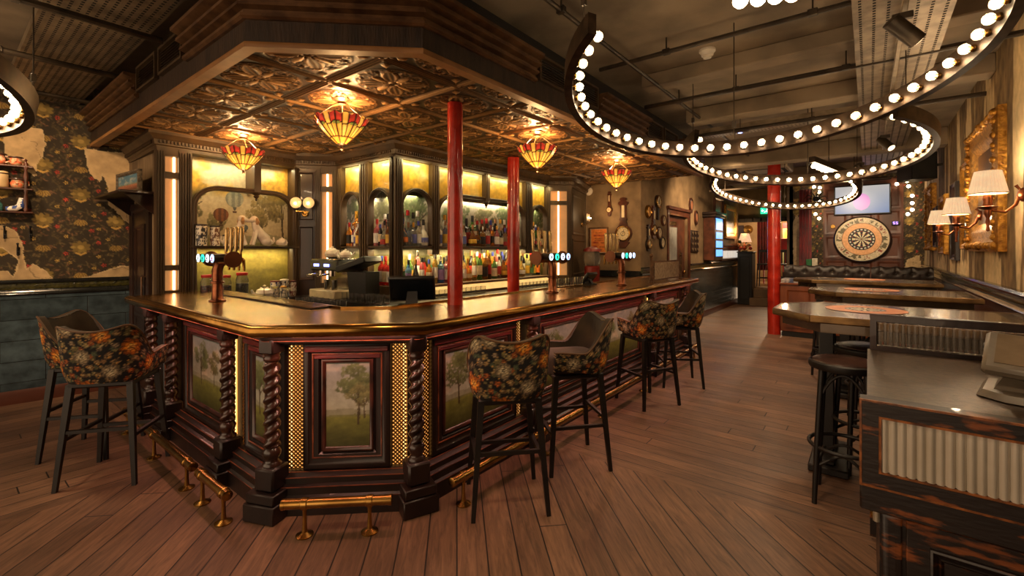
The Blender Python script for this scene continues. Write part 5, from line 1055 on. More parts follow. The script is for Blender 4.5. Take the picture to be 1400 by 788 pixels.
teapot(-5.24, 2.45, ZSH, .75, 0, 'white teapot at the right end of the mural shelf')
# ---- screen panel at the far end of the bar
t = T('bar_end_screen', 'glass screen between two ball topped posts at the far bar end', 'screen', (-2.12, 6, ZT))
for y in (5.5, 6.62): m = MB(TR(-2.12, y, ZT)); m.lathe([(.03, 0), (.03, .012), (.016, .02), (.016, .30), (.022, .305), (.022, .315), (.01, .322), (.024, .335), (.026, .35), (.018, .368), (0, .374)], 18); m.build('post', bronze, t)
m = MB(); m.box(-2.126, -2.114, 5.6, 6.52, ZT+.04, ZT+.25); m.build('panel', M('hammered_grey_panel', rgb(150, 128, 100), .25, c2=rgb(112, 92, 70), ns=30, bump=.2, bs=80), t); m = MB(basis((-2.128, 5.58, 0), (0, 1), (1, 0))); m.frame(0, .96, ZT+.02, ZT+.27, [(0, -.016), (0, .004), (.02, .004), (.02, 0)]); m.build('frame', bronze, t)
for y in (5.515, 6.52): 
    for z in (.08, .2): m = MB(); m.tube([(-2.12, y, ZT+z), (-2.12, y+.09, ZT+z)], .007, 8); m.build('clip', bronze, t)
# ================================================================== TAPESTRY BAR STOOLS
TAP = tapestry()
def make_stool(label):
    t = T('bar_stool', label, 'bar stool', (0, 0, 0), 0, 'tapestry bar stools round the bar')     # local: faces +y
    hw, rc = .235, .15
    P = [(0, -.225)]
    pts = [(x, -.225-.012*math.cos(x/.09*1.0)) for x in np.linspace(0, hw-rc, 10)]+[(hw-rc+rc*math.sin(a), -.23+rc-rc*math.cos(a)) for a in np.linspace(.08, PI/2, 14)]+[(hw-.012*(q/.27), -.23+rc+q) for q in np.linspace(.02, .27, 14)]
    right = np.array(pts); path = np.concatenate([(right*[-1, 1])[::-1][:-1], right])
    d = np.r_[0, np.cumsum(np.linalg.norm(np.diff(path, axis=0), axis=1))]; NS = 131
    s = np.linspace(0, d[-1], NS); path = np.stack([np.interp(s, d, path[:, 0]), np.interp(s, d, path[:, 1])], -1); sm = abs(s-d[-1]/2)
    tn = np.gradient(path, axis=0); tn /= np.linalg.norm(tn, axis=1)[:, None]; nr = np.stack([tn[:, 1], -tn[:, 0]], -1)
    f = np.clip((sm-.17)/.22, 0, 1); f = f*f*(3-2*f)
    top = 1.0+.035*np.minimum(sm/.16, 1)**2-f*.225+np.clip((sm-.42)/.12, 0, 1)*.012; back = np.clip(1-np.maximum(sm-.15, 0)/.2, 0, 1)
    bot = .665+.0*sm+.03*np.clip((sm-.3)/.25, 0, 1)
    nv = 58; V = np.linspace(0, 1, nv)
    Z = bot[:, None]+(top-bot)[:, None]*V[None]
    hz = (Z-.66)/.37
    off = -.035*np.clip(1-hz/.35, 0, 1)**2+.05*np.maximum(hz-.25, 0)*back[:, None]
    X = path[:, None, 0]+nr[:, None, 0]*off; Y = path[:, None, 1]+nr[:, None, 1]*off
    C = sample(TAP, (s[:, None]+0*Z)/.56+.22, Z/.56+.05)
    m = MB(); m.grid(np.stack([X, Y, Z], -1), C)
    # underside and front ends in the same fabric
    th = .04; Xi = X-nr[:, None, 0]*th; Yi = Y-nr[:, None, 1]*th
    m.grid(np.stack([np.stack([X[0], Xi[0]]), np.stack([Y[0], Yi[0]]), np.stack([Z[0], Z[0]])], -1), np.stack([C[0], C[0]])); m.grid(np.stack([np.stack([X[-1], Xi[-1]]), np.stack([Y[-1], Yi[-1]]), np.stack([Z[-1], Z[-1]])], -1), np.stack([C[-1], C[-1]]))
    m.build('outer_shell', fabric_at, t, False, smooth=60)
    k0 = 8; m = MB(); m.grid(np.stack([Xi, Yi, Z], -1)[:, k0:]); m.grid(np.stack([np.stack([X[:, -1], Xi[:, -1]], 1), np.stack([Y[:, -1], Yi[:, -1]], 1), np.stack([Z[:, -1]+.004, Z[:, -1]+.004], 1)], -1)); m.build('inner_back', velvet, t, False, smooth=60)
    m = MB(); m.tube(np.stack([X[:, -1], Y[:, -1], Z[:, -1]+.003], -1), .006, 6); m.build('piping', M('brown_piping', rgb(96, 66, 38), .6), t, False)
    # seat cushion
    pin = [(Xi[i, 12]*1.0, Yi[i, 12]) for i in range(0, NS, 5)]; m = MB(); n_ = len(pin); cx, cy = 0, .0; rows = [(.96, .665), (1.0, .69), (1.0, .745), (.96, .772), (.8, .785), (.4, .79)]
    front = [(pin[-1][0]*(1-q*2), pin[-1][1]+.045*math.sin(PI*q)) for q in np.linspace(0, 1, 12)[1:-1]]
    lp = pin+front; G = np.array([[(x*k, (y)*k, z) for k, z in rows] for x, y in lp]); m.grid(G, closeu=True); m.add([(x*.4, y*.4, .79) for x, y in lp], [tuple(range(len(lp)))]); m.add([(x*.96, y*.96, .665) for x, y in lp], [tuple(range(len(lp)))[::-1]]); m.build('seat', velvet, t, False, smooth=60)
    m = MB(); m.box(-.18, .18, -.17, .19, .63, .668, .01); m.build('under_frame', black_leg, t, False)
    for sx in (-1, 1):
        for sy in (-1, 1):
            m = MB(); m.tube([(sx*.165, sy*.16+.01, .655), (sx*.215, sy*.212+.005, 0)], [.026, .0165], 4); m.build('leg', black_leg, t, False)
    def at_h(sx, sy, z): q = 1-z/.655; return np.array([sx*(.165+.05*q), sy*(.16+.052*q)+.01-.005*q, z])
    for (a_, b_, z) in (((-1, -1), (1, -1), .36), ((-1, 1), (1, 1), .27), ((-1, -1), (-1, 1), .31), ((1, -1), (1, 1), .31)):
        p, q = at_h(*a_, z), at_h(*b_, z); m = MB(); m.tube([p, q], .015, 4, flat=1); m.build('stretcher', black_leg, t, False)
    return t
st0 = make_stool('x')
for i, (x, y, hd, lb) in enumerate([(-1.735, 2.155, 137, 'floral bar stool nearest the viewer with its patterned back square to us'), (-1.69, 2.85, 230, 'floral bar stool showing its olive velvet seat, second along the long bar side'), (-1.735, 4.40, 152, 'floral bar stool showing its patterned back, third along the long bar side'), (-1.70, 5.25, 212, 'floral bar stool at the far end of the bar behind another stool'), (-4.02, .77, 141, 'floral bar stool on the left of the bar with its patterned back to us'), (-4.64, .76, 48, 'bar stool nearest the tiled left wall, showing its brown velvet inside')]):
    o = st0 if i == 0 else dup(st0); o['label'] = lb; o.location = (x, y, 0); o.rotation_euler = (0, 0, math.radians(hd-90))
# ================================================================== HIGH TABLES, BENTWOOD STOOLS, BENCH
PEACH = np.array((206, 128, 80))/255
def dartboard_colors(A, R):     # R in board radii
    seg = (np.floor((A+PI/20)/(PI/10)).astype(int)) % 2
    blk, crm, rd, gr = np.array((28, 26, 26))/255, np.array((224, 206, 170))/255, np.array((170, 44, 36))/255, np.array((40, 96, 62))/255
    C = np.where((seg == 0)[..., None], blk, crm); ring = ((R > .70)&(R < .755))|((R > .43)&(R < .475)); C = np.where(ring[..., None], np.where((seg == 0)[..., None], rd, gr), C)
    C = np.where((R > .755)[..., None], blk, C); nb = (R > .82)&(R < .94)&(np.abs(np.mod(A+PI/20, PI/10)-PI/20) < .075); C = np.where(nb[..., None], np.array((216, 206, 190))/255, C)
    C = np.where((R < .075)[..., None], gr, C); C = np.where((R < .035)[..., None], rd, C); return C
def disc_grid(nr_, na_, rmax=1.0): return np.meshgrid(np.linspace(0, 2*PI, na_), np.linspace(1e-4, rmax, nr_), indexing='ij')
tabtop = M('dark_laminated_brass_top', rgb(96, 78, 58), .22, .55, c2=rgb(70, 55, 40), ns=5, det=6, coat=.3)
def high_table(y0, y1, x0, x1, label, ch=.26, z=1.10, printx=.02):
    t = T('high_table', label, 'table', ((x0+x1)/2, (y0+y1)/2, 0), 0, 'long high tables by the right wall')
    poly = [(x0+ch*.95, y0), (x1, y0), (x1, y1), (x0+ch*.95, y1), (x0, y1-ch*1.1), (x0, y0+ch*1.1)]
    def ins(d): cx, cy = (x0+x1)/2, (y0+y1)/2; return [(x+(d if x < cx else -d), y+(d if y < cy else -d)) for x, y in poly]
    m = MB(); m.prism(ins(.004), z-.045, z-.002); m.prism(ins(.05), z-.11, z-.045); m.build('tabletop', tabtop, t)
    m = MB(); m.sweep([(-.012, z-.045), (.0, z-.047), (.006, z-.04), (.006, z-.008), (0, z), (-.012, z)], poly[:]+[poly[0]], side=1); m.build('metal_edge', M('worn_brass_edge', rgb(120, 92, 56), .4, .8, c2=rgb(84, 62, 38), ns=9), t)
    A, R = disc_grid(30, 121, 2.0); r0 = .115; cx, cy = printx, y0+.56
    C = np.where((R > 1.0)[..., None], PEACH*(.9+.2*fbm(A*3, R*3, 2))[..., None], dartboard_colors(A, np.minimum(R, 1))); m = MB(); m.grid(np.stack([cx+r0*R*np.cos(A), cy+r0*R*np.sin(A), np.full(A.shape, z+.0012)], -1), C); m.build('dartboard_print', M('print_gloss', r=.45, attr=True, ns=20, c2=(.9, .9, .9)), t)
    for xx in (x0+.30, x1-.25):
        if xx > .7: continue
        m = MB(); m.box(xx-.045, xx+.045, cy-.05, cy+.05, .08, z-.11, .006); m.build('pedestal_post', black_leg, t)
        m = MB(); m.box(xx-.09, xx+.14, cy-.3, cy+.3, 0, .05, .008); m.box(xx-.06, xx+.06, cy-.25, cy+.25, .05, .08, .008); m.build('pedestal_foot', black_leg, t)
    return t
high_table(3.45, 4.4, -.54, .84, 'high table nearest the viewer, behind the ribbed glass screen', printx=-.02)
high_table(5.45, 6.32, -.5, .76, 'high table with a dartboard print, middle one of the three by the right wall')
high_table(7.45, 8.3, -.86, .7, 'farthest high table, in front of the black tufted bench', printx=-.05)
def make_bent(label):
    t = T('bentwood_stool', label, 'bar stool', (0, 0, 0), 0, 'round bentwood stools at the high tables')
    m = MB(); m.lathe([(.15, .795), (.178, .8), (.185, .815), (.183, .838), (.172, .845), (.165, .84)], 32); m.build('seat_ring', black_leg, t, False)
    m = MB(); m.lathe([(.0, .822), (.166, .836), (.16, .85), (.12, .862), (.0, .866)], 32); m.build('seat_pad', M('brown_leatherette', rgb(70, 46, 38), .35, c2=rgb(48, 31, 26), bump=.1), t, False)
    for k in range(4):
        a = k*PI/2+PI/4; c, s_ = math.cos(a), math.sin(a); m = MB(); m.tube([(c*.15, s_*.15, .81), (c*.165, s_*.165, .6), (c*.185, s_*.185, .3), (c*.20, s_*.20, 0)], [.017, .017, .016, .014], 10); m.build('leg', black_leg, t, False)
        b = a+PI/2; p0, p1 = np.array([c*.16, s_*.16]), np.array([math.cos(b)*.16, math.sin(b)*.16])
        m = MB(); m.tube([(*(p0+(p1-p0)*q), .62+.16*math.sin(PI*q)**.7) for q in np.linspace(0, 1, 13)], .009, 8); m.build('bent_brace', black_leg, t, False)
        p0, p1 = p0*1.17, p1*1.17; m = MB(); m.tube([(*((p0+(p1-p0)*q)*(1-.25*math.sin(PI*q))), .22+.08*math.sin(PI*q)) for q in np.linspace(0, 1, 13)], .009, 8); m.build('bent_brace', black_leg, t, False)
    m = MB(); a = np.linspace(0, 2*PI, 33)[:-1]; m.tube([(.18*math.cos(q), .18*math.sin(q), .335) for q in a], .012, 10, closed=True); m.build('foot_ring', black_leg, t, False); return t
b0 = make_bent('x')
for i, (x, y, lb) in enumerate([(-.115, 3.40, 'round bentwood stool in front of the nearest high table'), (-.02, 3.98, 'round bentwood stool tucked under the nearest high table'), (-.34, 6.55, 'first round stool from the aisle behind the middle high table'), (.12, 6.62, 'second round stool from the aisle behind the middle high table'), (.56, 6.6, 'round stool by the right wall behind the middle high table'), (.02, 5.05, 'round bentwood stool in front of the middle high table')]):
    o = b0 if i == 0 else dup(b0); o['label'] = lb; o.location = (x, y, 0); o.rotation_euler = (0, 0, .35*i)
# bench
t = T('banquette', 'black tufted bench with oak panelled base and patterned seat', 'bench', (-.2, 9.4, 0))
m = MB(); m.box(-1.22, .80, 9.2, 9.75, .09, .93, .006); m.box(-1.235, .80, 9.17, 9.78, .9, .935, .008)
pm = MB(basis((-1.24, 9.2, 0), (1, 0), (0, -1)))
m.build('base', oak, t); m = MB(); m.box(-1.20, .80, 9.22, 9.75, 0, .09); m.build('kick_plate', blackm, t)
for k in range(4): m = MB(basis((-1.22, 9.2, 0), (1, 0), (0, -1))); m.frame(.05+k*.49, .49+k*.49, .16, .86, [(0, .001), (0, .012), (.05, .012), (.06, .004), (.08, .001)]); m.build('base_panel', oak, t)
for yy in (0,): m = MB(basis((-1.22, 9.75, 0), (0, -1), (-1, 0))); m.frame(.05, .5, .16, .86, [(0, .001), (0, .012), (.05, .012), (.06, .004), (.08, .001)]); m.build('end_panel', oak, t)
xs = np.linspace(-1.21, .80, 70); ys = np.linspace(9.22, 9.7, 16); Xg, Yg = np.meshgrid(xs, ys, indexing='ij'); pt = fbm(Xg*26, Yg*26, 4) > .5; C = np.where(pt[..., None], np.array((70, 78, 110))/255, np.array((176, 166, 160))/255)
m = MB(); m.grid(np.stack([Xg, Yg, 1.0-.02*((Yg-9.22) < .03)], -1), C); m.grid(np.stack([np.stack([xs, xs], 1), np.full((70, 2), 9.22), np.stack([xs*0+.936, xs*0+.98], 1)], -1), C[:, :2]); m.build('seat', fabric_at, t)
for k, (x0, x1) in enumerate(((-1.22, .02), (.03, .80))):
    nx, nz = 80, 24; U, V = np.meshgrid(np.linspace(x0, x1, nx), np.linspace(0, 1, nz), indexing='ij'); Z = 1.0+V*.23; D = .055*np.sin(PI*np.clip(V, .0, 1))**.5; tuft = np.zeros(U.shape)
    bx = np.arange(x0+.12, x1, .2)
    for b_ in bx: tuft += np.exp(-((U-b_)**2/.0012+(Z-1.12)**2/.0010))+.35*np.exp(-((U-b_)**2/.0003))*(Z > 1.12)+.35*np.exp(-((U-b_-.1)**2/.0003))*(Z < 1.12)
    Zt = Z+.012*np.cos((U-x0-.12)/.2*2*PI)*(V > .8)
    m = MB(); m.grid(np.stack([U, 9.68-D+.03*np.minimum(tuft, 1), Zt], -1)); m.box(x0, x1, 9.68, 9.78, .98, 1.225, .02); m.build('tufted_back', leather, t)
    for b_ in bx: m = MB(); m.sphere((b_, 9.652, 1.12), .013, 10); m.build('button', leather, t)
# ================================================================== SERVICE STATION IN THE FOREGROUND
sv = T('service_station', 'dark worn wood service counter with ribbed glass panels', 'counter', (.4, 2.5, 0))
X0, X1, Y0, Y1, ZC1 = -.025, .86, 2.0, 3.05, 1.0
m = MB(); m.box(X0+.02, X1, Y0+.03, Y1, ZC1-.04, ZC1-.004); m.build('worktop', M('bronze_sheet', rgb(84, 64, 46), .34, .8, c2=rgb(54, 40, 28), ns=40, bump=.12, bs=160), sv)
mk = lambda: MB(basis((X0, Y0, 0), (1, 0), (0, -1)))
m = mk(); m.frame(0, X1-X0, .70, ZC1, [(0, -.06), (0, .0), (.004, .004), (.058, .004), (.062, -.004), (.062, -.03)]); m.build('front_frame', worn_wood, sv)
def ribbed(mb, x0, x1, z0, z1, y, pitch, amp):
    n = int((x1-x0)/pitch); xs = np.linspace(x0, x1, n*8+1); ph = np.mod((xs-x0)/pitch, 1); yy = y-amp*np.sqrt(np.maximum(0, 1-(2*ph-1)**2))
    mb.grid(np.stack([np.stack([xs, xs], 1), np.stack([yy, yy], 1), np.stack([xs*0+z0, xs*0+z1], 1)], -1))
m = mk(); m.frame(.0, X1-X0, .70, ZC1, [(-.001, .0), (.0, .0055), (.006, .006), (.007, .003)]); m.frame(.054, X1-X0-.054, .754, ZC1-.054, [(-.002, .004), (0, .0065), (.005, .0065), (.006, .0)]); m.build('worn_bead', M('worn_edge_amber', rgb(150, 88, 40), .45, c2=rgb(70, 38, 18), ns=24), sv)
m = mk(); ribbed(m, .055, X1-X0-.055, .75, .945, -.012+.02, .0235, .0105); m.build('ribbed_glass', M('milky_reeded_glass', rgb(222, 214, 200), .12, m=.35, c2=rgb(196, 186, 168), ns=3, coat=.6), sv, smooth=60)
m = mk(); m.box(.05, X1-X0-.05, .012, .03, .74, .95); m.build('glass_backing', M('cream_backing', rgb(170, 148, 120), .6), sv)
m = MB(); m.box(X0, X1, Y0+.01, Y0+.05, .61, .70, .006); m.build('apron', worn_wood, sv)
m = MB(); m.box(X0+.055, X1, Y0+.06, Y1-.02, .02, .62); m.build('cabinet', worn_wood, sv)
mk2 = lambda: MB(basis((X0+.055, Y0+.06, 0), (1, 0), (0, -1)))
m = mk2(); m.frame(.005, .06, .03, .60, [(0, 0), (0, .014), (.006, .018), (.02, .018)]); m.box(.01, .055, -.016, 0, .04, .59); m.build('side_pilaster', worn_wood, sv)
m = mk2(); m.box(.07, .81, -.02, 0, .03, .60, .004); m.frame(.13, .75, .06, .53, [(0, .021), (.0, .032), (.006, .035), (.014, .03), (.02, .022), (.026, .030), (.034, .022)]); dr = m.build('door', worn_wood, sv)
m = mk2(); m.tube([(-.006, .03, .585), (-.012, .03, .585), (-.02, .03, .57), (-.012, .03, .55)], .007, 8); m.build('brass_catch', brass, sv)
for z in (.56, .1): m = mk2(); m.tube([(-.008, 0, z), (-.008, 0, z+.07)], .011, 10); m.build('hinge', M('pale_hinge', rgb(190, 180, 160), .35, .6), sv)
# rear screen of the station
mk3 = lambda: MB(basis((X0+.03, Y1, 0), (1, 0), (0, -1)))
m = mk3(); m.frame(0, X1-X0-.03, ZC1-.01, 1.17, [(0, -.03), (0, .014), (.026, .016), (.03, .008), (.03, -.03)]); m.box(0, X1-X0-.03, -.014, .03, 1.165, 1.18, .004); m.build('screen_frame', dark_wood, sv)
m = mk3(); ribbed(m, .03, X1-X0-.06, 1.02, 1.14, .006, .0235, .008); m.build('screen_ribbed_glass', M('reeded_glass', rgb(170, 160, 146), .08, trans=.75, c2=rgb(140, 130, 118), ns=3), sv, smooth=60)
m = MB(); m.box(X0+.03, X1, Y1-.02, Y1+.0, .02, ZC1-.01); m.build('rear_panel', worn_wood, sv)
# till and card reader on the station
t = T('payment_till', 'grey touch till with tilted screen on the service counter', 'till', (.54, 2.45, ZC1), 0)
W = TR(.49, 2.37, ZC1, math.radians(-12)); gm = M('grey_till_plastic', rgb(104, 93, 78), .38, c2=rgb(86, 77, 65))
m = MB(W); m.prism([(-.17, -.1), (-.1, -.15), (.16, -.15), (.2, -.1), (.2, .14), (-.17, .14)], 0, .022, 0, [(-.155, -.09), (-.09, -.138), (.15, -.138), (.19, -.09), (.19, .13), (-.155, .13)]); m.prism([(-.13, -.06), (.14, -.06), (.14, .11), (-.13, .11)], .022, .095, 0, [(-.09, .0), (.11, .0), (.11, .11), (-.09, .11)]); m.build('base', gm, t)
R_ = W @ Matrix.Translation((.02, .02, .135)) @ Matrix.Rotation(math.radians(26), 4, 'X') @ Matrix.Rotation(math.radians(4), 4, 'Y')
m = MB(R_); m.box(-.18, .2, -.12, .12, -.028, .012, .012); m.build('screen_housing', gm, t)
m = MB(R_); m.box(-.15, .17, -.085, .10, .0125, .014); m.build('screen', M('warm_grey_screen', rgb(120, 104, 84), .1, coat=.5), t)
m = MB(R_); m.box(-.185, -.12, .06, .10, -.05, -.028, .006); m.build('card_slot', blackm, t)
t = T('card_reader', 'small dark card reader with coloured stickers beside the grey till', 'card reader', (.62, 2.3, ZC1)); W = TR(.50, 2.13, ZC1, -.3) 
m = MB(W); m.box(-.055, .06, -.09, .09, 0, .03, .008); m.build('stand', gm, t); W2 = W @ Matrix.Translation((0, 0, .05)) @ Matrix.Rotation(.35, 4, 'X'); m = MB(W2); m.box(-.045, .05, -.085, .09, -.018, .022, .01); m.build('body', blackm, t)
for k, c in enumerate([(200, 80, 50), (110, 120, 190), (70, 90, 160), (190, 160, 70)]): m = MB(W2); m.box(-.04+k*.021, -.024+k*.021, .06, .074, .022, .0235); m.build('sticker', flatm('sticker%d' % k, c), t)
# ================================================================== RIGHT WALL: GILT FRAMES, SCONCES
def gilt(y0, y1, z0, z1, wd, dep, label, mat=None, ornate=True, art=(96, 70, 40), oval=False):
    t = T('picture_frame', label, 'picture', (WX, (y0+y1)/2, (z0+z1)/2), 0, 'frames on the right wall'); B = lambda: MB(basis((WX, y1, 0), (0, -1), (-1, 0))); ln = y1-y0
    m = B(); m.frame(0, ln, z0, z1, [(0, 0), (0, dep*.7), (wd*.15, dep), (wd*.3, dep*.75), (wd*.45, dep*.62), (wd*.7, dep*.8), (wd*.85, dep*.5), (wd, dep*.2)])
    if ornate:
        k = 0
        for (ax, az, bx, bz) in ((0, z0, ln, z0), (ln, z0, ln, z1), (ln, z1, 0, z1), (0, z1, 0, z0)):
            L_ = math.hypot(bx-ax, bz-az); nn = max(4, int(L_/.04))
            for i in range(nn+1):
                q = i/nn; x, z = ax+(bx-ax)*q, az+(bz-az)*q; x += (wd*.2 if x < ln*.02 else (-wd*.2 if x > ln*.98 else 0)); z += (wd*.2 if z < z0+.01 else (-wd*.2 if z > z1-.01 else 0))
                r = .024+.010*math.sin(i*2.4)+(.012 if i in (0, nn) or abs(i-nn/2) < 1.2 else 0); m.lathe([(r, -dep*.6), (r*.9, -dep*1.05), (r*.4, -dep*1.2), (0, -dep*1.25)], 9, (x, 0, z), axis='y') if False else m.sphere((x, -dep*.85, z), r, 9)
    m.build('moulding', mat or gold, t, smooth=50)
    cv = landscape(60, 90, int(y0*10), [(.5, .3, .5, (90, 70, 40))], ((110, 90, 60), (130, 104, 64)), (80, 60, 34), .35)*np.array(art)/110; panel_paint((WX, y1, 0), (0, -1), (-1, 0), wd*.9, ln-wd*.9, z0+wd*.9, z1-wd*.9, -dep*.2, np.clip(cv, 0, 1), 'picture', t, .02); return t
gilt(5.36, 6.74, 1.50, 2.70, .26, .075, 'large ornate gilt frame behind the nearest pleated wall lamp')
gilt(6.95, 7.46, 1.52, 2.5, .07, .04, 'slim gilt frame beside the large ornate frame', ornate=False, art=(60, 44, 26))
gilt(7.75, 8.2, 1.38, 2.36, .08, .05, 'dark brown carved frame between the two nearer wall lamps', mat=dark_wood, ornate=False, art=(40, 34, 26))
gilt(8.75, 9.35, 1.45, 2.3, .12, .06, 'gilt frame behind the middle wall lamp', ornate=False)
gilt(9.6, 10.1, 1.55, 2.2, .1, .06, 'small dark frame between two gilt frames near the far lamp', mat=dark_wood, ornate=False)
gilt(10.2, 11.2, 1.5, 2.62, .16, .07, 'tall gilt frame farthest along the right wall')
pleat = M('pleated_lampshade', rgb(240, 220, 190), .7, c2=rgb(222, 196, 160), ns=12, emit=(1, .72, .44), es=.26)
def sconce(y, zc, label, s=1.0, p=9):
    t = T('wall_lamp', label, 'wall lamp', (WX, y, zc), 0, 'pleated lamps on the right wall'); x = WX-.19
    m = MB(TR(WX, y, zc)); m.lathe([(.0, -.045), (.03, -.04), (.05, -.02), (.055, 0)], 20, (0, 0, -.1), axis='x'); m.tube([(-.03, 0, -.10), (-.05, .0, -.17), (-.10, 0, -.22), (-.16, 0, -.21), (-.19, 0, -.18)], [.012, .011, .009, .009, .01], 10); m.tube([(-.03, 0, -.10), (-.03, 0, -.06), (-.05, 0, -.03)], [.01, .008, .012], 8); m.build('arm', copper, t)
    m = MB(TR(x, y, zc)); m.lathe([(0, -.36), (.012, -.35), (.008, -.32), (.014, -.29), (.01, -.26), (.022, -.23), (.02, -.2), (.05, -.185), (.06, -.178), (.03, -.17), (.025, -.14), (.03, -.12), (.025, -.09)], 18); m.build('candle_cup', copper, t)
    na = 168; a = np.linspace(0, 2*PI, na, endpoint=False); zz = np.linspace(0, 1, 8); A, V = np.meshgrid(a, zz, indexing='ij'); r = (.104-.034*V)*(1+.045*np.cos(A*28)); m = MB(TR(x, y, zc)); m.grid(np.stack([r*np.cos(A), r*np.sin(A), -.08+.165*V], -1), closeu=True)
    m.build('shade', pleat, t, smooth=70); m = MB(TR(x, y, zc)); 
    for z_, r_ in ((-.08, .106),): m.tube([(r_*math.cos(q), r_*math.sin(q), z_) for q in np.linspace(0, 2*PI, 37)[:-1]], .004, 6, closed=True)
    m.build('shade_trim', M('cream_braid', rgb(200, 176, 140), .7), t); m = MB(TR(x, y, zc)); m.sphere((0, 0, 0), .03, 12); m.build('bulb', bulb_m, t)
    light('POINT', (x, y, zc+.10), p*.6, (1, .76, .48), .04); light('POINT', (x, y, zc-.12), p*.8, (1, .76, .48), .04)
sconce(4.80, 2.01, 'pleated wall lamp nearest the viewer in front of the large gilt frame')
sconce(6.34, 1.95, 'pleated wall lamp second from the viewer, before the slim gilt frame')
sconce(7.78, 1.92, 'pleated wall lamp farthest from the viewer beside the dark brown frame')
# ================================================================== DARTBOARD WALL
t = T('wood_wall_panelling', 'squared dark wood panelling behind the dartboard', 'panelling', (-.12, YD, 1)); B = lambda: MB(basis((-.80, YD, 0), (1, 0), (0, -1)))
m = B(); m.box(0, 1.36, -.03, 0, .2, 3.0); m.build('backboard', M('panel_brown', rgb(92, 50, 32), .45, c2=rgb(62, 32, 20), ns=5, stretch=(1, 1, .3)), t)
for i in range(3):
    for j in range(5): m = B(); m.frame(.02+i*.445, .445+i*.445, .25+j*.53, .76+j*.53, [(0, .03), (0, .055), (.03, .055), (.05, .04), (.07, .03)]); m.build('square_panel', M('panel_brown'), t)
t = T('dartboard', 'bristle dartboard in a round painted surround', 'dartboard', (-.12, YD, 1.74)); cx, cz = -.12, 1.735
A, R = disc_grid(34, 181); Cc = dartboard_colors(A, R); m = MB(); m.grid(np.stack([cx+.225*R*np.sin(A), np.full(A.shape, YD-.115), cz+.225*R*np.cos(A)], -1), Cc); m.lathe([(.226, -.08), (.228, -.114), (.222, -.1155)], 60, (cx, YD, cz), axis='y', mi=0, cap=False); m.c[-1] = np.ones((len(m.v[-1]), 3))*.12; m.build('board', paint_at, t)
A, R = disc_grid(20, 241); rr = .232+R*.228; sc_ = fbm(A*9, R*3, 6); C = np.ones((*A.shape, 3))*np.array((228, 166, 110))/255; o_ = rr > .345; C[o_] = np.array((206, 186, 150))/255; fig = o_&(rr < .44)&(sc_ > .56); C[fig] = np.array((96, 84, 50))/255; C[o_&(sc_ < .34)&(rr < .43)&(rr > .36)] = np.array((140, 66, 50))/255; C[np.abs(rr-.345) < .005] = np.array((120, 80, 50))/255
m = MB(); m.grid(np.stack([cx+rr*np.sin(A), np.full(A.shape, YD-.10), cz+rr*np.cos(A)], -1), C); m.build('painted_surround', paint_gl, t)
m = MB(); m.lathe([(.455, -.055), (.46, -.11), (.475, -.118), (.488, -.11), (.49, -.055)], 72, (cx, YD, cz), axis='y', cap=False); m.build('outer_rim', dark_wood, t)
t = T('television', 'television showing a pink ball on a blue field above the dartboard', 'television', (-.1, YD, 2.6)); B = lambda: MB(basis((-.60, YD-.06, 0), (1, 0), (0, -1)))
m = B(); m.box(-.0, .96, -.05, .02, 2.26, 2.89, .01); m.build('casing', blackm, t); U, V = np.meshgrid(np.linspace(0, 1, 90), np.linspace(0, 1, 50), indexing='ij'); C = mixc(np.array((104, 128, 170))/255, np.array((190, 184, 178))/255, V**.8); q = np.hypot((U-.5)*1.9, V-.42) < .30; C = np.where(q[..., None], mixc(np.array((190, 90, 190))/255, np.array((226, 150, 200))/255, 1-V), C)
m = B(); m.grid(np.stack([.025+.91*U, np.full(U.shape, -.0515), 2.285+.58*V], -1), C); m.build('screen', M('tv_picture', r=.3, attr=True, es=.5, c2=(.97, .97, .97), ns=3), t)
tvm = MATS['tv_picture'].node_tree; tvb = tvm.nodes['Principled BSDF']
for lk in list(tvb.inputs['Base Color'].links): tvm.links.remove(lk)
tvb.inputs['Base Color'].default_value = (.01, .01, .012, 1)      # a lit screen is dark glass
t = T('score_clock', 'tiny display with two purple digits beside the dartboard', 'display', (.42, YD, 2.05)); m = MB(); m.box(.37, .5, YD-.09, YD-.056, 2.02, 2.1, .004); m.build('case', blackm, t); m = MB()
for k in (0, 1):
    x = .395+k*.045
    for (a_, b_, c_, d_) in ((0, .03, 0, .006), (0, .03, .022, .028), (0, .03, .044, .05), (0, .006, .022, .05), (.024, .03, 0, .028)): m.box(x+a_, x+b_, YD-.0925, YD-.09, 2.035+c_, 2.035+d_)
m.build('digits', M('purple_led', (.4, .2, 1), .4, emit=(.45, .25, 1), es=2), t)
t = T('round_plaque', 'small round brass plaque on the panelling left of the dartboard', 'plaque', (-.62, YD, 2.0)); m = MB(); m.lathe([(.0, -.07), (.04, -.07), (.045, -.056)], 20, (-.62, YD, 2.02), axis='y'); m.build('disc', brass, t)
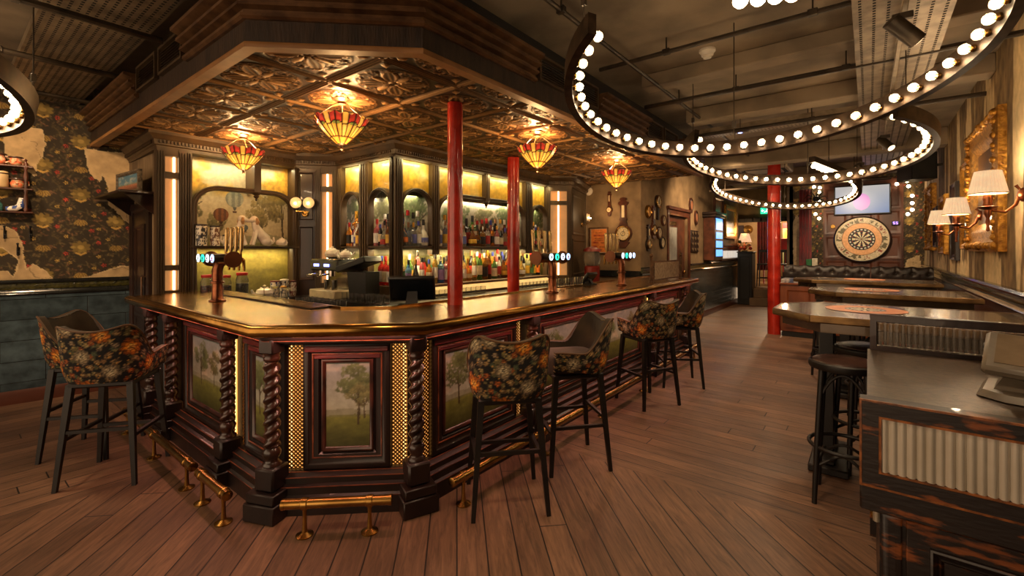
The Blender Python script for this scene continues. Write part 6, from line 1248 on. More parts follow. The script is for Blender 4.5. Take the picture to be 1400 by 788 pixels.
# fairy lights
def fairy(pts, label):
    t = T('fairy_lights', label, 'string lights', pts[0]); m = MB(); m.tube(pts, .006, 5); m.build('cable', blackm, t)
    for p in pts: m = MB(); m.sphere((p[0], p[1]-.03, p[2]), .032, 10); m.build('bulb', bulb_m, t)
fairy([tuple(aty(x, y, YD-.1)) for x, y in ((1113, 256), (1121, 257), (1120, 263), (1120, 276), (1119, 284), (1115, 293), (1120, 299))], 'string of small bulbs hanging left of the television')
fairy([tuple(aty(x, y, YD-.1)) for x, y in ((1226, 252), (1240, 248), (1242, 255), (1247, 268), (1247, 278), (1247, 287), (1241, 293))], 'string of small bulbs hanging between the television and loudspeaker')
t = T('black_spider_ornament', 'black spiky ornament among the fairy lights left of the television', 'ornament', tuple(aty(1116, 272, YD-.2))); q = aty(1116, 272, YD-.2); m = MB(); m.sphere(q, .07, 12)
for k in range(9): a = k*.7; m.tube([q, q+np.array([math.cos(a)*.16, -.03, math.sin(a)*.12+.05]), q+np.array([math.cos(a)*.24, -.02, math.sin(a)*.2-.06])], [.014, .01, .005], 6)
m.build('spiky_body', blackm, t)
# curtain and books left of the dartboard
def curtain(x0, x1, y, z0, z1, label, mat, waves=5, amp=.04):
    U, V = np.meshgrid(np.linspace(0, 1, waves*10+1), np.linspace(0, 1, 12), indexing='ij'); P = np.stack([x0+(x1-x0)*U, y-amp*np.sin(U*waves*2*PI)*(1-.3*V), z0+(z1-z0)*V], -1); m = MB(); m.grid(P); m.grid(P+np.array([0, .02, 0])); t = m.build('curtain', mat); return tag(t, label, 'curtain')
redcl = M('red_velvet_curtain', rgb(150, 18, 24), .7, c2=rgb(100, 10, 16), ns=5, sheen=.4)
curtain(-1.24, -1.0, 12.12, .5, 2.86, 'red gathered curtain hanging left of the dartboard panelling', redcl, 4, .035)
curtain(-2.62, -2.25, 15.2, .9, 2.5, 'bright red curtain inside the back room opening', redcl)
for k, c in enumerate([(40, 110, 60), (170, 30, 36), (220, 206, 176)]):
    q = [aty(1106+k*0, 358, YD-.25), aty(1103, 369, YD-.25), aty(1114, 366, YD-.25)][k]; m = MB(); m.box(q[0]-.05, q[0]+.05, q[1]-.03, q[1]+.03, (1.14, 1.0, .95)[k], (1.3, 1.14, 1.32)[k], .004); tag(m.build('painted_box', flatm('pbox%d' % k, c)), ['green small box on the ledge left of the dartboard panelling', 'red small box below the green one left of the dartboard', 'cream narrow box beside the red and green boxes'][k], 'box')
m = MB(); m.box(-1.08, -.82, 12.0, 12.29, .86, .945, .005); m.box(-1.06, -.84, 12.05, 12.29, 0, .86); tag(m.build('low_ledge', dark_wood), 'dark low ledge between the back column and the dartboard panelling', 'ledge')
# ================================================================== BACK ROOM
t = T('back_bar_cabinet', 'tall black cabinet at the corner of the back room opening', 'cabinet', (-2.75, 13.9, 0)); m = MB(); m.box(-2.87, -2.5, 13.8, 14.25, 0, 1.42, .01); m.build('carcass', blackm, t); m = MB(); m.box(-2.885, -2.48, 13.78, 14.27, 1.42, 1.46, .006); m.build('top', blackm, t); m = MB(basis((-2.87, 13.8, 0), (1, 0), (0, -1))); m.frame(.02, .35, .1, 1.36, [(0, 0), (0, .01), (.04, .01), (.05, 0)]); m.build('front_panel', blackm, t)
t = T('table_lamp', 'table lamp with flowered shade on the tall black cabinet', 'lamp', (-2.72, 14.0, 1.46)); W = TR(-2.72, 14.0, 1.46); m = MB(W); m.lathe([(.08, 0), (.09, .02), (.03, .05), (.05, .12), (.06, .17), (.02, .24), (.015, .3)], 18); m.build('base', M('flowered_china', rgb(190, 120, 80), .3, c2=rgb(90, 100, 60), ns=26, mixlo=.45, mixhi=.55), t); m = MB(W); m.lathe([(.17, .26), (.16, .3), (.10, .5)], 24, cap=False); m.build('shade', M('flowered_shade', rgb(230, 170, 120), .7, c2=rgb(200, 90, 60), ns=14, emit=(1, .6, .34), es=.4), t)
light('POINT', (-2.72, 13.9, 2.05), 6, WARM, .08)
for k in range(8):
    a = k*.8; m = MB(); q = np.array([-2.72+.15*math.cos(a), 13.95+.12*math.sin(a), 1.55+.09*(k % 3)]); m.sphere(q, .05, 8); m.tube([q, (-2.72, 14.0, 1.47)], .005, 5); tag(m.build('artificial_flower', M('flower_%d' % (k % 3), [rgb(190, 70, 40), rgb(210, 150, 90), rgb(70, 80, 40)][k % 3], .6)), ['small red flower of the posy round the flowered table lamp', 'small peach flower of the posy round the flowered table lamp', 'small green bud of the posy round the flowered table lamp'][k % 3], 'flower', 'posy round the table lamp %s' % ['red', 'peach', 'green'][k % 3])
t = T('carousel_mural', 'painted yellow carousel animal with pole on the back room wall', 'mural', (-2, 17.85, 1.5)); q0, q1 = aty(1070, 372, 16.6), aty(1097, 304, 16.6); m = MB(); 
U, V = np.meshgrid(np.linspace(0, 1, 60), np.linspace(0, 1, 100), indexing='ij'); C = mixc(np.array((120, 40, 30))/255, np.array((168, 140, 90))/255, np.clip((V-.16)*30, 0, 1)); C[(V > .16)&(V < .5)] = np.array((150, 152, 110))/255; C[V > .88] = np.array((160, 30, 30))/255
def el(u, v, a, b): return ((U-u)/a)**2+((V-v)/b)**2 < 1
for (u, v, a, b, c) in ((.5, .55, .46, .12, (196, 148, 50)), (.22, .68, .14, .2, (206, 160, 60)), (.8, .6, .2, .1, (188, 140, 44)), (.5, .6, .16, .09, (180, 40, 30)), (.6, .82, .3, .15, (216, 170, 120)), (.3, .42, .06, .14, (190, 140, 44)), (.75, .42, .06, .14, (190, 140, 44))): C[el(u, v, a, b)] = np.array(c)/255
C[abs(U-.62) < .03] = np.array((210, 160, 60))/255; C[(V < .16)&(V > .13)] = np.array((180, 40, 30))/255
m.grid(np.stack([q0[0]+(q1[0]-q0[0])*U, np.full(U.shape, 16.6), q0[2]+(q1[2]-q0[2])*V], -1), C); m.box(q0[0], q1[0], 16.601, 16.65, q0[2], q1[2]); m.c[-1] = np.ones((8, 3))*.2; m.build('painted_board', paint_at, t)
m = MB(); m.box(q0[0], q0[0]+.08, 16.55, 16.65, .45, q0[2]); m.box(q1[0]-.08, q1[0], 16.55, 16.65, .45, q0[2]); m.build('leg', dark_wood, t)
def back_chair(x, y, z, label):
    t = T('high_chair', label, 'chair', (x, y, z), 0, 'dark slatted chairs in the back room'); 
    m = MB(TR(x, y, z)); m.box(-.2, .2, -.2, .2, .62, .66, .01); m.build('seat', black_leg, t)
    for sx in (-1, 1):
        for sy in (-1, 1): m = MB(TR(x, y, z)); m.tube([(sx*.18, sy*.18, 1.02 if sy > 0 else .62), (sx*.2, sy*.2, 0)], .018, 6); m.build('leg', black_leg, t)
    m = MB(TR(x, y, z)); m.box(-.2, .2, .165, .2, .98, 1.06, .006)
    for k in range(5): m.box(-.15+k*.07, -.13+k*.07, .175, .19, .66, .98)
    m.build('slatted_back', black_leg, t); m = MB(TR(x, y, z)); m.tube([(-.2, -.19, .25), (.2, -.19, .25)], .012, 6); m.tube([(-.2, .19, .25), (.2, .19, .25)], .012, 6); m.build('stretcher', black_leg, t)
back_chair(-2.32, 14.75, .45, 'dark slatted high chair nearest the black cabinet in the back room'); back_chair(-1.82, 14.8, .45, 'dark slatted high chair beside the red column in the back room'); back_chair(-2.1, 15.4, .45, 'dark slatted high chair behind the other two in the back room')
for k, (x, w_) in enumerate([(-2.45, .16), (-2.12, .2)]): m = MB(); m.box(x-w_, x+w_, 15.9, 16.0, 1.45, 1.85, .01); m.box(x-w_*.8, x-w_*.6, 15.92, 15.98, .45, 1.45); m.box(x+w_*.6, x+w_*.8, 15.92, 15.98, .45, 1.45); tag(m.build('red_seat_back', redcl), ['red upholstered seat back left in the back room', 'red upholstered seat back beside the red column in the back room'][k], 'seat')
m = MB(); m.box(-2.5, -2.2, 14.6, 14.9, .45, 1.0); 
t = T('exit_sign', 'green illuminated exit sign above the back room opening', 'sign', tuple(aty(1051, 288, 14.25))); q = aty(1051, 288, 14.25); m = MB(TR(*q)); m.box(-.2, .2, -.02, .04, -.085, .085, .005); m.build('panel', M('exit_green', rgb(20, 140, 90), .4, emit=(.02, .5, .25), es=1.1), t)
m = MB(TR(q[0], q[1]-.022, q[2])); m.sphere((-.03, 0, .045), .016, 10); m.tube([(-.035, 0, .025), (-.05, 0, -.015)], .013, 6); m.tube([(-.05, 0, -.015), (-.025, 0, -.035), (-.03, 0, -.06)], .008, 6); m.tube([(-.05, 0, -.015), (-.08, 0, -.03), (-.11, 0, -.05)], .008, 6); m.tube([(-.036, 0, .02), (-.005, 0, .005), (.01, 0, .02)], .007, 6); m.box(.05, .12, -.002, .002, -.06, .06); m.tube([(-.17, 0, 0), (-.11, 0, 0)], .009, 6); m.tube([(-.145, 0, .03), (-.175, 0, 0), (-.145, 0, -.03)], .008, 6); m.build('running_figure', M('exit_white', (.8, 1, .9), .4, emit=(.7, 1, .85), es=1.6), t)
m = MB(); m.box(-2.94, -1.5, 14.2, 14.3, 2.28, 2.40, .008)
for k in range(7): m.box(-2.9+k*.2, -2.76+k*.2, 14.17, 14.22, 2.29, 2.385, .006)
struct(m.build('trim_40', M('near_black_board')))
t = T('round_wall_lamp', 'small round brass wall light in the back room beyond the cabinet', 'wall light', (-2.9, 16, 2.2)); q = aty(1022, 314, 17.8); m = MB(); m.lathe([(.0, -.08), (.13, -.06), (.16, 0)], 20, (q[0], 17.88, q[2]), axis='y'); m.build('disc', brass, t)
q = aty(1012, 318, 17.85); m = MB(); m.box(q[0]-.12, q[0]+.12, 17.82, 17.88, q[2]-.2, q[2]+.25, .01); tag(m.build('framed_print', dark_wood), 'small dark framed print in the back room behind the table lamp', 'picture')
# ================================================================== WALL OBJECTS ROUND THE BAR END
mah = M('mahogany', rgb(84, 44, 28), .35, c2=rgb(50, 25, 16), ns=8, coat=.3); dialm = M('ivory_dial', rgb(206, 188, 150), .35, c2=rgb(190, 168, 128))
def barometer(B, x, zt, zb, wd, label, loc, shield=False, r=None, group=None, clock_top=False, dark=False):
    t = T('barometer', label, 'barometer', loc, 0, group); h = zt-zb; mt = black_wood if dark else mah; r = r or wd*.5; zd = zt-r*1.1 if clock_top else zb+h*.28
    out = [(0, 1.0), (.18, .99), (.24, .96), (.16, .93), (.34, .90), (.30, .86), (.20, .83), (.20, .60), (.26, .56), (.2, .52)] if not clock_top else [(0, 0), (.14, .01), (.2, .06), (.12, .12), (.16, .2), (.16, .5)]
    if clock_top: pts = [(x+wd*a*.8, zb+h*b) for a, b in out]+[(x+r*math.cos(q), zd+r*math.sin(q)) for q in np.linspace(-.9, PI/2, 12)]
    else: pts = [(x+wd*a, zb+h*b) for a, b in out]+[(x+r*1.12*math.cos(q), zd+r*1.12*math.sin(q)) for q in np.linspace(1.0, -1.0, 10)]+([(x+wd*.3, zb+h*.08), (x+wd*.12, zb+h*.03)] if not shield else [(x+wd*.42, zb+h*.10), (x+wd*.3, zb+h*.06), (x+wd*.16, zb+h*.0)])
    poly = pts+[(2*x-a, b) for a, b in pts[::-1]]
    m = B(); m.slab(poly, -.035, 0); m.build('case', mt, t, smooth=20)
    ry = []
    m = B(); m.lathe([(r*.95, -.034), (r*.95, -.05), (r*.82, -.054), (r*.78, -.044)], 28, (x, 0, zd), axis='y', cap=False); m.build('bezel', brass, t)
    m = B(); m.lathe([(r*.8, -.042), (0, -.043)], 28, (x, 0, zd), axis='y'); m.build('dial', dialm, t)
    m = B(); m.lathe([(r*.3, -.044), (r*.24, -.0445), (r*.24, -.044)], 20, (x, 0, zd), axis='y', cap=False); m.tube([(x-r*.1, -.0465, zd-r*.3), (x+r*.15, -.0465, zd+r*.55)], r*.03, 5)
    for k in range(12): a = k*PI/6; m.tube([(x+r*.6*math.cos(a), -.0445, zd+r*.6*math.sin(a)), (x+r*.72*math.cos(a), -.0445, zd+r*.72*math.sin(a))], r*.025, 4)
    m.build('dial_marks', blackm, t)
    if not clock_top: m = B(); m.box(x-wd*.09, x+wd*.09, -.042, -.034, zb+h*.60, zb+h*.84, .002); m.build('thermometer', dialm, t)
BW1 = lambda: MB(basis((-4.1, 7.2, 0), (1, 0), (0, -1)))
def w1(px, py): q = aty(px, py, 7.2); return q[0]+4.1, q[2]
x, zt = w1(834, 262); zb = w1(834, 297)[1]; barometer(BW1, x, zt, zb, .10, 'small banjo barometer on the grey wall at the bar end', (x-4.1, 7.2, zb))
x, zt = w1(853, 270); zb = w1(853, 339)[1]; barometer(BW1, x, zt, zb, .27, 'large carved banjo barometer on the grey wall at the bar end', (x-4.1, 7.2, zb), True)
x0, z0 = w1(806, 347.5); x1, z1 = w1(832, 310.5); t = T('framed_poster', 'orange old poster in a thin frame on the grey wall behind the far taps', 'poster', (x0-4.1, 7.2, z0)); m = BW1(); m.frame(x0, x1, z0, z1, [(0, 0), (0, .02), (.018, .02), (.022, .008)]); m.build('frame', bronze, t)
nx, nz = 50, 80; U, V = np.meshgrid(np.linspace(0, 1, nx), np.linspace(0, 1, nz), indexing='ij'); C = np.ones((nx, nz, 3))*np.array((206, 120, 56))/255*(.9+.2*fbm(U*6, V*8, 3))[..., None]; C[(U < .05)|(U > .95)|(V < .03)|(V > .97)] = np.array((170, 150, 130))/255
for (v0, v1, u0, u1, c) in ((.80, .83, .3, .7, (90, 40, 24)), (.68, .74, .18, .82, (150, 50, 30)), (.58, .6, .25, .75, (90, 40, 24)), (.5, .52, .25, .75, (90, 40, 24)), (.38, .46, .15, .45, (150, 44, 30)), (.38, .44, .6, .85, (90, 40, 24)), (.2, .3, .15, .4, (150, 44, 30)), (.22, .26, .55, .85, (90, 40, 24)), (.12, .14, .3, .7, (90, 40, 24))): C[(U > u0)&(U < u1)&(V > v0)&(V < v1)&(np.mod(U*34, 1) < .74)] = np.array(c)/255
m = BW1(); m.grid(np.stack([x0+.02+(x1-x0-.04)*U, np.full(U.shape, -.006), z0+.02+(z1-z0-.04)*V], -1), C); m.build('print', paint_at, t)
q = aty(802.5, 262, 7.2); t = T('security_camera', 'white dome security camera at the top of the grey wall', 'camera', tuple(q)); m = MB(); m.lathe([(.075, 0), (.075, -.03), (.06, -.05), (.03, -.065), (0, -.07)], 24, (q[0]+.04, 7.2, q[2]), axis='y'); m.build('dome_housing', mute_w, t); m = MB(); m.sphere((q[0]+.03, 7.14, q[2]-.0), .036, 14); m.build('lens', blackm, t)
BW2 = lambda: MB(basis((-2.95, 7.2, 0), (0, 1), (1, 0)))
def w2(px, py): q = atx(px, py, -2.95); return q[1]-7.2, q[2]
def W2loc(px, py): q = atx(px, py, -2.95); return tuple(q)
for (px, y0, y1, wd, lb, ct_, dk) in ((898, 266, 301, .24, 'slender clock headed barometer at the top of the cluster left of the door', True, True), (892, 281, 328, .2, 'long barometer in the middle of the cluster left of the door', False, False), (885, 307, 345, .17, 'dark barometer lowest in the cluster left of the door', False, True)):
    x, zt = w2(px, y0); zb = w2(px, y1)[1]; barometer(BW2, x, zt, zb, wd, lb, W2loc(px, y1), clock_top=ct_, dark=dk)
def rdial(px, py, r, label, fr, plain=False):
    x, z = w2(px, py); t = T('wall_dial', label, 'dial', W2loc(px, py)); m = BW2(); m.lathe([(r, 0), (r*1.02, -.03), (r*.85, -.045), (r*.78, -.03)], 28, (x, 0, z), axis='y', cap=False); m.build('rim', fr, t); m = BW2(); m.lathe([(r*.82, -.03), (0, -.032)], 28, (x, 0, z), axis='y'); m.build('face', dialm if not plain else gold, t)
    if not plain:
        m = BW2(); m.tube([(x, -.034, z), (x+r*.1, -.034, z+r*.5)], r*.04, 5); m.tube([(x, -.034, z), (x-r*.4, -.034, z-r*.1)], r*.04, 5); m.build('hands', blackm, t)
rdial(885, 289.6, .11, 'shiny brass round dial at the left of the cluster', brass, True); rdial(906, 301.7, .10, 'round dark rimmed dial highest beside the door', mah); rdial(900, 318.6, .11, 'round brown rimmed dial between two others left of the door', mah); rdial(904, 332, .11, 'round dark rimmed dial lowest beside the door', black_wood)
def oval_pl(px, py, label):
    x, z = w2(px, py); t = T('oval_plaque', label, 'plaque', W2loc(px, py)); a = np.linspace(0, 2*PI, 40)[:-1]; m = BW2(); m.slab([(x+.10*math.cos(q), z+.16*math.sin(q)) for q in a], -.03, 0); m.build('backboard', mah, t); m = BW2(); m.tube([(x+.085*math.cos(q), -.03, z+.14*math.sin(q)) for q in a], .012, 8, closed=True); m.build('bead', dark_wood, t); m = BW2(); m.slab([(x+.05*math.cos(q), z+.09*math.sin(q)) for q in a], -.04, -.03); m.build('medallion', M('rosy_relief', rgb(150, 96, 66), .5), t)
oval_pl(943.5, 281, 'upper oval wooden plaque right of the door'); oval_pl(950.5, 298, 'lower oval wooden plaque right of the door')
x0, z0 = w2(943, 345); x1, z1 = w2(953.5, 316); t = T('key_rack', 'dark flat rack with three rows of small tags right of the door', 'rack', W2loc(948, 345)); m = BW2(); m.box(x0, x1, -.03, 0, z0, z1, .005); m.build('backboard', black_wood, t)
for i in range(3):
    for j in range(4): m = BW2(); m.lathe([(.03, -.032), (.034, -.045), (0, -.048)], 12, (x0+(x1-x0)*(i+.5)/3, 0, z0+(z1-z0)*(j+.5)/4), axis='y'); m.build('tag_disc', M('old_metal', rgb(120, 100, 76), .4, .5), t)
# door beyond the clocks
D = lambda: MB(basis((-2.95, dY0, 0), (0, 1), (1, 0))); dw = dY1-dY0
m = D(); m.frame(0, dw, -.0, dH+.0, [(-.1, -.0), (-.1, .02), (-.08, .035), (-.03, .03), (0, .015), (0, -.12)]); dd = struct(m.build('door_2', mah)); m = D(); m.sweep([(0, 0)], [(0, 0), (1, 0)]) if False else m.box(-.13, dw+.13, -.06, 0, dH+.1, dH+.16, .006); m.build('door_cornice', mah, dd)
m = D(); m.box(.0, dw, .06, .1, 0, dH); 
for (a_, b_, c_, d_) in ((.12, dw-.12, .2, .95),): m.frame(a_, b_, c_, d_, [(0, -.06), (0, -.045), (.02, -.04), (.04, -.058)])
m.build('door_leaf', mah, dd); m = D(); m.box(.18, dw*.55, .052, .062, 1.1, 1.95); m.build('door_glass', M('frosted_pane', rgb(150, 150, 145), .4), dd); m = D(); m.box(.2, dw*.5, .045, .06, 1.99, 2.06); m.build('door_sign', M('brass'), dd); m = D(); m.sphere((dw-.12, .03, 1.05), .035, 12); m.build('door_knob', brass, dd)
# digital cabinet
t = T('jukebox_cabinet', 'dark wall cabinet with a column of blue lit screens beyond the door', 'cabinet', (-2.8, 11, 1.3)); m = MB(); m.box(-2.94, -2.70, 10.75, 11.5, 1.27, 2.24, .01); m.build('case', mah, t); m = MB(); m.box(-2.95, -2.66, 10.70, 11.55, 2.24, 2.30, .01); m.box(-2.95, -2.64, 10.68, 11.57, 2.30, 2.36, .01); m.build('cornice', dark_wood, t)
for k in range(4): z = 1.36+k*.2; m = MB(); m.box(-2.699, -2.69, 10.86, 11.42, z, z+(.15 if k < 3 else .26), .002); m.build('screen', M('blue_screen', (.1, .3, .9), .3, c2=(.05, .5, .9), ns=12, emit=(.12, .34, 1), es=.9), t)
m = MB(); m.box(-2.70, -2.696, 10.80, 11.46, 1.3, 2.2); m.build('screen_bezel', blackm, t)
def pic2(px0, px1, py0, py1, label, mat, art, wd=.09):
    x0, z0 = w2(px0, py1); x1, z1 = w2(px1, py0); t = T('wall_picture', label, 'picture', W2loc(px0, py1)); m = BW2(); m.frame(x0, x1, z0, z1, [(0, 0), (0, .05), (wd*.3, .06), (wd*.7, .04), (wd, .015)]); m.build('frame', mat, t); cv = landscape(70, 90, int(px0), [(.5, .3, .6, art)], (art, art), art, .35); panel_paint((-2.95, 7.2, 0), (0, 1), (1, 0), x0+wd*.9, x1-wd*.9, z0+wd*.9, z1-wd*.9, -.012, cv, 'picture', t, .02)
pic2(975, 986.5, 274, 315, 'pale flowered picture above the hatch, left of the gilt frame', mah, (176, 120, 80), .04); pic2(990, 1004.5, 284, 326, 'gilt framed dark picture above the white lit hatch', gold, (88, 70, 42), .13)
x0, z0 = w2(983, 357); x1, z1 = w2(1009, 334); t = T('serving_hatch', 'wooden hatch frame with a pale lit shutter by the back corner', 'hatch', W2loc(983, 357)); m = BW2(); m.frame(x0, x1, z0, z1, [(0, 0), (0, .07), (.05, .07), (.07, .03), (.07, 0)]); m.box(x0+.06, x1-.06, -.02, 0, z0+(z1-z0)*.58, z1-.06); m.build('frame', mah, t); m = BW2(); m.box(x0+.06, x1-.06, -.012, 0, z0+.06, z0+(z1-z0)*.58); m.build('shutter', M('lit_shutter', rgb(210, 204, 196), .5, emit=(1, .9, .78), es=.3), t)
# ================================================================== LEFT WALL THINGS
def lw(u, out, z=0): p = lw1-LWd*u+LWn*out; return (p[0], p[1], z)
t = T('china_shelf', 'three tier turned wood wall shelf on the papered left wall', 'shelf', lw(1.2, 0, 1.7)); uE = lwall(44, 258)[0]; uE = -uE if uE > 0 else uE
uR = abs(lwall(43, 258)[0]); SHZ = [lwall(43, y)[1] for y in (291, 260, 230)]; uL = uR+.85
for z in SHZ: m = MB(basis(lw(uR, 0), LWd*-1, LWn) if False else basis(lw(uL, 0), LWd, LWn)); m.box(-.0, uL-uR+.02, -.16, 0, z-.018, z, .004); m.build('board', mah, t)
for u in (uR+.03, uL-.03):
    c = lw(u, .145); m = MB(TR(c[0], c[1], 0)); zz = SHZ[0]-.03; pr = []
    for a_, b_ in zip(SHZ[:-1], SHZ[1:]): h = b_-a_; pr += [(.012, a_), (.018, a_+h*.1), (.01, a_+h*.2), (.02, a_+h*.5), (.01, a_+h*.8), (.018, a_+h*.9)]
    pr += [(.014, SHZ[2]), (.016, SHZ[2]+.02), (.006, SHZ[2]+.04), (.012, SHZ[2]+.055), (0, SHZ[2]+.07)]; m.lathe(pr, 12); m.build('spindle', mah, t)
def mug(u, z, s, c, label, kind='jug'):
    p = lw(u, .09, z); t = T('toby_jug' if kind == 'jug' else kind, label, {'jug': 'jug', 'glass_bottle': 'bottle', 'china_boot': 'ornament', 'stoneware_jar': 'jar'}[kind], p, 0, 'ornaments on the china shelf'); m = MB(TR(*p)); cm = M('china_%d_%d_%d' % c, rgb(*c), .25, c2=rgb(min(255, c[0]*1.15), c[1]*.7, c[2]*.6), ns=40, mixlo=.5, mixhi=.56)
    if kind == 'jug':
        m.lathe([(.03*s, 0), (.045*s, .015*s), (.05*s, .045*s), (.042*s, .075*s), (.046*s, .09*s), (.036*s, .09*s), (.03*s, .03*s), (0, .028*s)], 18); m.build('bowl', cm, t); m = MB(TR(*p)); m.lathe([(.044*s, .078*s), (.062*s, .084*s), (.058*s, .094*s), (.044*s, .096*s)], 18); m.build('hat_brim', M('china_dark', rgb(60, 40, 34), .3), t)
        m = MB(TR(p[0], p[1], p[2], math.atan2(LWd[1], LWd[0]))); m.tube([(.045*s, 0, .075*s), (.075*s, 0, .07*s), (.078*s, 0, .035*s), (.045*s, 0, .02*s)], .007*s, 8); m.build('handle', cm, t); m = MB(TR(p[0], p[1], p[2], math.atan2(LWn[1], LWn[0]))); m.sphere((.05*s, 0, .045*s), .011*s, 8); m.build('nose', cm, t)
    elif kind == 'glass_bottle':
        m.lathe([(.028*s, 0), (.032*s, .01), (.032*s, .08*s), (.012*s, .11*s), (.012*s, .14*s)], 14); m.build('body', M('bottle_teal_glass', rgb(90, 150, 140), .1, trans=.6), t); m = MB(TR(*p)); m.lathe([(.014*s, .135*s), (.014*s, .15*s), (0, .15*s)], 12); m.build('stopper', CAPS['cork'], t)
    elif kind == 'stoneware_jar': m.lathe([(.045*s, 0), (.05*s, .01), (.05*s, .13*s), (.044*s, .14*s), (.04*s, .13*s), (0, .12*s)], 18); m.build('body', M('stoneware', rgb(190, 160, 116), .5), t); m = MB(TR(*p)); m.lathe([(.051*s, .115*s), (.0515*s, .12*s), (.051*s, .125*s)], 18); m.build('band', dark_wood, t)
    else: m = MB(TR(p[0], p[1], p[2], math.atan2(LWd[1], LWd[0]))); m.tube([(-.06*s, 0, .02*s), (0, 0, .028*s), (.03*s, 0, .05*s), (.045*s, 0, .12*s)], [.02*s, .027*s, .03*s, .028*s], 12); m.build('boot', M('blue_white_china', rgb(220, 214, 204), .2, c2=rgb(60, 80, 140), ns=28, mixlo=.5, mixhi=.54), t)
JC = [(196, 160, 124), (206, 172, 140), (176, 140, 108), (200, 172, 140)]
for k, (du, s, lb) in enumerate(((.10, .9, 'flesh coloured toby jug at the end of the top tier'), (.22, 1.1, 'toby jug second from the spindle on the top tier'), (.36, 1.0, 'toby jug third from the spindle on the top tier'))): mug(uR+du, SHZ[2], s, JC[k], lb)
mug(uR+.09, SHZ[1], 1.0, JC[0], 'red cheeked toby jug at the end of the middle tier'); mug(uR+.2, SHZ[1], 1.1, (1, 1, 1), 'pale stoneware jar on the middle tier', 'stoneware_jar'); mug(uR+.31, SHZ[1], 1.1, JC[1], 'toby jug left of the pale stoneware jar'); mug(uR+.42, SHZ[1], .9, (1, 1, 1), 'small teal glass bottle on the middle tier', 'glass_bottle')
mug(uR+.1, SHZ[0], 1.1, (1, 1, 1), 'blue and white china boot on the bottom tier', 'china_boot'); mug(uR+.21, SHZ[0], .8, (1, 1, 1), 'teal glass bottle beside the china boot', 'glass_bottle'); mug(uR+.28, SHZ[0], .95, (1, 1, 1), 'taller teal glass bottle second from the china boot', 'glass_bottle'); mug(uR+.37, SHZ[0], 1.0, JC[2], 'toby jug on the bottom tier left of the teal bottles')
light('SPOT', lw(uR+.25, .5, 2.7), 14, (1, .7, .4), .05, to=lw(uR+.2, .05, 1.9), spot=80, blend=1)
for k, (px, py) in enumerate(((7, 322), (25, 345), (42, 322))):
    u, z = lwall(px, py); u = abs(u); t = T('coat_hook', ['black iron coat hook farthest left under the china shelf', 'lowest black iron coat hook under the china shelf', 'black iron coat hook directly below the shelf spindle'][k], 'hook', lw(u, 0, z)); m = MB(basis(lw(u, 0), LWd, LWn)); m.box(-.012, .012, -.008, 0, z-.03, z+.05, .003); m.build('plate', blackm, t); m = MB(basis(lw(u, 0), LWd, LWn)); m.tube([(0, -.008, z+.02), (0, -.05, z+.05), (0, -.07, z+.08)], .007, 8); m.tube([(0, -.008, z-.01), (0, -.045, z-.03), (0, -.055, z+.005)], .007, 8); m.sphere((0, -.07, z+.082), .011, 8); m.build('prongs', blackm, t)
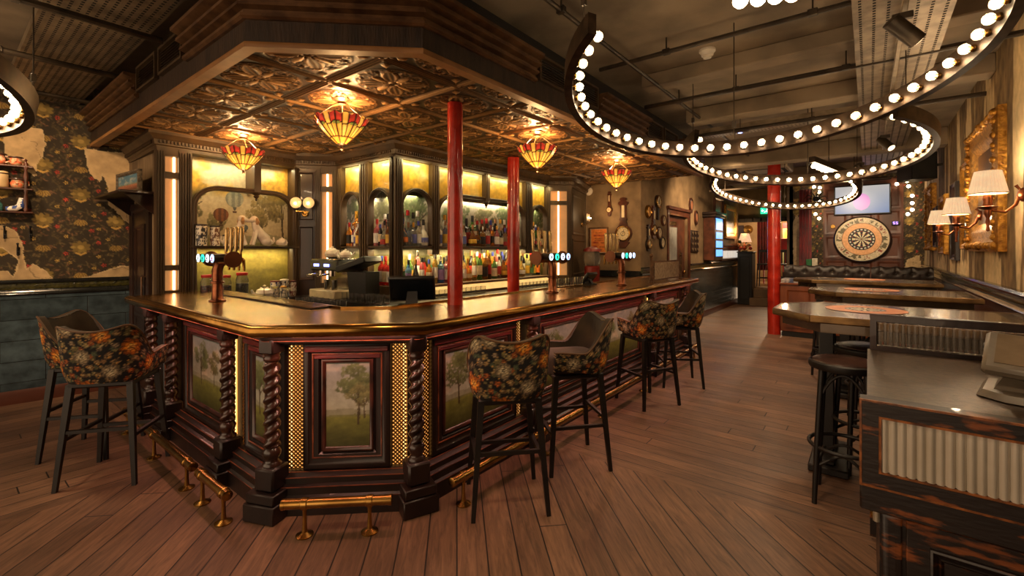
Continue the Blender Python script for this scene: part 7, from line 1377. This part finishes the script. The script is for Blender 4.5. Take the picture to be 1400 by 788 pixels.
# ================================================================== BULB CHANDELIERS
def chandelier(c, r, nrm, a0, a1, nb, label, spin=0, br=.026, power=0, hang=3):
    c = np.array(c); nrm = np.array(nrm)/np.linalg.norm(nrm); e1 = np.cross(nrm, [0, 1, 0]); e1 /= np.linalg.norm(e1); e2 = np.cross(nrm, e1)
    t = T('bulb_chandelier', label, 'chandelier', tuple(c), 0, 'curved bulb chandeliers'); P = lambda a, dr=0, dz=0: c+(e1*math.cos(a)+e2*math.sin(a))*(r+dr)+nrm*dz
    aa = np.linspace(a0, a1, 90); m = MB(); pr = [(.03, .0), (.075, .0), (.075, .115), (.03, .115)]
    v = [P(a, d_, z_) for a in aa for d_, z_ in pr]; n = 4; m.add(v, [(i*n+j, (i+1)*n+j, (i+1)*n+(j+1) % n, i*n+(j+1) % n) for i in range(len(aa)-1) for j in range(n)]+[(0, 1, 2, 3), tuple(range((len(aa)-1)*n, len(aa)*n))[::-1]])
    m.build('curved_rail', M('rusty_steel', rgb(70, 54, 40), .4, .7, c2=rgb(44, 34, 26), ns=20), t)
    for k in range(nb):
        a = a0+(a1-a0)*(k+.5)/nb; q = P(a, -.012, .045); o = P(a, .03, .045)
        b = bpy.data.objects.new('bulb', mesh_of(('bulb', br), lambda: MB().sphere((0, 0, 0), br, 14).build('bl', globe_m))); col.objects.link(b); par(b, t, False); b.location = q-c
        fi = bpy.data.objects.new('filament', mesh_of(('fil', br), lambda: MB().sphere((0, 0, 0), br*.55, 10).build('fl', fil_m))); col.objects.link(fi); par(fi, b, False)
        m_ = bpy.data.objects.new('bulb_holder', mesh_of('holder', lambda: MB().sphere((0, 0, 0), .019, 8).build('bh', brass))); col.objects.link(m_); par(m_, t, False); m_.location = P(a, .022, .045)-c
    for k in range(hang):
        a = a0+(a1-a0)*(k+.5)/hang if hang > 1 else (a0+a1)/2
        if hang == 3: a = a0+(a1-a0)*(.02, .5, .98)[k]
        q = P(a, .05, .115); m = MB(); m.tube([q, (q[0], q[1], ZC-.005)], .004, 6); m.box(q[0]-.012, q[0]+.012, q[1]-.012, q[1]+.012, q[2]+.1, q[2]+.15, .002); m.build('suspension_wire', metal_d, t)
    return P
chandelier((-.507, 2.804, 2.443), .96, (-.0978, .1858, .9777), -3.55, 1.03, 38, 'largest bulb chandelier, curving overhead nearest the viewer')
chandelier((-.565, 5.204, 2.426), .96, (.0296, .158, .987), -3.92, .75, 38, 'middle bulb chandelier between the nearest and the farthest one')
chandelier((-1.105, 8.258, 2.443), .96, (.0874, .2233, .9708), -3.52, .48, 34, 'farthest bulb chandelier around the red column')
chandelier((-4.18, -.62, 2.50), .96, (-.12, .18, .975), -3.7, .3, 34, 'bulb chandelier on the left by the perforated tray and papered wall')
def light_bar(a, b, nb, label, br=.03):
    a, b = np.array(a), np.array(b); t = T('light_bar', label, 'light bar', tuple(a)); m = MB(); d = (b-a)/np.linalg.norm(b-a); m.tube([a+np.array([0, 0, .07]), b+np.array([0, 0, .07])], .05, 4); m.build('housing', M('rusty_steel'), t)
    for k in range(nb): q = a+(b-a)*(k+.5)/nb; m = MB(); m.sphere(q, br, 12); m.build('bulb', bulb_m, t)
    q = (a+b)/2; m = MB(); m.tube([q+np.array([0, 0, .1]), (q[0], q[1], ZC)], .006, 6); m.build('hanging_rod', metal_d, t)
light_bar(aty(1110, 226, 6.6), aty(1154, 243, 7.6), 8, 'short hanging bar of bulbs between the middle and far chandeliers')
light_bar(aty(1000, 2, 2.15), aty(1095, -9, 2.45), 4, 'short hanging bar of bulbs at the top edge above the nearest chandelier', .033)
